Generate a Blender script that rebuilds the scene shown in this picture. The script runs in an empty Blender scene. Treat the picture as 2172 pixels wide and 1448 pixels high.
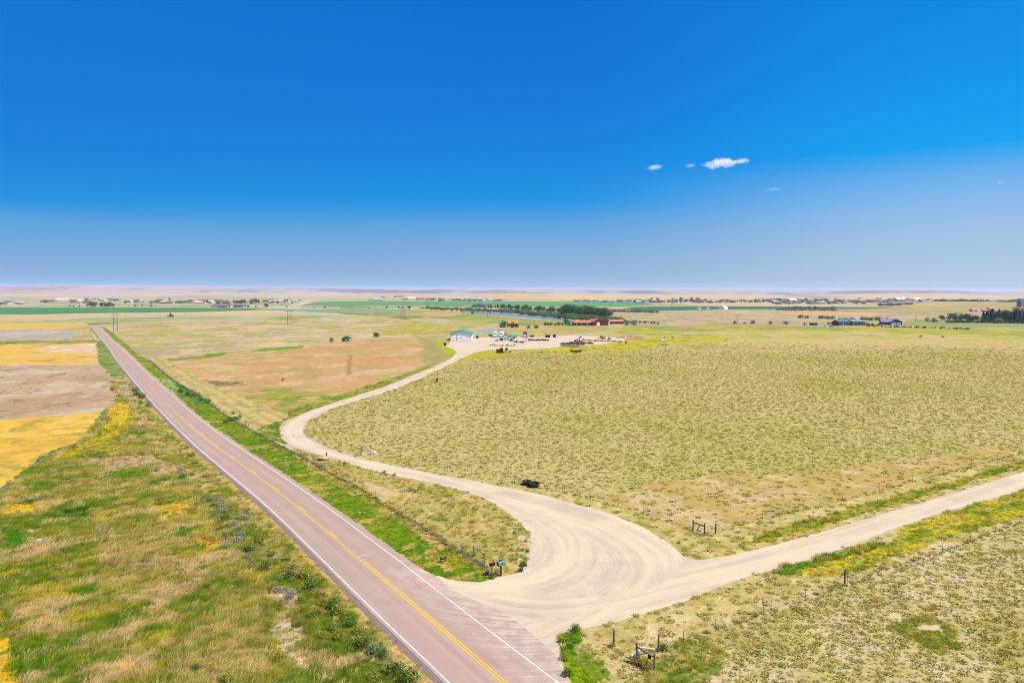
import bpy, bmesh, math, random
import numpy as np
from mathutils import Vector, Matrix, geometry

R = math.radians
sc = bpy.context.scene
col = sc.collection
rnd = random.Random(7)
NR = np.random.RandomState(11)

# ------------------------------------------------------------------ camera
CAMH = 30.0
FPX = 1500.0                       # focal length in photo pixels (photo is 2172 wide)
PITCH = math.atan((724 - 616.5) / FPX)
ROLL = R(0.18)
F = Vector((0, math.cos(PITCH), -math.sin(PITCH)))
R0 = Vector((1, 0, 0)); U0 = Vector((0, math.sin(PITCH), math.cos(PITCH)))
RV = R0 * math.cos(ROLL) + U0 * math.sin(ROLL)
UV = U0 * math.cos(ROLL) - R0 * math.sin(ROLL)
cam_d = bpy.data.cameras.new('camera'); cam = bpy.data.objects.new('camera', cam_d); col.objects.link(cam)
cam_d.sensor_width = 36; cam_d.lens = 36 * FPX / 2172
cam_d.clip_start = 0.5; cam_d.clip_end = 60000
M = Matrix.Identity(4)
for i, v in enumerate((RV, UV, -F)):
    for j in range(3): M[j][i] = v[j]
M[2][3] = CAMH
cam.matrix_world = M
sc.camera = cam

# ------------------------------------------------------------------ light
SUN_EL, SUN_AZ = R(56), R(-24)     # azimuth measured from +X towards +Y
EXPO = 1.09
KE = 2.05
HAZE = 5.4e-5
def lin(c):
    c = c / 255.0
    return c / 12.92 if c <= 0.04045 else ((c + 0.055) / 1.055) ** 2.4
def L3(c): return np.array([lin(x) for x in c])
def C(c): return L3(c) / KE

w = bpy.data.worlds.new('World'); sc.world = w; w.use_nodes = True
nt = w.node_tree; nt.nodes.clear()
def N(nt, t, **kw):
    n = nt.nodes.new(t)
    for k, v in kw.items():
        if k.startswith('i_'):
            key = k[2:]
            key = int(key) if key.isdigit() else key.replace('_', ' ')
            n.inputs[key].default_value = v
        else: setattr(n, k, v)
    return n
def LK(nt, a, b): nt.links.new(a, b)
sky = N(nt, 'ShaderNodeTexSky', sky_type='NISHITA', sun_disc=False, sun_elevation=SUN_EL, sun_rotation=R(90) - SUN_AZ)
sky.altitude = 1100; sky.air_density = 1.0; sky.dust_density = 2.0; sky.ozone_density = 1.0
tc = N(nt, 'ShaderNodeTexCoord'); sx = N(nt, 'ShaderNodeSeparateXYZ'); LK(nt, tc.outputs['Generated'], sx.inputs[0])
# elevation in degrees/90, paler towards the sun side (right) and a little to the left
asn = N(nt, 'ShaderNodeMath', operation='ARCSINE'); LK(nt, sx.outputs[2], asn.inputs[0])
el = N(nt, 'ShaderNodeMath', operation='MULTIPLY', i_1=57.2958 / 90); LK(nt, asn.outputs[0], el.inputs[0])
# the haze stands higher towards the sun side: two elevation ramps blended by bearing
def elev(px, py):
    a = (px - 1086) / FPX; b = (py - 724) / FPX; d = (F + RV * a - UV * b).normalized(); return math.degrees(math.asin(d.z))
def sky_ramp(px, rows, hi):
    r = N(nt, 'ShaderNodeValToRGB'); LK(nt, el.outputs[0], r.inputs[0]); e = r.color_ramp.elements
    pts = sorted([(max(0.0, elev(px, y)), c) for y, c in rows] + hi)
    while len(e) > 1: e.remove(e[-1])
    for i, (d, c) in enumerate(pts):
        q = e[0] if i == 0 else e.new(d / 90)
        q.position = d / 90; q.color = (*(L3(c)), 1)
    return r.outputs[0]
up = [(40, (0, 98, 202)), (70, (8, 84, 184))]
rc = sky_ramp(1086, [(616, (146, 172, 208)), (590, (144, 176, 212)), (540, (126, 172, 216)), (500, (106, 166, 218)), (470, (84, 160, 221)), (448, (54, 154, 224)), (424, (0, 148, 226)), (370, (0, 138, 224)), (280, (0, 126, 220)), (150, (0, 116, 214)), (10, (0, 112, 210))], up)
rs = sky_ramp(2100, [(616, (178, 196, 216)), (560, (172, 198, 222)), (500, (160, 194, 227)), (430, (138, 187, 233)), (370, (108, 177, 237)), (330, (66, 168, 239)), (300, (0, 162, 242)), (220, (0, 154, 240)), (120, (0, 144, 236)), (10, (0, 138, 230))], up)
rl = sky_ramp(60, [(616, (134, 168, 212)), (560, (122, 168, 216)), (500, (102, 164, 219)), (460, (78, 158, 220)), (442, (50, 152, 222)), (424, (0, 146, 222)), (330, (0, 132, 219)), (200, (0, 121, 214)), (10, (0, 118, 211))], up)
bear = N(nt, 'ShaderNodeMath', operation='ARCTAN2'); LK(nt, sx.outputs[0], bear.inputs[0]); LK(nt, sx.outputs[1], bear.inputs[1])
fr_ = N(nt, 'ShaderNodeMapRange', i_1=R(2), i_2=R(35), i_3=0.0, i_4=1.0); LK(nt, bear.outputs[0], fr_.inputs[0]); fr_.interpolation_type = 'SMOOTHSTEP'
fl_ = N(nt, 'ShaderNodeMapRange', i_1=R(-2), i_2=R(-34), i_3=0.0, i_4=1.0); LK(nt, bear.outputs[0], fl_.inputs[0])
SKYG = 1 / 2 ** EXPO
# the deck of unseen sky above ~35 degrees is the plain Nishita sky
def mx2(f, a, b):
    n = N(nt, 'ShaderNodeMix', data_type='RGBA'); LK(nt, f, n.inputs[0]); LK(nt, a, n.inputs[6]); LK(nt, b, n.inputs[7]); return n.outputs[2]
bg1 = N(nt, 'ShaderNodeBackground', i_Strength=SKYG); LK(nt, mx2(fr_.outputs[0], mx2(fl_.outputs[0], rc, rl), rs), bg1.inputs[0])
bg2 = N(nt, 'ShaderNodeBackground', i_Strength=0.15); LK(nt, sky.outputs[0], bg2.inputs[0])
mr = N(nt, 'ShaderNodeMapRange', i_1=24 / 90, i_2=45 / 90, i_3=0.0, i_4=1.0); LK(nt, el.outputs[0], mr.inputs[0])
ms = N(nt, 'ShaderNodeMixShader'); LK(nt, mr.outputs[0], ms.inputs[0]); LK(nt, bg1.outputs[0], ms.inputs[1]); LK(nt, bg2.outputs[0], ms.inputs[2])
out = N(nt, 'ShaderNodeOutputWorld'); LK(nt, ms.outputs[0], out.inputs[0])

sun_d = bpy.data.lights.new('sun', 'SUN'); sun = bpy.data.objects.new('sun', sun_d); col.objects.link(sun)
sun_d.energy = 3.5; sun_d.angle = R(0.5); sun_d.color = (1.0, 0.925, 0.75)
sd = Vector((math.cos(SUN_EL) * math.cos(SUN_AZ), math.cos(SUN_EL) * math.sin(SUN_AZ), math.sin(SUN_EL)))
sun.rotation_euler = sd.to_track_quat('Z', 'Y').to_euler()
sun.location = sd * 200

vs = sc.view_settings
sc.display_settings.display_device = 'sRGB'
vs.view_transform = 'Standard'; vs.look = 'None'; vs.gamma = 1; vs.exposure = EXPO; vs.use_curve_mapping = False
sc.cycles.use_denoising = True
sc.cycles.denoiser = 'OPENIMAGEDENOISE'; sc.cycles.denoising_input_passes = 'RGB_ALBEDO_NORMAL'; sc.cycles.denoising_prefilter = 'NONE'
sc.cycles.max_bounces = 5; sc.cycles.diffuse_bounces = 2; sc.cycles.volume_bounces = 2; sc.cycles.transparent_max_bounces = 8
sc.cycles.use_adaptive_sampling = False
sc.cycles.pixel_filter_type = 'BLACKMAN_HARRIS'; sc.cycles.filter_width = 1.0

# ------------------------------------------------------------------ geometry helpers
def ray(px, py):
    px = np.asarray(px, float); py = np.asarray(py, float)
    a = (px - 1086) / FPX; b = (py - 724) / FPX
    return [F[k] + RV[k] * a - UV[k] * b for k in range(3)]
def G(px, py, z=0.0):
    """the point of the flat plain seen at a photo pixel"""
    d = ray(px, py); t = (CAMH - z) / -d[2]
    return np.stack([d[0] * t, d[1] * t], -1)
def GV(px, py, z=0.0):
    g = G(px, py); return Vector((float(g[0]), float(g[1]), z))
def poly(pts): return G([p[0] for p in pts], [p[1] for p in pts])
def mpp(px, py):
    g = G(px, py); return float(g[1] * math.cos(PITCH) + CAMH * math.sin(PITCH)) / FPX
def to_px(x, y, z=0.0):
    dx, dy, dz = x, y, z - CAMH
    zc = dx * F[0] + dy * F[1] + dz * F[2]
    return 1086 + FPX * (dx * RV[0] + dy * RV[1] + dz * RV[2]) / zc, 724 - FPX * (dx * UV[0] + dy * UV[1] + dz * UV[2]) / zc

def _h(ix, iy, s):
    n = (ix.astype(np.int64) * 374761393 + iy.astype(np.int64) * 668265263 + s * 1274126177) & 0xffffffff
    n = ((n ^ (n >> 13)) * 1274126177) & 0xffffffff
    return ((n ^ (n >> 16)) & 0xffff) / 65535.0
def vnoise(x, y, s=0):
    ix = np.floor(x); iy = np.floor(y); fx = x - ix; fy = y - iy
    fx = fx * fx * (3 - 2 * fx); fy = fy * fy * (3 - 2 * fy)
    ix = ix.astype(np.int64); iy = iy.astype(np.int64)
    a = _h(ix, iy, s); b = _h(ix + 1, iy, s); c = _h(ix, iy + 1, s); d = _h(ix + 1, iy + 1, s)
    return (a * (1 - fx) + b * fx) * (1 - fy) + (c * (1 - fx) + d * fx) * fy
def fbm(x, y, scale, s=0, o=4, g=0.55):
    v = 0; a = 1; t = 0
    c, sn = math.cos(0.6), math.sin(0.6)
    x = x / scale; y = y / scale
    for k in range(o):
        v = v + a * vnoise(x, y, s + k * 17); t += a; a *= g
        x, y = (x * c - y * sn) * 2.03 + 5.3, (x * sn + y * c) * 2.03 + 1.7
    return v / t
def sstep(v, a, b):
    t = np.clip((v - a) / (b - a), 0, 1); return t * t * (3 - 2 * t)
def inside(x, y, P):
    r = np.zeros(x.shape, bool); n = len(P)
    for i in range(n):
        x1, y1 = P[i]; x2, y2 = P[(i + 1) % n]
        if y1 == y2: continue
        c = ((y1 > y) != (y2 > y)) & (x < (x2 - x1) * (y - y1) / (y2 - y1) + x1)
        r ^= c
    return r
def chaikin(P, n=2):
    P = np.asarray(P, float)
    for _ in range(n):
        Q = np.empty((2 * len(P) - 2 + 2, 2)); Q[0] = P[0]; Q[-1] = P[-1]
        Q[1:-1:2] = P[:-1] * .75 + P[1:] * .25; Q[2::2][:len(P) - 1] = P[:-1] * .25 + P[1:] * .75
        Q = np.concatenate([[P[0]], np.stack([P[:-1] * .75 + P[1:] * .25, P[:-1] * .25 + P[1:] * .75], 1).reshape(-1, 2), [P[-1]]])
        P = Q
    return P
def resample(P, step):
    P = np.asarray(P, float); d = np.hypot(*(P[1:] - P[:-1]).T); s = np.concatenate([[0], np.cumsum(d)])
    n = max(2, int(s[-1] / step) + 1); t = np.linspace(0, s[-1], n)
    return np.stack([np.interp(t, s, P[:, 0]), np.interp(t, s, P[:, 1])], -1)
def line_uv(x, y, L):
    """distance from and arc length along a polyline, for arrays of points"""
    bd = np.full(x.shape, 1e9); bu = np.zeros(x.shape); s = 0
    for (x1, y1), (x2, y2) in zip(L[:-1], L[1:]):
        dx, dy = x2 - x1, y2 - y1; l = math.hypot(dx, dy)
        if l < 1e-6: continue
        t = np.clip(((x - x1) * dx + (y - y1) * dy) / (l * l), 0, 1)
        ex, ey = x - x1 - t * dx, y - y1 - t * dy
        sgn = np.where(dx * (y - y1) - dy * (x - x1) >= 0, 1, -1)
        d = np.hypot(ex, ey); m = d < np.abs(bd)
        bd = np.where(m, d * sgn, bd); bu = np.where(m, s + t * l, bu); s += l
    return bd, bu

# ------------------------------------------------------------------ materials
def nmat(name):
    m = bpy.data.materials.new(name); m.use_nodes = True; nt = m.node_tree; nt.nodes.clear()
    o = N(nt, 'ShaderNodeOutputMaterial'); b = N(nt, 'ShaderNodeBsdfPrincipled'); LK(nt, b.outputs[0], o.inputs[0])
    b.inputs['Specular IOR Level'].default_value = 0.25
    return m, nt, b
def mixc(nt, fac, a, b, mode='MIX'):
    n = N(nt, 'ShaderNodeMix', data_type='RGBA', blend_type=mode)
    for i, v in ((0, fac), (6, a), (7, b)):
        if hasattr(v, 'is_output') or isinstance(v, bpy.types.NodeSocket): LK(nt, v, n.inputs[i])
        elif i == 0: n.inputs[0].default_value = v
        else: n.inputs[i].default_value = (*v, 1) if len(v) == 3 else v
    return n.outputs[2]
def noise(nt, vec, scale, detail=3, rough=0.55, lo=0.35, hi=0.65, a=0.0, b=1.0):
    n = N(nt, 'ShaderNodeTexNoise', i_Scale=scale, i_Detail=detail, i_Roughness=rough); LK(nt, vec, n.inputs[0])
    r = N(nt, 'ShaderNodeMapRange', i_1=lo, i_2=hi, i_3=a, i_4=b); LK(nt, n.outputs[0], r.inputs[0])
    return r.outputs[0]
_mc = {}
def mat(name, c, rough=0.7, var=0.12, scale=1.5, metal=0.0, spec=0.3, raw=False, c2=None, orand=0.0, k=1.7):
    if name in _mc: return _mc[name]
    m, nt, b = nmat(name)
    a = np.array(c) if raw else C(c)
    a = np.clip(a * k, 0.001, 0.82)
    t = N(nt, 'ShaderNodeTexCoord')
    f = noise(nt, t.outputs['Object'], scale, 4, 0.6, 0.3, 0.7)
    c2 = np.clip(C(c2) * k if c2 is not None else a * (1 - 1.5 * var), 0.001, .85)
    o = mixc(nt, f, tuple(np.clip(a * (1 + var * .5), 0, .88)), tuple(c2))
    if orand:
        oi = N(nt, 'ShaderNodeObjectInfo')
        r = N(nt, 'ShaderNodeMapRange', i_3=1 - orand, i_4=1 + orand); LK(nt, oi.outputs['Random'], r.inputs[0])
        hs = N(nt, 'ShaderNodeHueSaturation'); LK(nt, r.outputs[0], hs.inputs['Value']); LK(nt, o, hs.inputs['Color'])
        r2 = N(nt, 'ShaderNodeMapRange', i_3=0.48, i_4=0.515); LK(nt, oi.outputs['Random'], r2.inputs[0]); LK(nt, r2.outputs[0], hs.inputs['Hue'])
        o = hs.outputs[0]
    LK(nt, o, b.inputs['Base Color']); b.inputs['Roughness'].default_value = rough
    b.inputs['Metallic'].default_value = metal; b.inputs['Specular IOR Level'].default_value = spec
    _mc[name] = m; return m

# ------------------------------------------------------------------ object helpers
def tag(o, label=None, cat=None, group=None, kind=None):
    for k, v in (('label', label), ('category', cat), ('group', group), ('kind', kind)):
        if v: o[k] = v
    return o
def thing(name, loc, label, cat, rz=0.0, group=None):
    o = bpy.data.objects.new(name, None); col.objects.link(o); o.empty_display_size = 0.3
    o.location = loc; o.rotation_euler = (0, 0, rz); return tag(o, label, cat, group)
def link(name, me, m, parent=None, loc=None):
    o = bpy.data.objects.new(name, me); col.objects.link(o)
    if m is not None and not me.materials:
        for mm in (m if isinstance(m, (list, tuple)) else [m]): me.materials.append(mm)
    if parent is not None: o.parent = parent
    if loc is not None: o.location = loc
    return o
class MB:
    def __init__(s): s.v = []; s.f = []
    def add(s, vs, fs):
        k = len(s.v); s.v += [tuple(p) for p in vs]; s.f += [tuple(i + k for i in f) for f in fs]; return s
    def box(s, c, d, rz=0.0, rx=0.0, ry=0.0, taper=1.0):
        m = Matrix.Rotation(rz, 3, 'Z') @ Matrix.Rotation(ry, 3, 'Y') @ Matrix.Rotation(rx, 3, 'X'); vs = []
        for z in (-1, 1):
            t = taper if z > 0 else 1.0
            for x, y in ((-1, -1), (1, -1), (1, 1), (-1, 1)):
                vs.append(m @ Vector((x * d[0] / 2 * t, y * d[1] / 2 * t, z * d[2] / 2)) + Vector(c))
        return s.add(vs, [(3, 2, 1, 0), (4, 5, 6, 7), (0, 1, 5, 4), (1, 2, 6, 5), (2, 3, 7, 6), (3, 0, 4, 7)])
    def tube(s, p0, p1, r0, r1=None, n=8, cap=True):
        p0 = Vector(p0); p1 = Vector(p1); r1 = r0 if r1 is None else r1
        d = (p1 - p0).normalized(); a = d.orthogonal().normalized(); b = d.cross(a); vs = []
        for p, r in ((p0, r0), (p1, r1)):
            for i in range(n):
                t = 2 * math.pi * i / n; vs.append(p + a * math.cos(t) * r + b * math.sin(t) * r)
        fs = [(i, (i + 1) % n, n + (i + 1) % n, n + i) for i in range(n)]
        if cap: fs += [tuple(range(n - 1, -1, -1)), tuple(range(n, 2 * n))]
        return s.add(vs, fs)
    def lathe(s, prof, n=16, c=(0, 0, 0)):
        vs = [(c[0] + r * math.cos(2 * math.pi * i / n), c[1] + r * math.sin(2 * math.pi * i / n), c[2] + z) for r, z in prof for i in range(n)]
        fs = [(k * n + i, k * n + (i + 1) % n, (k + 1) * n + (i + 1) % n, (k + 1) * n + i) for k in range(len(prof) - 1) for i in range(n)]
        return s.add(vs, fs)
    def prism(s, pts, y0, y1):      # outline in x,z extruded along y
        n = len(pts); vs = [(x, y0, z) for x, z in pts] + [(x, y1, z) for x, z in pts]
        return s.add(vs, [(i, (i + 1) % n, n + (i + 1) % n, n + i) for i in range(n)] + [tuple(range(n - 1, -1, -1)), tuple(range(n, 2 * n))])
    def mesh(s, name, smooth=False, bevel=0.0):
        me = bpy.data.meshes.new(name); me.from_pydata(s.v, [], s.f); 
        bm = bmesh.new(); bm.from_mesh(me); bmesh.ops.recalc_face_normals(bm, faces=bm.faces)
        if bevel: bmesh.ops.bevel(bm, geom=bm.edges[:], offset=bevel, segments=2, affect='EDGES', clamp_overlap=True)
        if smooth:
            for f in bm.faces: f.smooth = True
        bm.to_mesh(me); bm.free(); return me
    def build(s, name, m, parent=None, smooth=False, bevel=0.0, loc=None):
        return link(name, s.mesh(name, smooth, bevel), m, parent, loc)
def dup(root, loc=None, rz=None, scale=None, label=None, group=None):
    def cp(o, par):
        c = o.copy(); col.objects.link(c)
        if par is not None: c.parent = par
        for ch in list(o.children): cp(ch, c)
        return c
    r = cp(root, None)
    if loc is not None: r.location = loc
    if rz is not None: r.rotation_euler = (0, 0, rz)
    if scale is not None: r.scale = scale if hasattr(scale, '__len__') else (scale,) * 3
    if label: r['label'] = label
    if group: r['group'] = group
    return r
# ------------------------------------------------------------------ traced outlines (photo pixels -> ground metres)
LW = [(194.5,693.1),(213,717.3),(229,735),(246.3,763),(268.4,789),(290.5,815.4),(318,847.8),(350,881.8),(384.5,916.3),(419,949.4),(453.6,977.8),
      (482.6,1002.6),(540.6,1050),(596.7,1100.8),(646,1149.6),(703.6,1206),(778.2,1280.5),(848.6,1348.9),(902.5,1398.6),(952.2,1448),(1020,1513), (1110,1600), (1480,1962), (1883,2350)]
RW = [(209.7,693),(234.6,720),(251,733),(267,747),(298.8,779),(329.2,808),(363.7,838),(412,880.5),(460.5,917.7),(502,945.3),(543.4,973),(584.5,1000),
      (638,1036),(707.2,1084.3),(800,1154.7),(840,1184),(869.3,1207),(931.5,1255.7),(964.3,1280.5),(1067.9,1360.3),(1184.9,1447.9),(1290,1528), (1390,1600), (1870,1975), (2351,2350)]
YL = [(370.7,872.8),(386.6,886.6),(417.7,913.4),(456.4,943.4),(484,963.3),(513,984),(547.5,1008.8),(591.7,1042),(639.5,1080),(704.4,1133),(765.7,1186.3),
      (848.6,1257.7),(931.5,1328.2),(1050,1430),(1074,1450),(1170,1532), (1245,1600), (1670,1972), (2107,2350)]
OUTR = [(213,691),(240,720),(258,734),(273,747),(305,779),(336,808),(372,838),(386,850),(419,880),(464.6,916.3),(502,939.8),(543.4,966.7),(591.7,998.5),
        (665.7,1045.6),(734.8,1094),(800,1139.5),(840,1168.6),(881.4,1197.6)]
JN = [(929,1224),(950,1246),(1010,1275),(1060,1294),(1090,1312),(1125,1342),(1165,1375),(1180,1392),(1192,1423),(1211,1448),(1300,1520), (1400,1600), (1885,1975), (2370,2350)]
g = lambda P: [tuple(p) for p in poly(P)]
lw = chaikin(poly(LW), 2); rw = chaikin(poly(RW), 2); yl = chaikin(poly(YL), 2)
outr = chaikin(poly(OUTR + JN), 1)
mid = resample(lw, 8.0)
# centre line: halfway between the edge lines
_, _u = line_uv(mid[:, 0], mid[:, 1], rw)
def nearest(P, L):
    r = []
    for p in P:
        best = None
        for a, b in zip(L[:-1], L[1:]):
            d = b - a; t = np.clip(np.dot(p - a, d) / max(np.dot(d, d), 1e-9), 0, 1); q = a + t * d; e = np.hypot(*(p - q))
            if best is None or e < best[0]: best = (e, q)
        r.append(best[1])
    return np.array(r)
cen = (mid + nearest(mid, rw)) / 2
def offset(P, d):
    P = np.asarray(P); T = np.gradient(P, axis=0); T /= np.hypot(T[:, 0], T[:, 1])[:, None]
    return P + np.stack([-T[:, 1], T[:, 0]], -1) * d
lw_r = resample(lw, 3.0)
# travelling towards the camera the outside of the left line is to the right hand: offset sign found by test
_s = 1.0 if np.hypot(*(offset(lw_r, 1.0)[50] - nearest([lw_r[50]], rw)[0])) > np.hypot(*(lw_r[50] - nearest([lw_r[50]], rw)[0])) else -1.0
left_asph = offset(lw_r, 0.32 * _s); left_sh = offset(lw_r, 0.95 * _s)
ROADP = [tuple(p) for p in left_asph] + [tuple(p) for p in outr[::-1]]
SHP = [tuple(p) for p in left_sh] + [tuple(p) for p in resample(lw, 3.0)[::-1]]

G_ISL = [(1016,1234),(1043,1227.7),(1063.7,1221.5),(1099,1216.3),(1115.5,1197.6),(1121.7,1172.8),(1128,1152.5),(1121,1127.6),(1099,1105.5),(1062,1076),(1020,1052),
         (960,1034),(900,1020),(860,1012),(794.8,998),(753.4,987),(718.8,975.2),(684.3,966),(656.7,958.6),(631.8,949),(608.3,939.5),(597.3,929),(593.8,916.7),(596.6,908.4),
         (608.3,897.3),(626.3,886.3),(645.6,876),(666.4,867.7),(709,854.5),(753.4,840.7),(815.5,821.4),(883,792.8),(918.9,780.8),(945.8,767.4),(960,757),(969,747),(960,739),(945,735)]
G_YARD = [(957,724.6),(999,724.2),(1006,718),(1012,715.2),(1040,714.6),(1100,714),(1150,716),(1190,711.5),(1215,711),(1330,716),(1322,724),(1262,731),(1187,735),(1178,737),(1120,741),(1055,741.5)]
G_IN = [(1036,741.5),(1007.7,747.3),(987.7,755.9),(966.8,765.9),(936.8,780.8),(889,803.3),(847.3,821.4),(801.7,836.6),(746.5,852.5),(705,867),(673.3,880),(654,893.2),(642.9,907),
        (641.5,915.3),(649.8,927.7),(670.5,940),(691,949),(725.7,960.9),(767,972),(815.5,983),(860,992),(940,1007),(1000,1018),(1080,1035),(1107.7,1041),(1150,1048.6),(1211,1066.5),
        (1291,1087.6),(1366.5,1118),(1418,1151),(1450,1180),(1479.4,1188),(1554.7,1177),(1620.6,1160.6),(1738,1130),(1856,1094.7),(1997,1053),(2172,1000.6),(2500,905)]
G_LOW = [(2500,930),(2172,1037),(2091,1061.8),(1997,1087.6),(1903,1118),(1808.8,1155.9),(1714.7,1186.5),(1620.6,1212.4),(1554.7,1233),(1503,1254.7),(1450,1274.9),(1357,1303.9),
         (1315.7,1315),(1246.7,1330.8),(1209,1338.4),(1179.7,1345.3),(1187.3,1367.4),(1190,1388),(1195,1416),(1211,1448),(1150,1420),(1050,1340),(960,1262),(925,1228),(929,1219),(950,1227),(968.4,1231.8)]
GRAVP = g(G_ISL) + g(G_YARD) + g(G_IN) + g(G_LOW)
D1 = chaikin(poly([(1100,722),(1040,733),(985,748),(950,776),(900,797),(815,827),(740,849),(680,868),(640,888),(619,905),(618,920),(640,940),(680,957),(760,980),(860,1001),(950,1020),(1040,1050),
          (1120,1085),(1200,1130),(1215,1180),(1170,1222),(1080,1245),(990,1245),(920,1215)]), 2)
D2 = chaikin(poly([(2500,917),(2172,1018),(1900,1107),(1650,1186),(1500,1222),(1380,1255),(1250,1285),(1120,1290),(1000,1262)]), 2)
D3 = chaikin(poly([(1040,1050),(1160,1080),(1290,1130),(1370,1190),(1330,1255),(1250,1300),(1150,1350)]), 2)

# ------------------------------------------------------------------ what grows where: colours of the land
PR = []
def reg(pts, base, layers=(), wp=1.0, ws=4.0, tuft=0.0, grass=0.0, far=False):
    P = poly(pts)
    PR.append(dict(P=P, base=base, layers=layers, wp=wp, ws=ws, tuft=tuft, grass=grass, bb=(P[:, 0].min() - 3 * wp, P[:, 0].max() + 3 * wp, P[:, 1].min() - 3 * wp, P[:, 1].max() + 3 * wp)))
tan = (205, 182, 140); pink = (200, 175, 150); olive = (165, 160, 85); dgreen = (95, 120, 50); yel = (222, 195, 40); bright = (92, 150, 18); straw = (214, 188, 120)
# (colour, scale m, threshold lo, hi, seed)
# far bands
reg([(-900,664),(3000,664),(3000,634.5),(2172,635),(1500,633),(900,633),(300,630),(-900,629)], (196,178,142), [((176,170,120),90,.45,.6,3),((212,192,160),160,.5,.62,4)], wp=20, ws=200)
reg([(1180,628),(1300,625.8),(1500,626),(1700,631),(2000,628),(2500,629),(2500,636),(1400,633.5),(1250,633)], (222,190,140), [((205,180,150),200,.5,.65,5)], wp=30, ws=300)
reg([(1400,640),(1700,638),(2300,640),(2300,648.6),(1700,648.5),(1480,648)], (205,184,148), [((222,186,140),60,.48,.62,7)], wp=15, ws=100)
reg([(640,647.8),(1180,648.4),(1180,652),(1000,654),(860,653.5),(640,654)], (190,168,130), [((130,140,85),40,.5,.6,8)], wp=6, ws=60)
reg([(-900,640),(620,637),(660,640),(560,655),(400,653),(-900,652.5)], (188,178,132), [((200,182,150),60,.5,.6,9),((150,155,95),50,.55,.65,10)], wp=10, ws=80)
reg([(820,672),(900,674),(1000,668),(1240,686),(1240,706),(1000,702),(860,694)], (184,174,100), [((200,180,116),12,.45,.65,210),((160,164,84),10,.55,.7,211)], wp=3, ws=12)
reg([(-400,667),(240,664),(440,662),(548,657.4),(640,660),(660,661.5),(500,665.2),(200,668.5),(60,671),(-400,673)], (228,192,122), [((210,180,130),60,.5,.7,11)], wp=2)
reg([(-400,674),(60,671),(250,667.5),(500,665.2),(600,662.5),(740,667),(640,669.5),(400,671),(180,674),(-400,679)], (204,182,162), [((190,168,150),80,.45,.7,12)], wp=2)
reg([(-400,676),(0,674),(180,674),(190,677),(120,679.5),(0,683),(-400,690)], (214,184,140), [((200,170,120),40,.45,.6,13)], wp=2)
reg([(-400,690),(0,683),(120,679),(180,674),(400,671),(600,669.3),(775,669.3),(880,674),(700,677.5),(550,679.5),(400,680.3),(240,687),(200,691),(185,687),(100,688),(-400,692)], (170,172,108),
    [((186,182,130),40,.45,.6,14),((140,150,80),60,.6,.68,15)], wp=3, ws=30)
reg([(125,686),(240,684),(250,687),(215,689),(195,691),(188,688)], (160,140,85), wp=1)
reg([(660,661),(860,657),(1000,663),(1000,670),(860,679),(780,672),(740,667)], (170,160,95), [((190,160,105),30,.45,.6,16),((120,140,90),40,.55,.65,17),((205,178,90),30,.6,.7,18)], wp=4, ws=30)
reg([(850,655),(990,662),(1100,674),(1210,682),(1220,692),(1100,690),(950,678),(860,664)], (160,165,85), [((185,178,80),40,.5,.62,19),((140,150,85),50,.55,.65,20)], wp=3, ws=20)
reg([(900,662),(985,664),(960,671),(900,672)], (205,170,115), wp=4, ws=20)
# left: crops and fallow, north to south
reg([(-400,690),(0,686),(180,685.5),(190,690),(185,694),(130,699),(-400,701)], (226,184,80),[((215,180,105),30,.5,.7,21)], wp=1.5)
reg([(-400,701),(130,699),(190,690),(205,704),(215,719),(205,722),(-400,722)], (200,176,130), [((185,165,95),14,.45,.6,22)], wp=1.5)
reg([(-400,701),(0,700),(130,700),(160,706),(166,711),(120,718),(-400,721.5)], (196,182,172), [((180,166,156),30,.45,.7,23)], wp=1.2)
reg([(-400,722.5),(205,720.5),(207,730),(-400,741)], (166,158,82), [((120,130,60),8,.5,.6,24),((195,170,110),16,.55,.65,25)], wp=1)
reg([(-400,736),(205,727),(207,770),(100,772),(-400,779)], (230,186,80),[((222,190,136),20,.5,.62,26),((200,165,80),9,.58,.68,27)], wp=1)
reg([(90,734),(205,728),(206,744),(150,748),(60,746)], (224,190,146), [((240,215,190),8,.6,.7,28)], wp=3)
reg([(-400,779),(60,775.5),(209,773),(222,782),(233,800),(237,830),(247,842),(243,857),(235,862),(150,873),(60,887),(-400,905)], (198,168,134),[((186,156,122),24,.45,.6,29),((150,140,80),3.0,.66,.70,30),((208,182,160),12,.55,.65,31)], wp=.5)
reg([(1185,1338),(1400,1300),(1460,1360),(1420,1450),(1350,1690),(1200,1690),(1195,1420)], (206, 182, 124), [((180,168,96),2,.45,.65,212),((222,198,160),1.5,.55,.7,213)], wp=.5, ws=2, tuft=.3, grass=.2)
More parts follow.
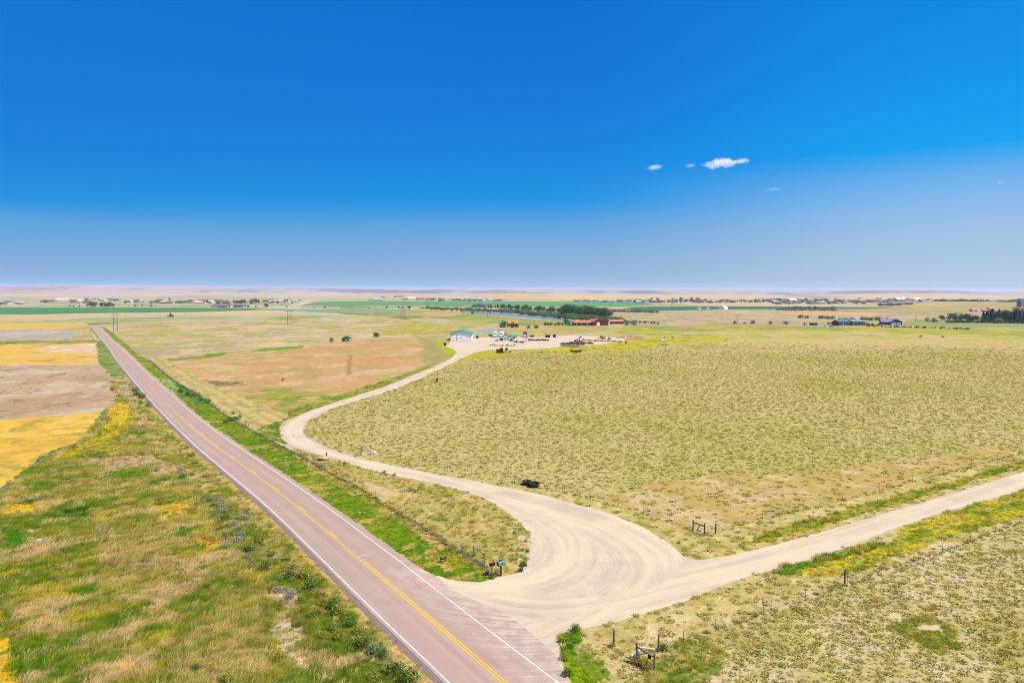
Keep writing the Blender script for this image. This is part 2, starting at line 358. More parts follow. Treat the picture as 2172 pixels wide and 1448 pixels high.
# left verge between the crops and the road
reg([(185,693),(196,695),(216,723),(232,740),(251,770),(274,797),(296,822),(322,852),(352,886),(420,953),(484,1006),(541,1053),(648,1152),(700,1206),(778,1284),(849,1352),(952,1452),(1990,2450),
     (-900,2450),(-900,1250),(0,1036),(39,1007),(74,978),(120,953),(164,940),(184,922),(203,901),(216,874),(245,858),(249,842),(238,828),(234,800),(222,780),(209,772),(206,722)],
    (180,166,92),[((150,152,50),7,.38,.62,40),((206,180,132),5,.52,.66,41),((106,140,20),5,.55,.68,42),((224,194,162),3,.56,.68,43),((196,176,54),5,.64,.74,44)], wp=.8, ws=3, grass=1)
reg([(-900,1140),(60,1090),(150,1120),(220,1170),(200,1260),(330,1300),(420,1380),(300,1448),(200,1690),(-900,1690)], (140,150,30),[((98,136,8),5,.40,.60,45),((172,160,66),3.5,.52,.68,46),((216,188,152),3,.56,.66,47),((194,180,50),4,.62,.74,48)], wp=3, ws=8, grass=1)
reg([(200,1180),(330,1150),(480,1210),(560,1240),(430,1290),(300,1260)], (196,172,118),[((160,154,76),4,.46,.64,49),((208,180,150),3,.56,.66,50)], wp=3, ws=7, grass=1)
reg([(425,1045),(470,1050),(530,1095),(600,1170),(680,1250),(740,1310),(800,1370),(860,1440),(790,1450),(720,1370),(660,1320),(590,1250),(520,1190),(450,1120)], (128,142,36), [((96,128,22),2.2,.42,.60,301),((186,168,140),1.8,.52,.66,302),((176,158,60),2.2,.58,.70,303)], wp=1.5, ws=3, grass=1)
reg([(380,1330),(560,1290),(600,1360),(560,1448),(430,1500),(350,1420)], (190,170,116),[((134,146,44),3,.48,.66,51)], wp=3, ws=6, grass=1)
reg([(560,1245),(625,1262),(655,1300),(700,1385),(690,1440),(640,1430),(575,1350)], (226,200,172), [((190,164,138),1.8,.48,.66,52),((160,156,84),2.5,.60,.68,1052)], wp=1.5, ws=3, grass=.55)
reg([(-200,1290),(4,1285),(14,1340),(34,1448),(70,1690),(-300,1690)], (228, 192, 52), [((150,154,50),1.5,.5,.62,214)], wp=.5, ws=2, grass=.8)
reg([(330,1290),(480,1230),(560,1250),(590,1290),(470,1330),(350,1345)], (118,140,24), [((180,164,92),3,.46,.62,53)], wp=2.5, ws=5, grass=1)
reg([(60,990),(200,955),(240,985),(150,1030),(60,1050),(30,1030)], (122,146,28), [((180,166,90),4,.45,.62,54)], wp=2, ws=6, grass=1)
reg([(170,975),(300,965),(400,995),(420,1015),(330,1010),(200,990)], (206,180,146), [((168,160,90),4,.52,.62,55)], wp=1.5, ws=5, grass=.8)
reg([(215,1005),(340,992),(330,1008),(215,1018)], (118,148,26), wp=2, ws=5, grass=1)
reg([(118,1088),(195,1080),(190,1096),(120,1098)], (70,112,14), wp=2, ws=4, grass=1)
reg([(110,1108),(220,1103),(190,1120),(110,1122)], (106,138,22), wp=2, ws=4, grass=1)
reg([(0,1125),(60,1140),(70,1160),(0,1170)], (78,140,10), wp=2, ws=4, grass=1)
reg([(0,1070),(60,1068),(80,1082),(60,1100),(0,1100)], (224,188,44),wp=2.5,ws=2, grass=.7)
reg([(320,1080),(400,1050),(420,1075),(360,1100)], (210,182,60),wp=3,ws=2, grass=.8)
reg([(390,1150),(440,1130),(466,1160),(440,1170)], (214,168,64),wp=3,ws=2, grass=.8)
reg([(310,1110),(395,1075),(415,1090),(350,1110)], (214,176,70),wp=3,ws=2, grass=.8)
# grey green ditch by the wheat and the yellow flowering weeds above it
reg([(-900,905),(0,890),(60,886.5),(140,881),(216,871),(213,885),(200,903),(182,923),(162,941),(118,955),(72,980),(38,1009),(-4,1038),(-900,1262)], (233,184,74),[((240,196,92),10,.42,.62,60),((212,172,72),4,.5,.66,61),((178,164,70),6,.64,.70,62)], wp=.5)
reg([(215,872),(232,872),(222,892),(206,908),(180,928),(150,948),(110,968),(70,992),(40,1018),(0,1055),(-300,1230),(-300,1130),(0,1036),(39,1007),(74,978),(120,953),(164,940),(184,922),(203,901)], (128,145,98), [((150,155,90),3,.5,.6,63)], wp=1, ws=3, grass=.6)
reg([(219,906),(236,884),(300,872),(285,895),(262,915),(243,930),(251,950),(238,966),(200,958),(164,968),(97,985),(42,1018),(60,1004),(117,970),(175,938)], (200,182,30),[((172,160,42),1.6,.44,.64,64),((140,145,40),2,.62,.68,65)], wp=1, ws=3, grass=.7)
reg([(225,864),(262,852),(276,872),(268,900),(232,902)], (222,190,36), [((190,165,80),3,.5,.6,66)], wp=1, ws=3, grass=.5)
reg([(225,790),(262,788),(280,815),(300,845),(270,850),(250,835),(240,805)], (196,170,132), [((130,140,70),4,.52,.6,67)], wp=1, grass=.5)
reg([(205,722),(224,724),(250,768),(262,786),(240,800),(224,783),(209,770)], (140,150,70), [((100,135,30),6,.5,.6,68),((175,160,100),5,.6,.7,69)], wp=1, grass=.4)
# strips hugging the left shoulder: green lip, straw strip, weedy bank
reg([(196,696),(200,694),(219,720),(236,738),(256,768),(278,795),(302,824),(330,856),(362,890),(430,956),(494,1010),(553,1057),(660,1157),(712,1210),(788,1285),(858,1352),(965,1455),(1180,1660),
     (1100,1660),(930,1455),(830,1356),(765,1291),(690,1215),(640,1163),(533,1062),(472,1014),(408,959),(342,893),(312,859),(288,828),(264,797)], (150,150,58), [((120,138,34),3,.42,.55,70),((205,172,100),2.5,.56,.66,71)], wp=.4, ws=2, grass=.5)
reg([(262,798),(272,798),(300,830),(355,893),(420,955),(545,1060),(655,1160),(705,1213),(780,1290),(845,1358),(945,1458),(925,1458),(820,1358),(750,1290),(675,1213),(625,1160),(515,1060),(395,955),(335,893),(280,830)], (206,174,98), [((150,146,60),2,.5,.6,72)], wp=.5, ws=2, grass=.5)
reg([(625,1270),(700,1260),(800,1390),(880,1460),(700,1460),(640,1380)], (138,142,50), [((104,124,30),3,.48,.58,73),((205,178,138),3,.58,.66,74)], wp=1.5, ws=3, grass=1)
# right of the road: ditch grass between the road and the fence
reg([(210,690),(222,691),(242,705),(257,717),(277,732.5),(300,754),(318,765.6),(351,794.6),(380,815),(406,829),(447,857),(481,883),(529,910.8),(557,924.6),(612,955),(650,974),(693,1000),(735,1020.7),(776,1044),
     (800,1060.8),(900,1120.7),(955,1156.6),(997,1181.5),(1027,1202),(1045,1222),(1016,1236),(968,1232),(929,1222),(881,1198),(840,1168),(735,1093),(592,997),(502,938),(418,879),(372,837),(305,778),(258,733),(240,719)],
    (112,142,10),[((140,148,30),2.2,.36,.64,80),((92,134,4),2.4,.48,.70,81),((190,168,84),2.2,.58,.72,82)], wp=.5, ws=2, grass=.7)
reg([(245,706),(260,716),(280,732),(303,753),(296,753),(272,732),(252,716),(238,705)], (188,170,140), wp=.6)
reg([(640,968),(700,1003),(800,1061),(955,1157),(1027,1202),(1040,1220),(1000,1200),(940,1166),(880,1130),(770,1062),(700,1022),(620,965)], (178,158,82),[((126,144,24),2,.44,.62,83),((212,180,118),2,.54,.68,84)], wp=.8, ws=2, grass=.7)
reg([(360,812),(385,816),(430,840),(447,857),(420,858),(385,838)], (72,128,34), [((110,150,70),3,.5,.6,85)], wp=1, ws=3, grass=.7)
reg([(340,800),(362,806),(380,825),(372,828),(350,815)], (150,178,96), wp=1, ws=3, grass=.5)
reg([(905,1150),(960,1172),(990,1200),(950,1212),(900,1180)], (150,148,40),[((214,176,110),1.4,.46,.62,86),((104,142,10),1.6,.54,.68,87)], wp=.8, ws=2, grass=.7)
# the two dry fields between the road and the drive
reg([(213,690),(240,688),(330,683.5),(405,680.3),(550,680.8),(760,674),(860,680),(930,686),(1000,692),(1006,716),(955,722),(930,722),(770,722),(640,740),(500,745),(320,765),(300,753),(277,731.5),(257,716),(240,704)],
    (202,176,132), [((176,168,98),22,.42,.56,90),((216,188,148),16,.52,.64,91),((222,186,104),12,.62,.70,92),((184,164,140),20,.60,.68,93)], wp=2, ws=10)
reg([(860,684),(1000,693),(1005,698),(960,706),(880,712),(800,704),(840,692)], (190,172,80), [((160,165,70),10,.48,.58,94),((216,178,90),9,.55,.65,95)], wp=2, ws=8)
reg([(320,765),(500,744),(640,738),(770,720),(880,716),(945,718),(957,724),(950,740),(965,750),(915,780),(815,820),(709,853),(645,875),(600,893),(560,900),(520,880),(450,840),(380,800)],
    (204,166,112), [((190,160,98),14,.42,.56,96),((214,178,132),10,.52,.64,97),((210,158,102),16,.50,.72,98)], wp=1, ws=6)
reg([(520,830),(600,822),(680,835),(730,842),(700,853),(645,874),(600,890),(560,880),(520,850)], (168,160,76),[((130,150,44),5,.44,.66,99),((206,172,104),4,.50,.66,100),((190,160,110),5,.6,.68,101)], wp=1.5, ws=5)
reg([(600,893),(626,884),(709,852),(815,819),(883,791),(945,765),(960,752),(940,762),(880,785),(800,812),(700,843),(620,868),(570,890)], (124,148,44),[((152,156,60),3,.42,.62,102),((190,170,100),4,.6,.66,103)], wp=.5, ws=3, grass=.3)
reg([(310,758),(330,762),(440,754),(480,747),(480,752),(430,760),(330,768)], (140,150,60),wp=.8)
reg([(425,756),(440,750),(482,747),(478,753),(440,759)], (122,154,20),wp=.8)
reg([(528,745),(560,738),(645,733),(640,738),(560,745)], (128,160,40), wp=1)
reg([(395,813),(450,806),(525,812),(510,818),(440,821)], (138,128,76), [((104,120,56),4,.46,.64,104),((196,162,104),3,.5,.66,1104)], wp=5, ws=6)
reg([(740,752),(748,753),(745,790),(738,800),(736,770)], (176,144,96), wp=1.2, ws=4)
reg([(880,712),(955,726),(975,741),(950,765),(905,778),(890,750),(900,735)], (168,158,92), [((190,160,110),7,.5,.6,105)], wp=2, ws=5)
reg([(560,905),(600,892),(594,905),(594,917),(597,930),(610,942),(590,938),(562,925),(540,912)], (108,144,16),[((190,172,96),2,.54,.68,106)], wp=.4, ws=2, grass=.7)
# windrows of cut hay beside the fence
reg([(300,756),(345,757),(400,790),(470,824),(560,858),(612,880),(600,893),(560,905),(529,909),(481,881),(447,855),(406,827),(380,813),(351,793),(318,764)], (212,186,122), [((168,164,90),2.2,.5,.6,107)], wp=.5)
# river meadow, yard surroundings
reg([(1005,692),(1100,690),(1215,691),(1330,690),(1330,700),(1240,706),(1190,712),(1012,716),(1003,705)], (176,168,88), [((196,172,112),12,.46,.58,110),((206,190,70),9,.58,.66,111)], wp=2, ws=8)
reg([(950,697),(1050,694.5),(1180,690),(1180,692),(1050,697),(950,700)], (208,180,142), wp=1.5, ws=6)
# east plain
reg([(1180,652),(1300,654),(1427,659.5),(1548,656),(1645,656),(1850,656),(2172,652),(2600,652),(2600,690),(2172,688),(1900,690),(1700,690.5),(1330,692),(1290,680),(1180,665)], (196,172,142),
    [((176,160,118),22,.45,.58,120),((210,184,146),24,.54,.66,121),((190,170,100),20,.62,.68,122)], wp=4, ws=30)
reg([(1640,664),(1700,661),(1800,660.5),(1870,664),(1860,668.5),(1760,668),(1680,667)], (228,172,122), [((208,176,138),14,.5,.66,123)], wp=4, ws=30)
reg([(1690,657),(1850,650),(1960,646.5),(2172,648),(2172,664),(1950,668),(1850,663),(1720,660)], (178,164,104), [((200,172,120),18,.48,.6,124),((150,150,90),16,.6,.66,125)], wp=4, ws=20)
reg([(1930,676),(2080,682),(2300,682),(2300,698),(2060,697),(1900,694)], (150,160,92), [((170,172,110),14,.5,.62,126)], wp=3, ws=10)
# the big pasture
reg([(1240,706),(1330,700),(1330,691),(1500,690.5),(1700,691),(1900,692),(2172,698),(2700,698),(2700,880),(2172,985),(1500,1180),(1418,1150),(1366,1117),(1290,1087),(1150,1047),(1000,1017),(860,991),(725,960),(650,928),(641,915),(654,893),
     (705,867),(801,836),(889,803),(966,766),(1007,747),(1055,742),(1187,736)], (202,182,118),[((184,174,94),26,.35,.68,130),((206,182,120),50,.50,.80,132)], wp=1, ws=5, tuft=1)
reg([(1330,692),(1500,690.5),(1700,691),(1900,693),(2172,700),(2700,700),(2700,716),(2172,712),(1800,706),(1560,704),(1400,712),(1300,706)], (166,166,76), [((198,178,62),12,.46,.58,133),((150,160,84),16,.56,.64,134)], wp=3, ws=10)
reg([(1400,704),(1600,700),(1800,702),(2172,712),(2700,714),(2700,735),(2172,730),(1700,722),(1500,720)], (196,180,84), [((206,184,128),14,.5,.62,135),((168,166,84),12,.6,.66,136)], wp=3, ws=10, tuft=.3)
reg([(1560,722),(1800,716),(2172,726),(2600,728),(2600,742),(2172,740),(1800,731)], (206,180,118), wp=4, ws=10, tuft=.5)
reg([(1250,1062),(1350,1030),(1500,1010),(1750,1000),(2100,950),(2172,948),(2172,965),(2001,1010),(1787,1066),(1620,1106),(1518,1136),(1430,1140),(1365,1100),(1290,1080)], (202,170,104),[((188,166,88),4,.42,.62,137),((214,188,138),3,.52,.70,138)], wp=3, ws=6, tuft=.45)
reg([(1175,718),(1260,726),(1330,714),(1440,712),(1560,715),(1540,724),(1420,732),(1360,742),(1240,750),(1150,752),(1100,746),(1120,741),(1180,737)], (192,180,30),[((210,180,56),6,.45,.58,140),((150,160,40),5,.55,.63,141),((206,182,120),4,.62,.68,142)], wp=1.2, ws=4, tuft=.1)
reg([(1005,750),(1035,742),(1100,743),(1090,750),(1060,756),(1000,760),(975,772),(960,772)], (196,176,44), [((176,178,30),4,.45,.58,143)], wp=1, ws=3)
reg([(1110,738),(1160,739),(1175,745),(1120,745)], (176,184,12), wp=1, ws=3)
reg([(938,736),(955,733),(968,736),(977,742),(962,753),(948,752),(942,745)], (150,186,14), [((196,186,20),3,.5,.6,144)], wp=.5, ws=3)
reg([(930,716),(955,722),(958,730),(950,736),(930,736),(920,728)], (180,176,40), [((196,170,110),3,.48,.6,145)], wp=1, ws=3)
# verges along the county gravel road
reg([(1418,1152),(1366,1119),(1290,1088),(1150,1049),(1000,1019),(860,993),(725,962),(725,955),(860,984),(1080,1026),(1200,1045),(1312,1075),(1418,1108),(1494,1136),(1620,1102),(1787,1065),(2001,1008),(2172,962),(2500,875),
     (2500,905),(2172,1000),(1997,1053),(1856,1095),(1738,1130),(1620,1161),(1555,1177),(1480,1189),(1452,1182)], (200,176,102),[((216,194,136),1.4,.48,.64,150),((150,152,56),1.6,.54,.68,151)], wp=.5, ws=2, tuft=.4)
reg([(1560,1160),(1650,1120),(1800,1078),(2000,1025),(2172,978),(2500,885),(2500,896),(2172,990),(1980,1045),(1820,1092),(1650,1145)], (158,156,46),[((122,146,24),1.6,.44,.64,152),((200,184,66),1.4,.54,.70,153)], wp=.8, ws=2.5, grass=.6)
reg([(2500,930),(2172,1037),(1997,1088),(1809,1156),(1621,1212),(1503,1255),(1357,1304),(1209,1339),(1225,1400),(1340,1400),(1397,1383),(1517,1340),(1620,1302),(1709,1272.5),(1797,1241),(1937,1192),(2058,1147),(2163,1108),(2500,985)],
    (206,182,116),[((182,164,86),2,.44,.62,154),((222,198,148),1.4,.52,.66,155)], wp=.5, ws=2, tuft=.4)
reg([(1665,1206),(1760,1176),(1860,1152),(1900,1150),(1880,1175),(1830,1205),(1740,1215)], (106,146,8),[((150,158,24),1.2,.44,.64,156),((190,172,80),1.5,.56,.70,1156)], wp=1.2, ws=2.5, grass=.9)
reg([(1640,1214),(1700,1192),(1740,1188),(1720,1205),(1660,1220)], (110,146,36), wp=.6, ws=2, grass=.7)
reg([(1690,1210),(1860,1160),(1900,1130),(1960,1102),(2060,1072),(2172,1042),(2500,940),(2500,960),(2172,1100),(2050,1125),(1960,1160),(1850,1200),(1740,1226)], (188,172,74),[((210,196,16),1.1,.44,.60,157),((140,154,30),2,.50,.66,158)], wp=1.2, ws=3, grass=.5)
reg([(1180,1345),(1226,1336),(1234,1352),(1218,1375),(1226,1400),(1260,1448),(1330,1540),(1290,1540),(1211,1448),(1195,1416),(1188,1388)], (104,156,4),[((144,168,8),.9,.44,.60,159)], wp=.4, ws=1.2, grass=.9)
reg([(1236,1365),(1262,1390),(1290,1425),(1280,1448),(1250,1440),(1225,1400)], (124,146,34),[((196,174,104),1.2,.46,.62,160)], wp=.6, ws=1.5, grass=.8)
# south east pasture
reg([(1320,1600),(1300,1448),(1330,1405),(1397,1384),(1517,1341),(1620,1303),(1709,1273.5),(1797,1242),(1937,1193),(2058,1148),(2163,1109),(2600,960),(4200,1300),(4200,2450),(2420,2450),(1400,1700)], (208,186,130),
    [((194,178,108),3,.40,.62,162),((220,198,158),1.6,.54,.70,163),((184,166,98),6,.58,.72,164)], wp=.4, ws=2, tuft=1)
reg([(1370,1400),(1400,1385),(1500,1350),(1540,1380),(1500,1448),(1470,1600),(1330,1600),(1360,1448)], (160,156,66), [((118,144,40),1.4,.44,.62,165),((204,178,110),1.4,.50,.66,166)], wp=1.2, ws=2, tuft=.6, grass=.6)
reg([(1872,1325),(1935,1310),(1990,1310),(2030,1340),(2040,1378),(2000,1388),(1950,1365),(1905,1345)], (134,142,48),[((168,154,72),1.2,.44,.62,167)], wp=.8, ws=1.6, tuft=.4, grass=.7)
reg([(1935,1328),(1985,1322),(2003,1340),(1960,1336)], (222,198,160), wp=.5, ws=1)
# the tongue of grass between the fence and the drive
reg([(630,950),(657,959),(684,967),(719,976),(795,999),(860,1013),(960,1035),(1020,1053),(1062,1077),(1099,1106),(1121,1128),(1128,1152),(1121,1173),(1115,1198),(1099,1216),(1064,1221),(1045,1222),(1027,1202),(997,1181.5),(955,1156.6),(900,1120.7),
     (800,1060.8),(735,1020.7),(693,1000),(650,974),(612,955)], (192,172,98),[((166,158,72),3,.44,.62,170),((210,184,122),2,.52,.66,171)], wp=.4, ws=2, tuft=.35, grass=.25)
reg([(770,1022),(830,1035),(850,1052),(820,1055),(780,1040)], (214,186,138), wp=.8, ws=2)
reg([(1085,1095),(1118,1122),(1127,1152),(1119,1200),(1100,1212),(1095,1160),(1085,1120)], (150,156,70), [((222,200,160),1.5,.46,.56,172)], wp=.6, ws=1.2, tuft=.6, grass=.3)

# stripes of cut hay run parallel to the fence
FENCE_A = [(242,705),(257,717),(277,732.5),(299,754),(318,765.6),(351,794.6),(380,815),(406,829),(447,857),(464.6,870.7),(481,883),(529.6,910.8),(557,924.6),(584.8,941),(612.4,955),(650,974),(693.4,1000),(734.8,1020.7),(776,1044),
           (800,1060.8),(900,1120.7),(955,1156.6),(996.7,1181.5),(1027,1202)]
fenceA = poly(FENCE_A)
HAY = PR[[i for i, r in enumerate(PR) if r['base'] == (212, 186, 122)][0]]

_cache = {}
def lc(c):
    if c not in _cache: _cache[c] = C(c)
    return _cache[c]
def paint(x, y, ragged=True):
    """albedo, bunchgrass weight and grass weight of the land at points x, y"""
    n = x.size
    colr = np.empty((n, 3)); colr[:] = lc((206, 186, 162))
    t = fbm(x, y, 500, 900); colr += (t[:, None] - .5) * np.array(lc((206, 186, 162))) * .25
    tu = np.zeros(n); gr = np.zeros(n)
    for k, r in enumerate(PR):
        b = r['bb']; m = (x > b[0]) & (x < b[1]) & (y > b[2]) & (y < b[3])
        if not m.any(): continue
        ix = np.nonzero(m)[0]; xs, ys = x[ix], y[ix]
        if ragged:
            wx = (fbm(xs, ys, r['ws'], 300 + k, 4, .65) - .5) * 2.2 * r['wp']; wy = (fbm(xs, ys, r['ws'], 700 + k, 4, .65) - .5) * 2.2 * r['wp']
        else: wx = wy = 0
        ii = ix[inside(xs + wx, ys + wy, r['P'])]
        if not ii.size: continue
        xi, yi = x[ii], y[ii]
        c = np.empty((ii.size, 3)); c[:] = lc(r['base'])
        for (cc, s, lo, hi, sd) in r['layers']:
            if r['grass'] > .4 and s < 20:   # wind-combed streaks: long towards the upper right
                u = xi * .82 + yi * .57; v = -xi * .57 + yi * .82
                f = fbm(u * .55, v * 1.35, s, sd * 13, 5, .6)
            else: f = fbm(xi, yi * .8, s, sd * 13, 5, .6)
            f = sstep(f, lo, hi)[:, None]; c = c * (1 - f) + lc(cc) * f
        if r is HAY:
            d, _ = line_uv(xi, yi, fenceA); st = sstep(np.sin(d * 2 * math.pi / 3.4 + fbm(xi, yi, 8, 5) * 2), -.1, .5)[:, None]
            c = c * (1 - .5 * st) + lc((176, 152, 92)) * .5 * st
        v = fbm(xi, yi, 1.1, 77, 3, .7); c = c * (0.86 + .28 * v)[:, None]
        colr[ii] = c; tu[ii] = r['tuft']; gr[ii] = r['grass']
    return colr, tu, gr

# ------------------------------------------------------------------ the ground: one sheet, fine where the photo looks, out to the horizon
def depths():
    ys = []
    py = 1900.0
    while py > 617.6 + 1.6:
        ys.append(py); q = py - 617
        py -= 2.0 if q > 150 else (1.0 if q > 45 else (0.5 if q > 12 else 0.25))
    d = [float(G(1086, p)[1]) for p in ys]
    return np.array([0.5, 6, 12, 18] + [v for v in d if v > 20] + [30000.0])
dep = depths()
az = np.concatenate([np.linspace(-180, -50, 40)[:-1], np.linspace(-50, 50, 1150), np.linspace(50, 180, 40)[1:-1]]) * math.pi / 180
nr, na = len(dep), len(az)
# rings are straight across the view so rows stay level in the middle: plain polar rings
rr, aa = np.meshgrid(dep, az, indexing='ij')
sx_ = rr * np.sin(aa); sy_ = rr * np.cos(aa)
xf, yf = sx_.ravel(), sy_.ravel()
cg, tg, gg = paint(xf, yf)
def ground_z(x, y):
    return np.zeros_like(x)
def set_mesh(name, V, Fq):
    me = bpy.data.meshes.new(name); V = np.asarray(V, np.float32); Fq = np.asarray(Fq, np.int32)
    k = Fq.shape[1]
    me.vertices.add(len(V)); me.vertices.foreach_set('co', V.ravel())
    me.loops.add(Fq.size); me.loops.foreach_set('vertex_index', Fq.ravel())
    me.polygons.add(len(Fq)); me.polygons.foreach_set('loop_start', np.arange(0, Fq.size, k, dtype=np.int32))
    me.polygons.foreach_set('loop_total', np.full(len(Fq), k, np.int32))
    me.update(calc_edges=True); return me
V = np.stack([xf, yf, np.zeros_like(xf)], -1)
I = np.arange(nr * na).reshape(nr, na)
a_ = I[:-1, :]; b_ = I[1:, :]
Q = np.stack([a_, b_, np.roll(b_, -1, 1), np.roll(a_, -1, 1)], -1).reshape(-1, 4)
me = set_mesh('ground', V, Q)
def vcol(me, name, c):
    at = me.attributes.new(name, 'FLOAT_COLOR', 'POINT'); c4 = np.ones((len(c), 4), np.float32); c4[:, :3] = c
    at.data.foreach_set('color', c4.ravel())
def vflt(me, name, v):
    at = me.attributes.new(name, 'FLOAT', 'POINT'); at.data.foreach_set('value', np.asarray(v, np.float32))
vcol(me, 'land', cg); vflt(me, 'tuft', tg); vflt(me, 'grass', gg)
m, nt, b = nmat('land')
geo = N(nt, 'ShaderNodeNewGeometry')
ac = N(nt, 'ShaderNodeAttribute', attribute_name='land'); at = N(nt, 'ShaderNodeAttribute', attribute_name='tuft'); ag = N(nt, 'ShaderNodeAttribute', attribute_name='grass')
P = geo.outputs['Position']
f1 = noise(nt, P, 3.2, 4, .7, .3, .7, .82, 1.2); f2 = noise(nt, P, .28, 4, .6, .3, .7, .88, 1.12)
mm = N(nt, 'ShaderNodeMath', operation='MULTIPLY'); LK(nt, f1, mm.inputs[0]); LK(nt, f2, mm.inputs[1])
vm = N(nt, 'ShaderNodeVectorMath', operation='SCALE'); LK(nt, ac.outputs['Color'], vm.inputs[0]); LK(nt, mm.outputs[0], vm.inputs[3])
# bunchgrass read as clumps of colour, soil showing between
vo = N(nt, 'ShaderNodeTexVoronoi', i_Scale=0.95); LK(nt, P, vo.inputs['Vector']); vo.inputs['Randomness'].default_value = 1
vr = N(nt, 'ShaderNodeMapRange', i_1=.22, i_2=.42, i_3=1.0, i_4=0.0); LK(nt, vo.outputs['Distance'], vr.inputs[0])
nn = noise(nt, P, .11, 3, .6, .38, .6, .35, 1.0)
k1 = N(nt, 'ShaderNodeMath', operation='MULTIPLY'); LK(nt, vr.outputs[0], k1.inputs[0]); LK(nt, nn, k1.inputs[1])
k2 = N(nt, 'ShaderNodeMath', operation='MULTIPLY'); LK(nt, k1.outputs[0], k2.inputs[0]); LK(nt, at.outputs['Fac'], k2.inputs[1])
k3 = N(nt, 'ShaderNodeMath', operation='MULTIPLY', i_1=.30); LK(nt, k2.outputs[0], k3.inputs[0])
o1 = mixc(nt, k3.outputs[0], vm.outputs[0], tuple(C((118, 128, 44))))
vo2 = N(nt, 'ShaderNodeTexVoronoi', i_Scale=0.62); LK(nt, P, vo2.inputs['Vector'])
s1 = N(nt, 'ShaderNodeMapRange', i_1=.5, i_2=.75, i_3=0.0, i_4=.3); LK(nt, vo2.outputs['Distance'], s1.inputs[0])
s2 = N(nt, 'ShaderNodeMath', operation='MULTIPLY'); LK(nt, s1.outputs[0], s2.inputs[0]); LK(nt, at.outputs['Fac'], s2.inputs[1])
o2 = mixc(nt, s2.outputs[0], o1, tuple(C((224, 204, 162))))
LK(nt, o2, b.inputs['Base Color']); b.inputs['Roughness'].default_value = .95; b.inputs['Specular IOR Level'].default_value = .05
bn = N(nt, 'ShaderNodeTexNoise', i_Scale=2.5, i_Detail=5, i_Roughness=.7); LK(nt, P, bn.inputs[0])
bu = N(nt, 'ShaderNodeBump', i_Strength=.35, i_Distance=.25); LK(nt, bn.outputs[0], bu.inputs['Height']); LK(nt, bu.outputs[0], b.inputs['Normal'])
tag(link('ground', me, m), kind='structure')

# ------------------------------------------------------------------ sheets: road, gravel, crops, water
def sheet(name, P, z, m, step=1.0, rag=0.0, edge=0.5, attrs=None, kind='structure', maxpts=40000):
    P = np.asarray(P, float); P = resample(np.vstack([P, P[:1]]), edge)[:-1]
    if rag:
        P = P + np.stack([fbm(P[:, 0], P[:, 1], 1.3, 51, 4, .7) - .5, fbm(P[:, 0], P[:, 1], 1.3, 151, 4, .7) - .5], -1) * 2 * rag
    x0, y0 = P.min(0); x1, y1 = P.max(0)
    gx, gy = np.meshgrid(np.arange(x0, x1, step), np.arange(y0, y1, step)); gx = gx.ravel() + NR.uniform(-.1, .1, gx.size) * step; gy = gy.ravel() + NR.uniform(-.1, .1, gy.size) * step
    k = inside(gx, gy, P); gx, gy = gx[k], gy[k]
    dd = line_uv(gx, gy, np.vstack([P, P[:1]]))[0] if gx.size and len(P) * gx.size < 6e7 else np.full(gx.size, 9.)
    k = np.abs(dd) > step * .4; gx, gy = gx[k], gy[k]
    pts = [Vector(p) for p in P] + [Vector((a, b)) for a, b in zip(gx, gy)]
    n = len(P)
    vs, _, fs, *_ = geometry.delaunay_2d_cdt(pts, [(i, (i + 1) % n) for i in range(n)], [list(range(n))], 1, 1e-4)
    me = bpy.data.meshes.new(name); me.from_pydata([(v[0], v[1], z) for v in vs], [], fs)
    bm = bmesh.new(); bm.from_mesh(me)
    for f in bm.faces:
        if f.normal.z < 0: f.normal_flip()
    bm.to_mesh(me); bm.free()
    if attrs: attrs(me, np.array([v[0] for v in vs]), np.array([v[1] for v in vs]))
    o = link(name, me, m); tag(o, kind=kind); return o
def a_track(Ls):
    def f(me, x, y):
        bd = np.full(x.shape, 1e9); bu = np.zeros(x.shape)
        for i, L in enumerate(Ls):
            d, u = line_uv(x, y, resample(L, 1.2)); k = np.abs(d) < np.abs(bd); bd = np.where(k, d, bd); bu = np.where(k, u + 500 * i, bu)
        vflt(me, 'across', bd); vflt(me, 'along', bu)
    return f
# asphalt
m, nt, b = nmat('asphalt')
geo = N(nt, 'ShaderNodeNewGeometry'); P = geo.outputs['Position']
xa = N(nt, 'ShaderNodeAttribute', attribute_name='across'); xl_ = N(nt, 'ShaderNodeAttribute', attribute_name='along')
cb = N(nt, 'ShaderNodeCombineXYZ'); LK(nt, xa.outputs['Fac'], cb.inputs[0]); s = N(nt, 'ShaderNodeMath', operation='MULTIPLY', i_1=.03); LK(nt, xl_.outputs['Fac'], s.inputs[0]); LK(nt, s.outputs[0], cb.inputs[1])
band = noise(nt, cb.outputs[0], 1.3, 4, .6, .35, .65, 0, 1)
blot = noise(nt, P, .35, 4, .6, .35, .7, 0, 1)
grit = noise(nt, P, 22, 3, .8, .3, .7, .84, 1.14)
c1 = mixc(nt, band, tuple(C((207,172,156))), tuple(C((192,160,146))))
wa = N(nt, 'ShaderNodeMath', operation='ABSOLUTE'); LK(nt, xa.outputs['Fac'], wa.inputs[0]); wb = N(nt, 'ShaderNodeMath', operation='MULTIPLY', i_1=3.59); LK(nt, wa.outputs[0], wb.inputs[0]); wc = N(nt, 'ShaderNodeMath', operation='COSINE'); LK(nt, wb.outputs[0], wc.inputs[0])
wd = N(nt, 'ShaderNodeMapRange', i_1=-1.0, i_2=0.2, i_3=.30, i_4=0.0); LK(nt, wc.outputs[0], wd.inputs[0]); c1 = mixc(nt, wd.outputs[0], c1, tuple(C((168, 144, 136))))
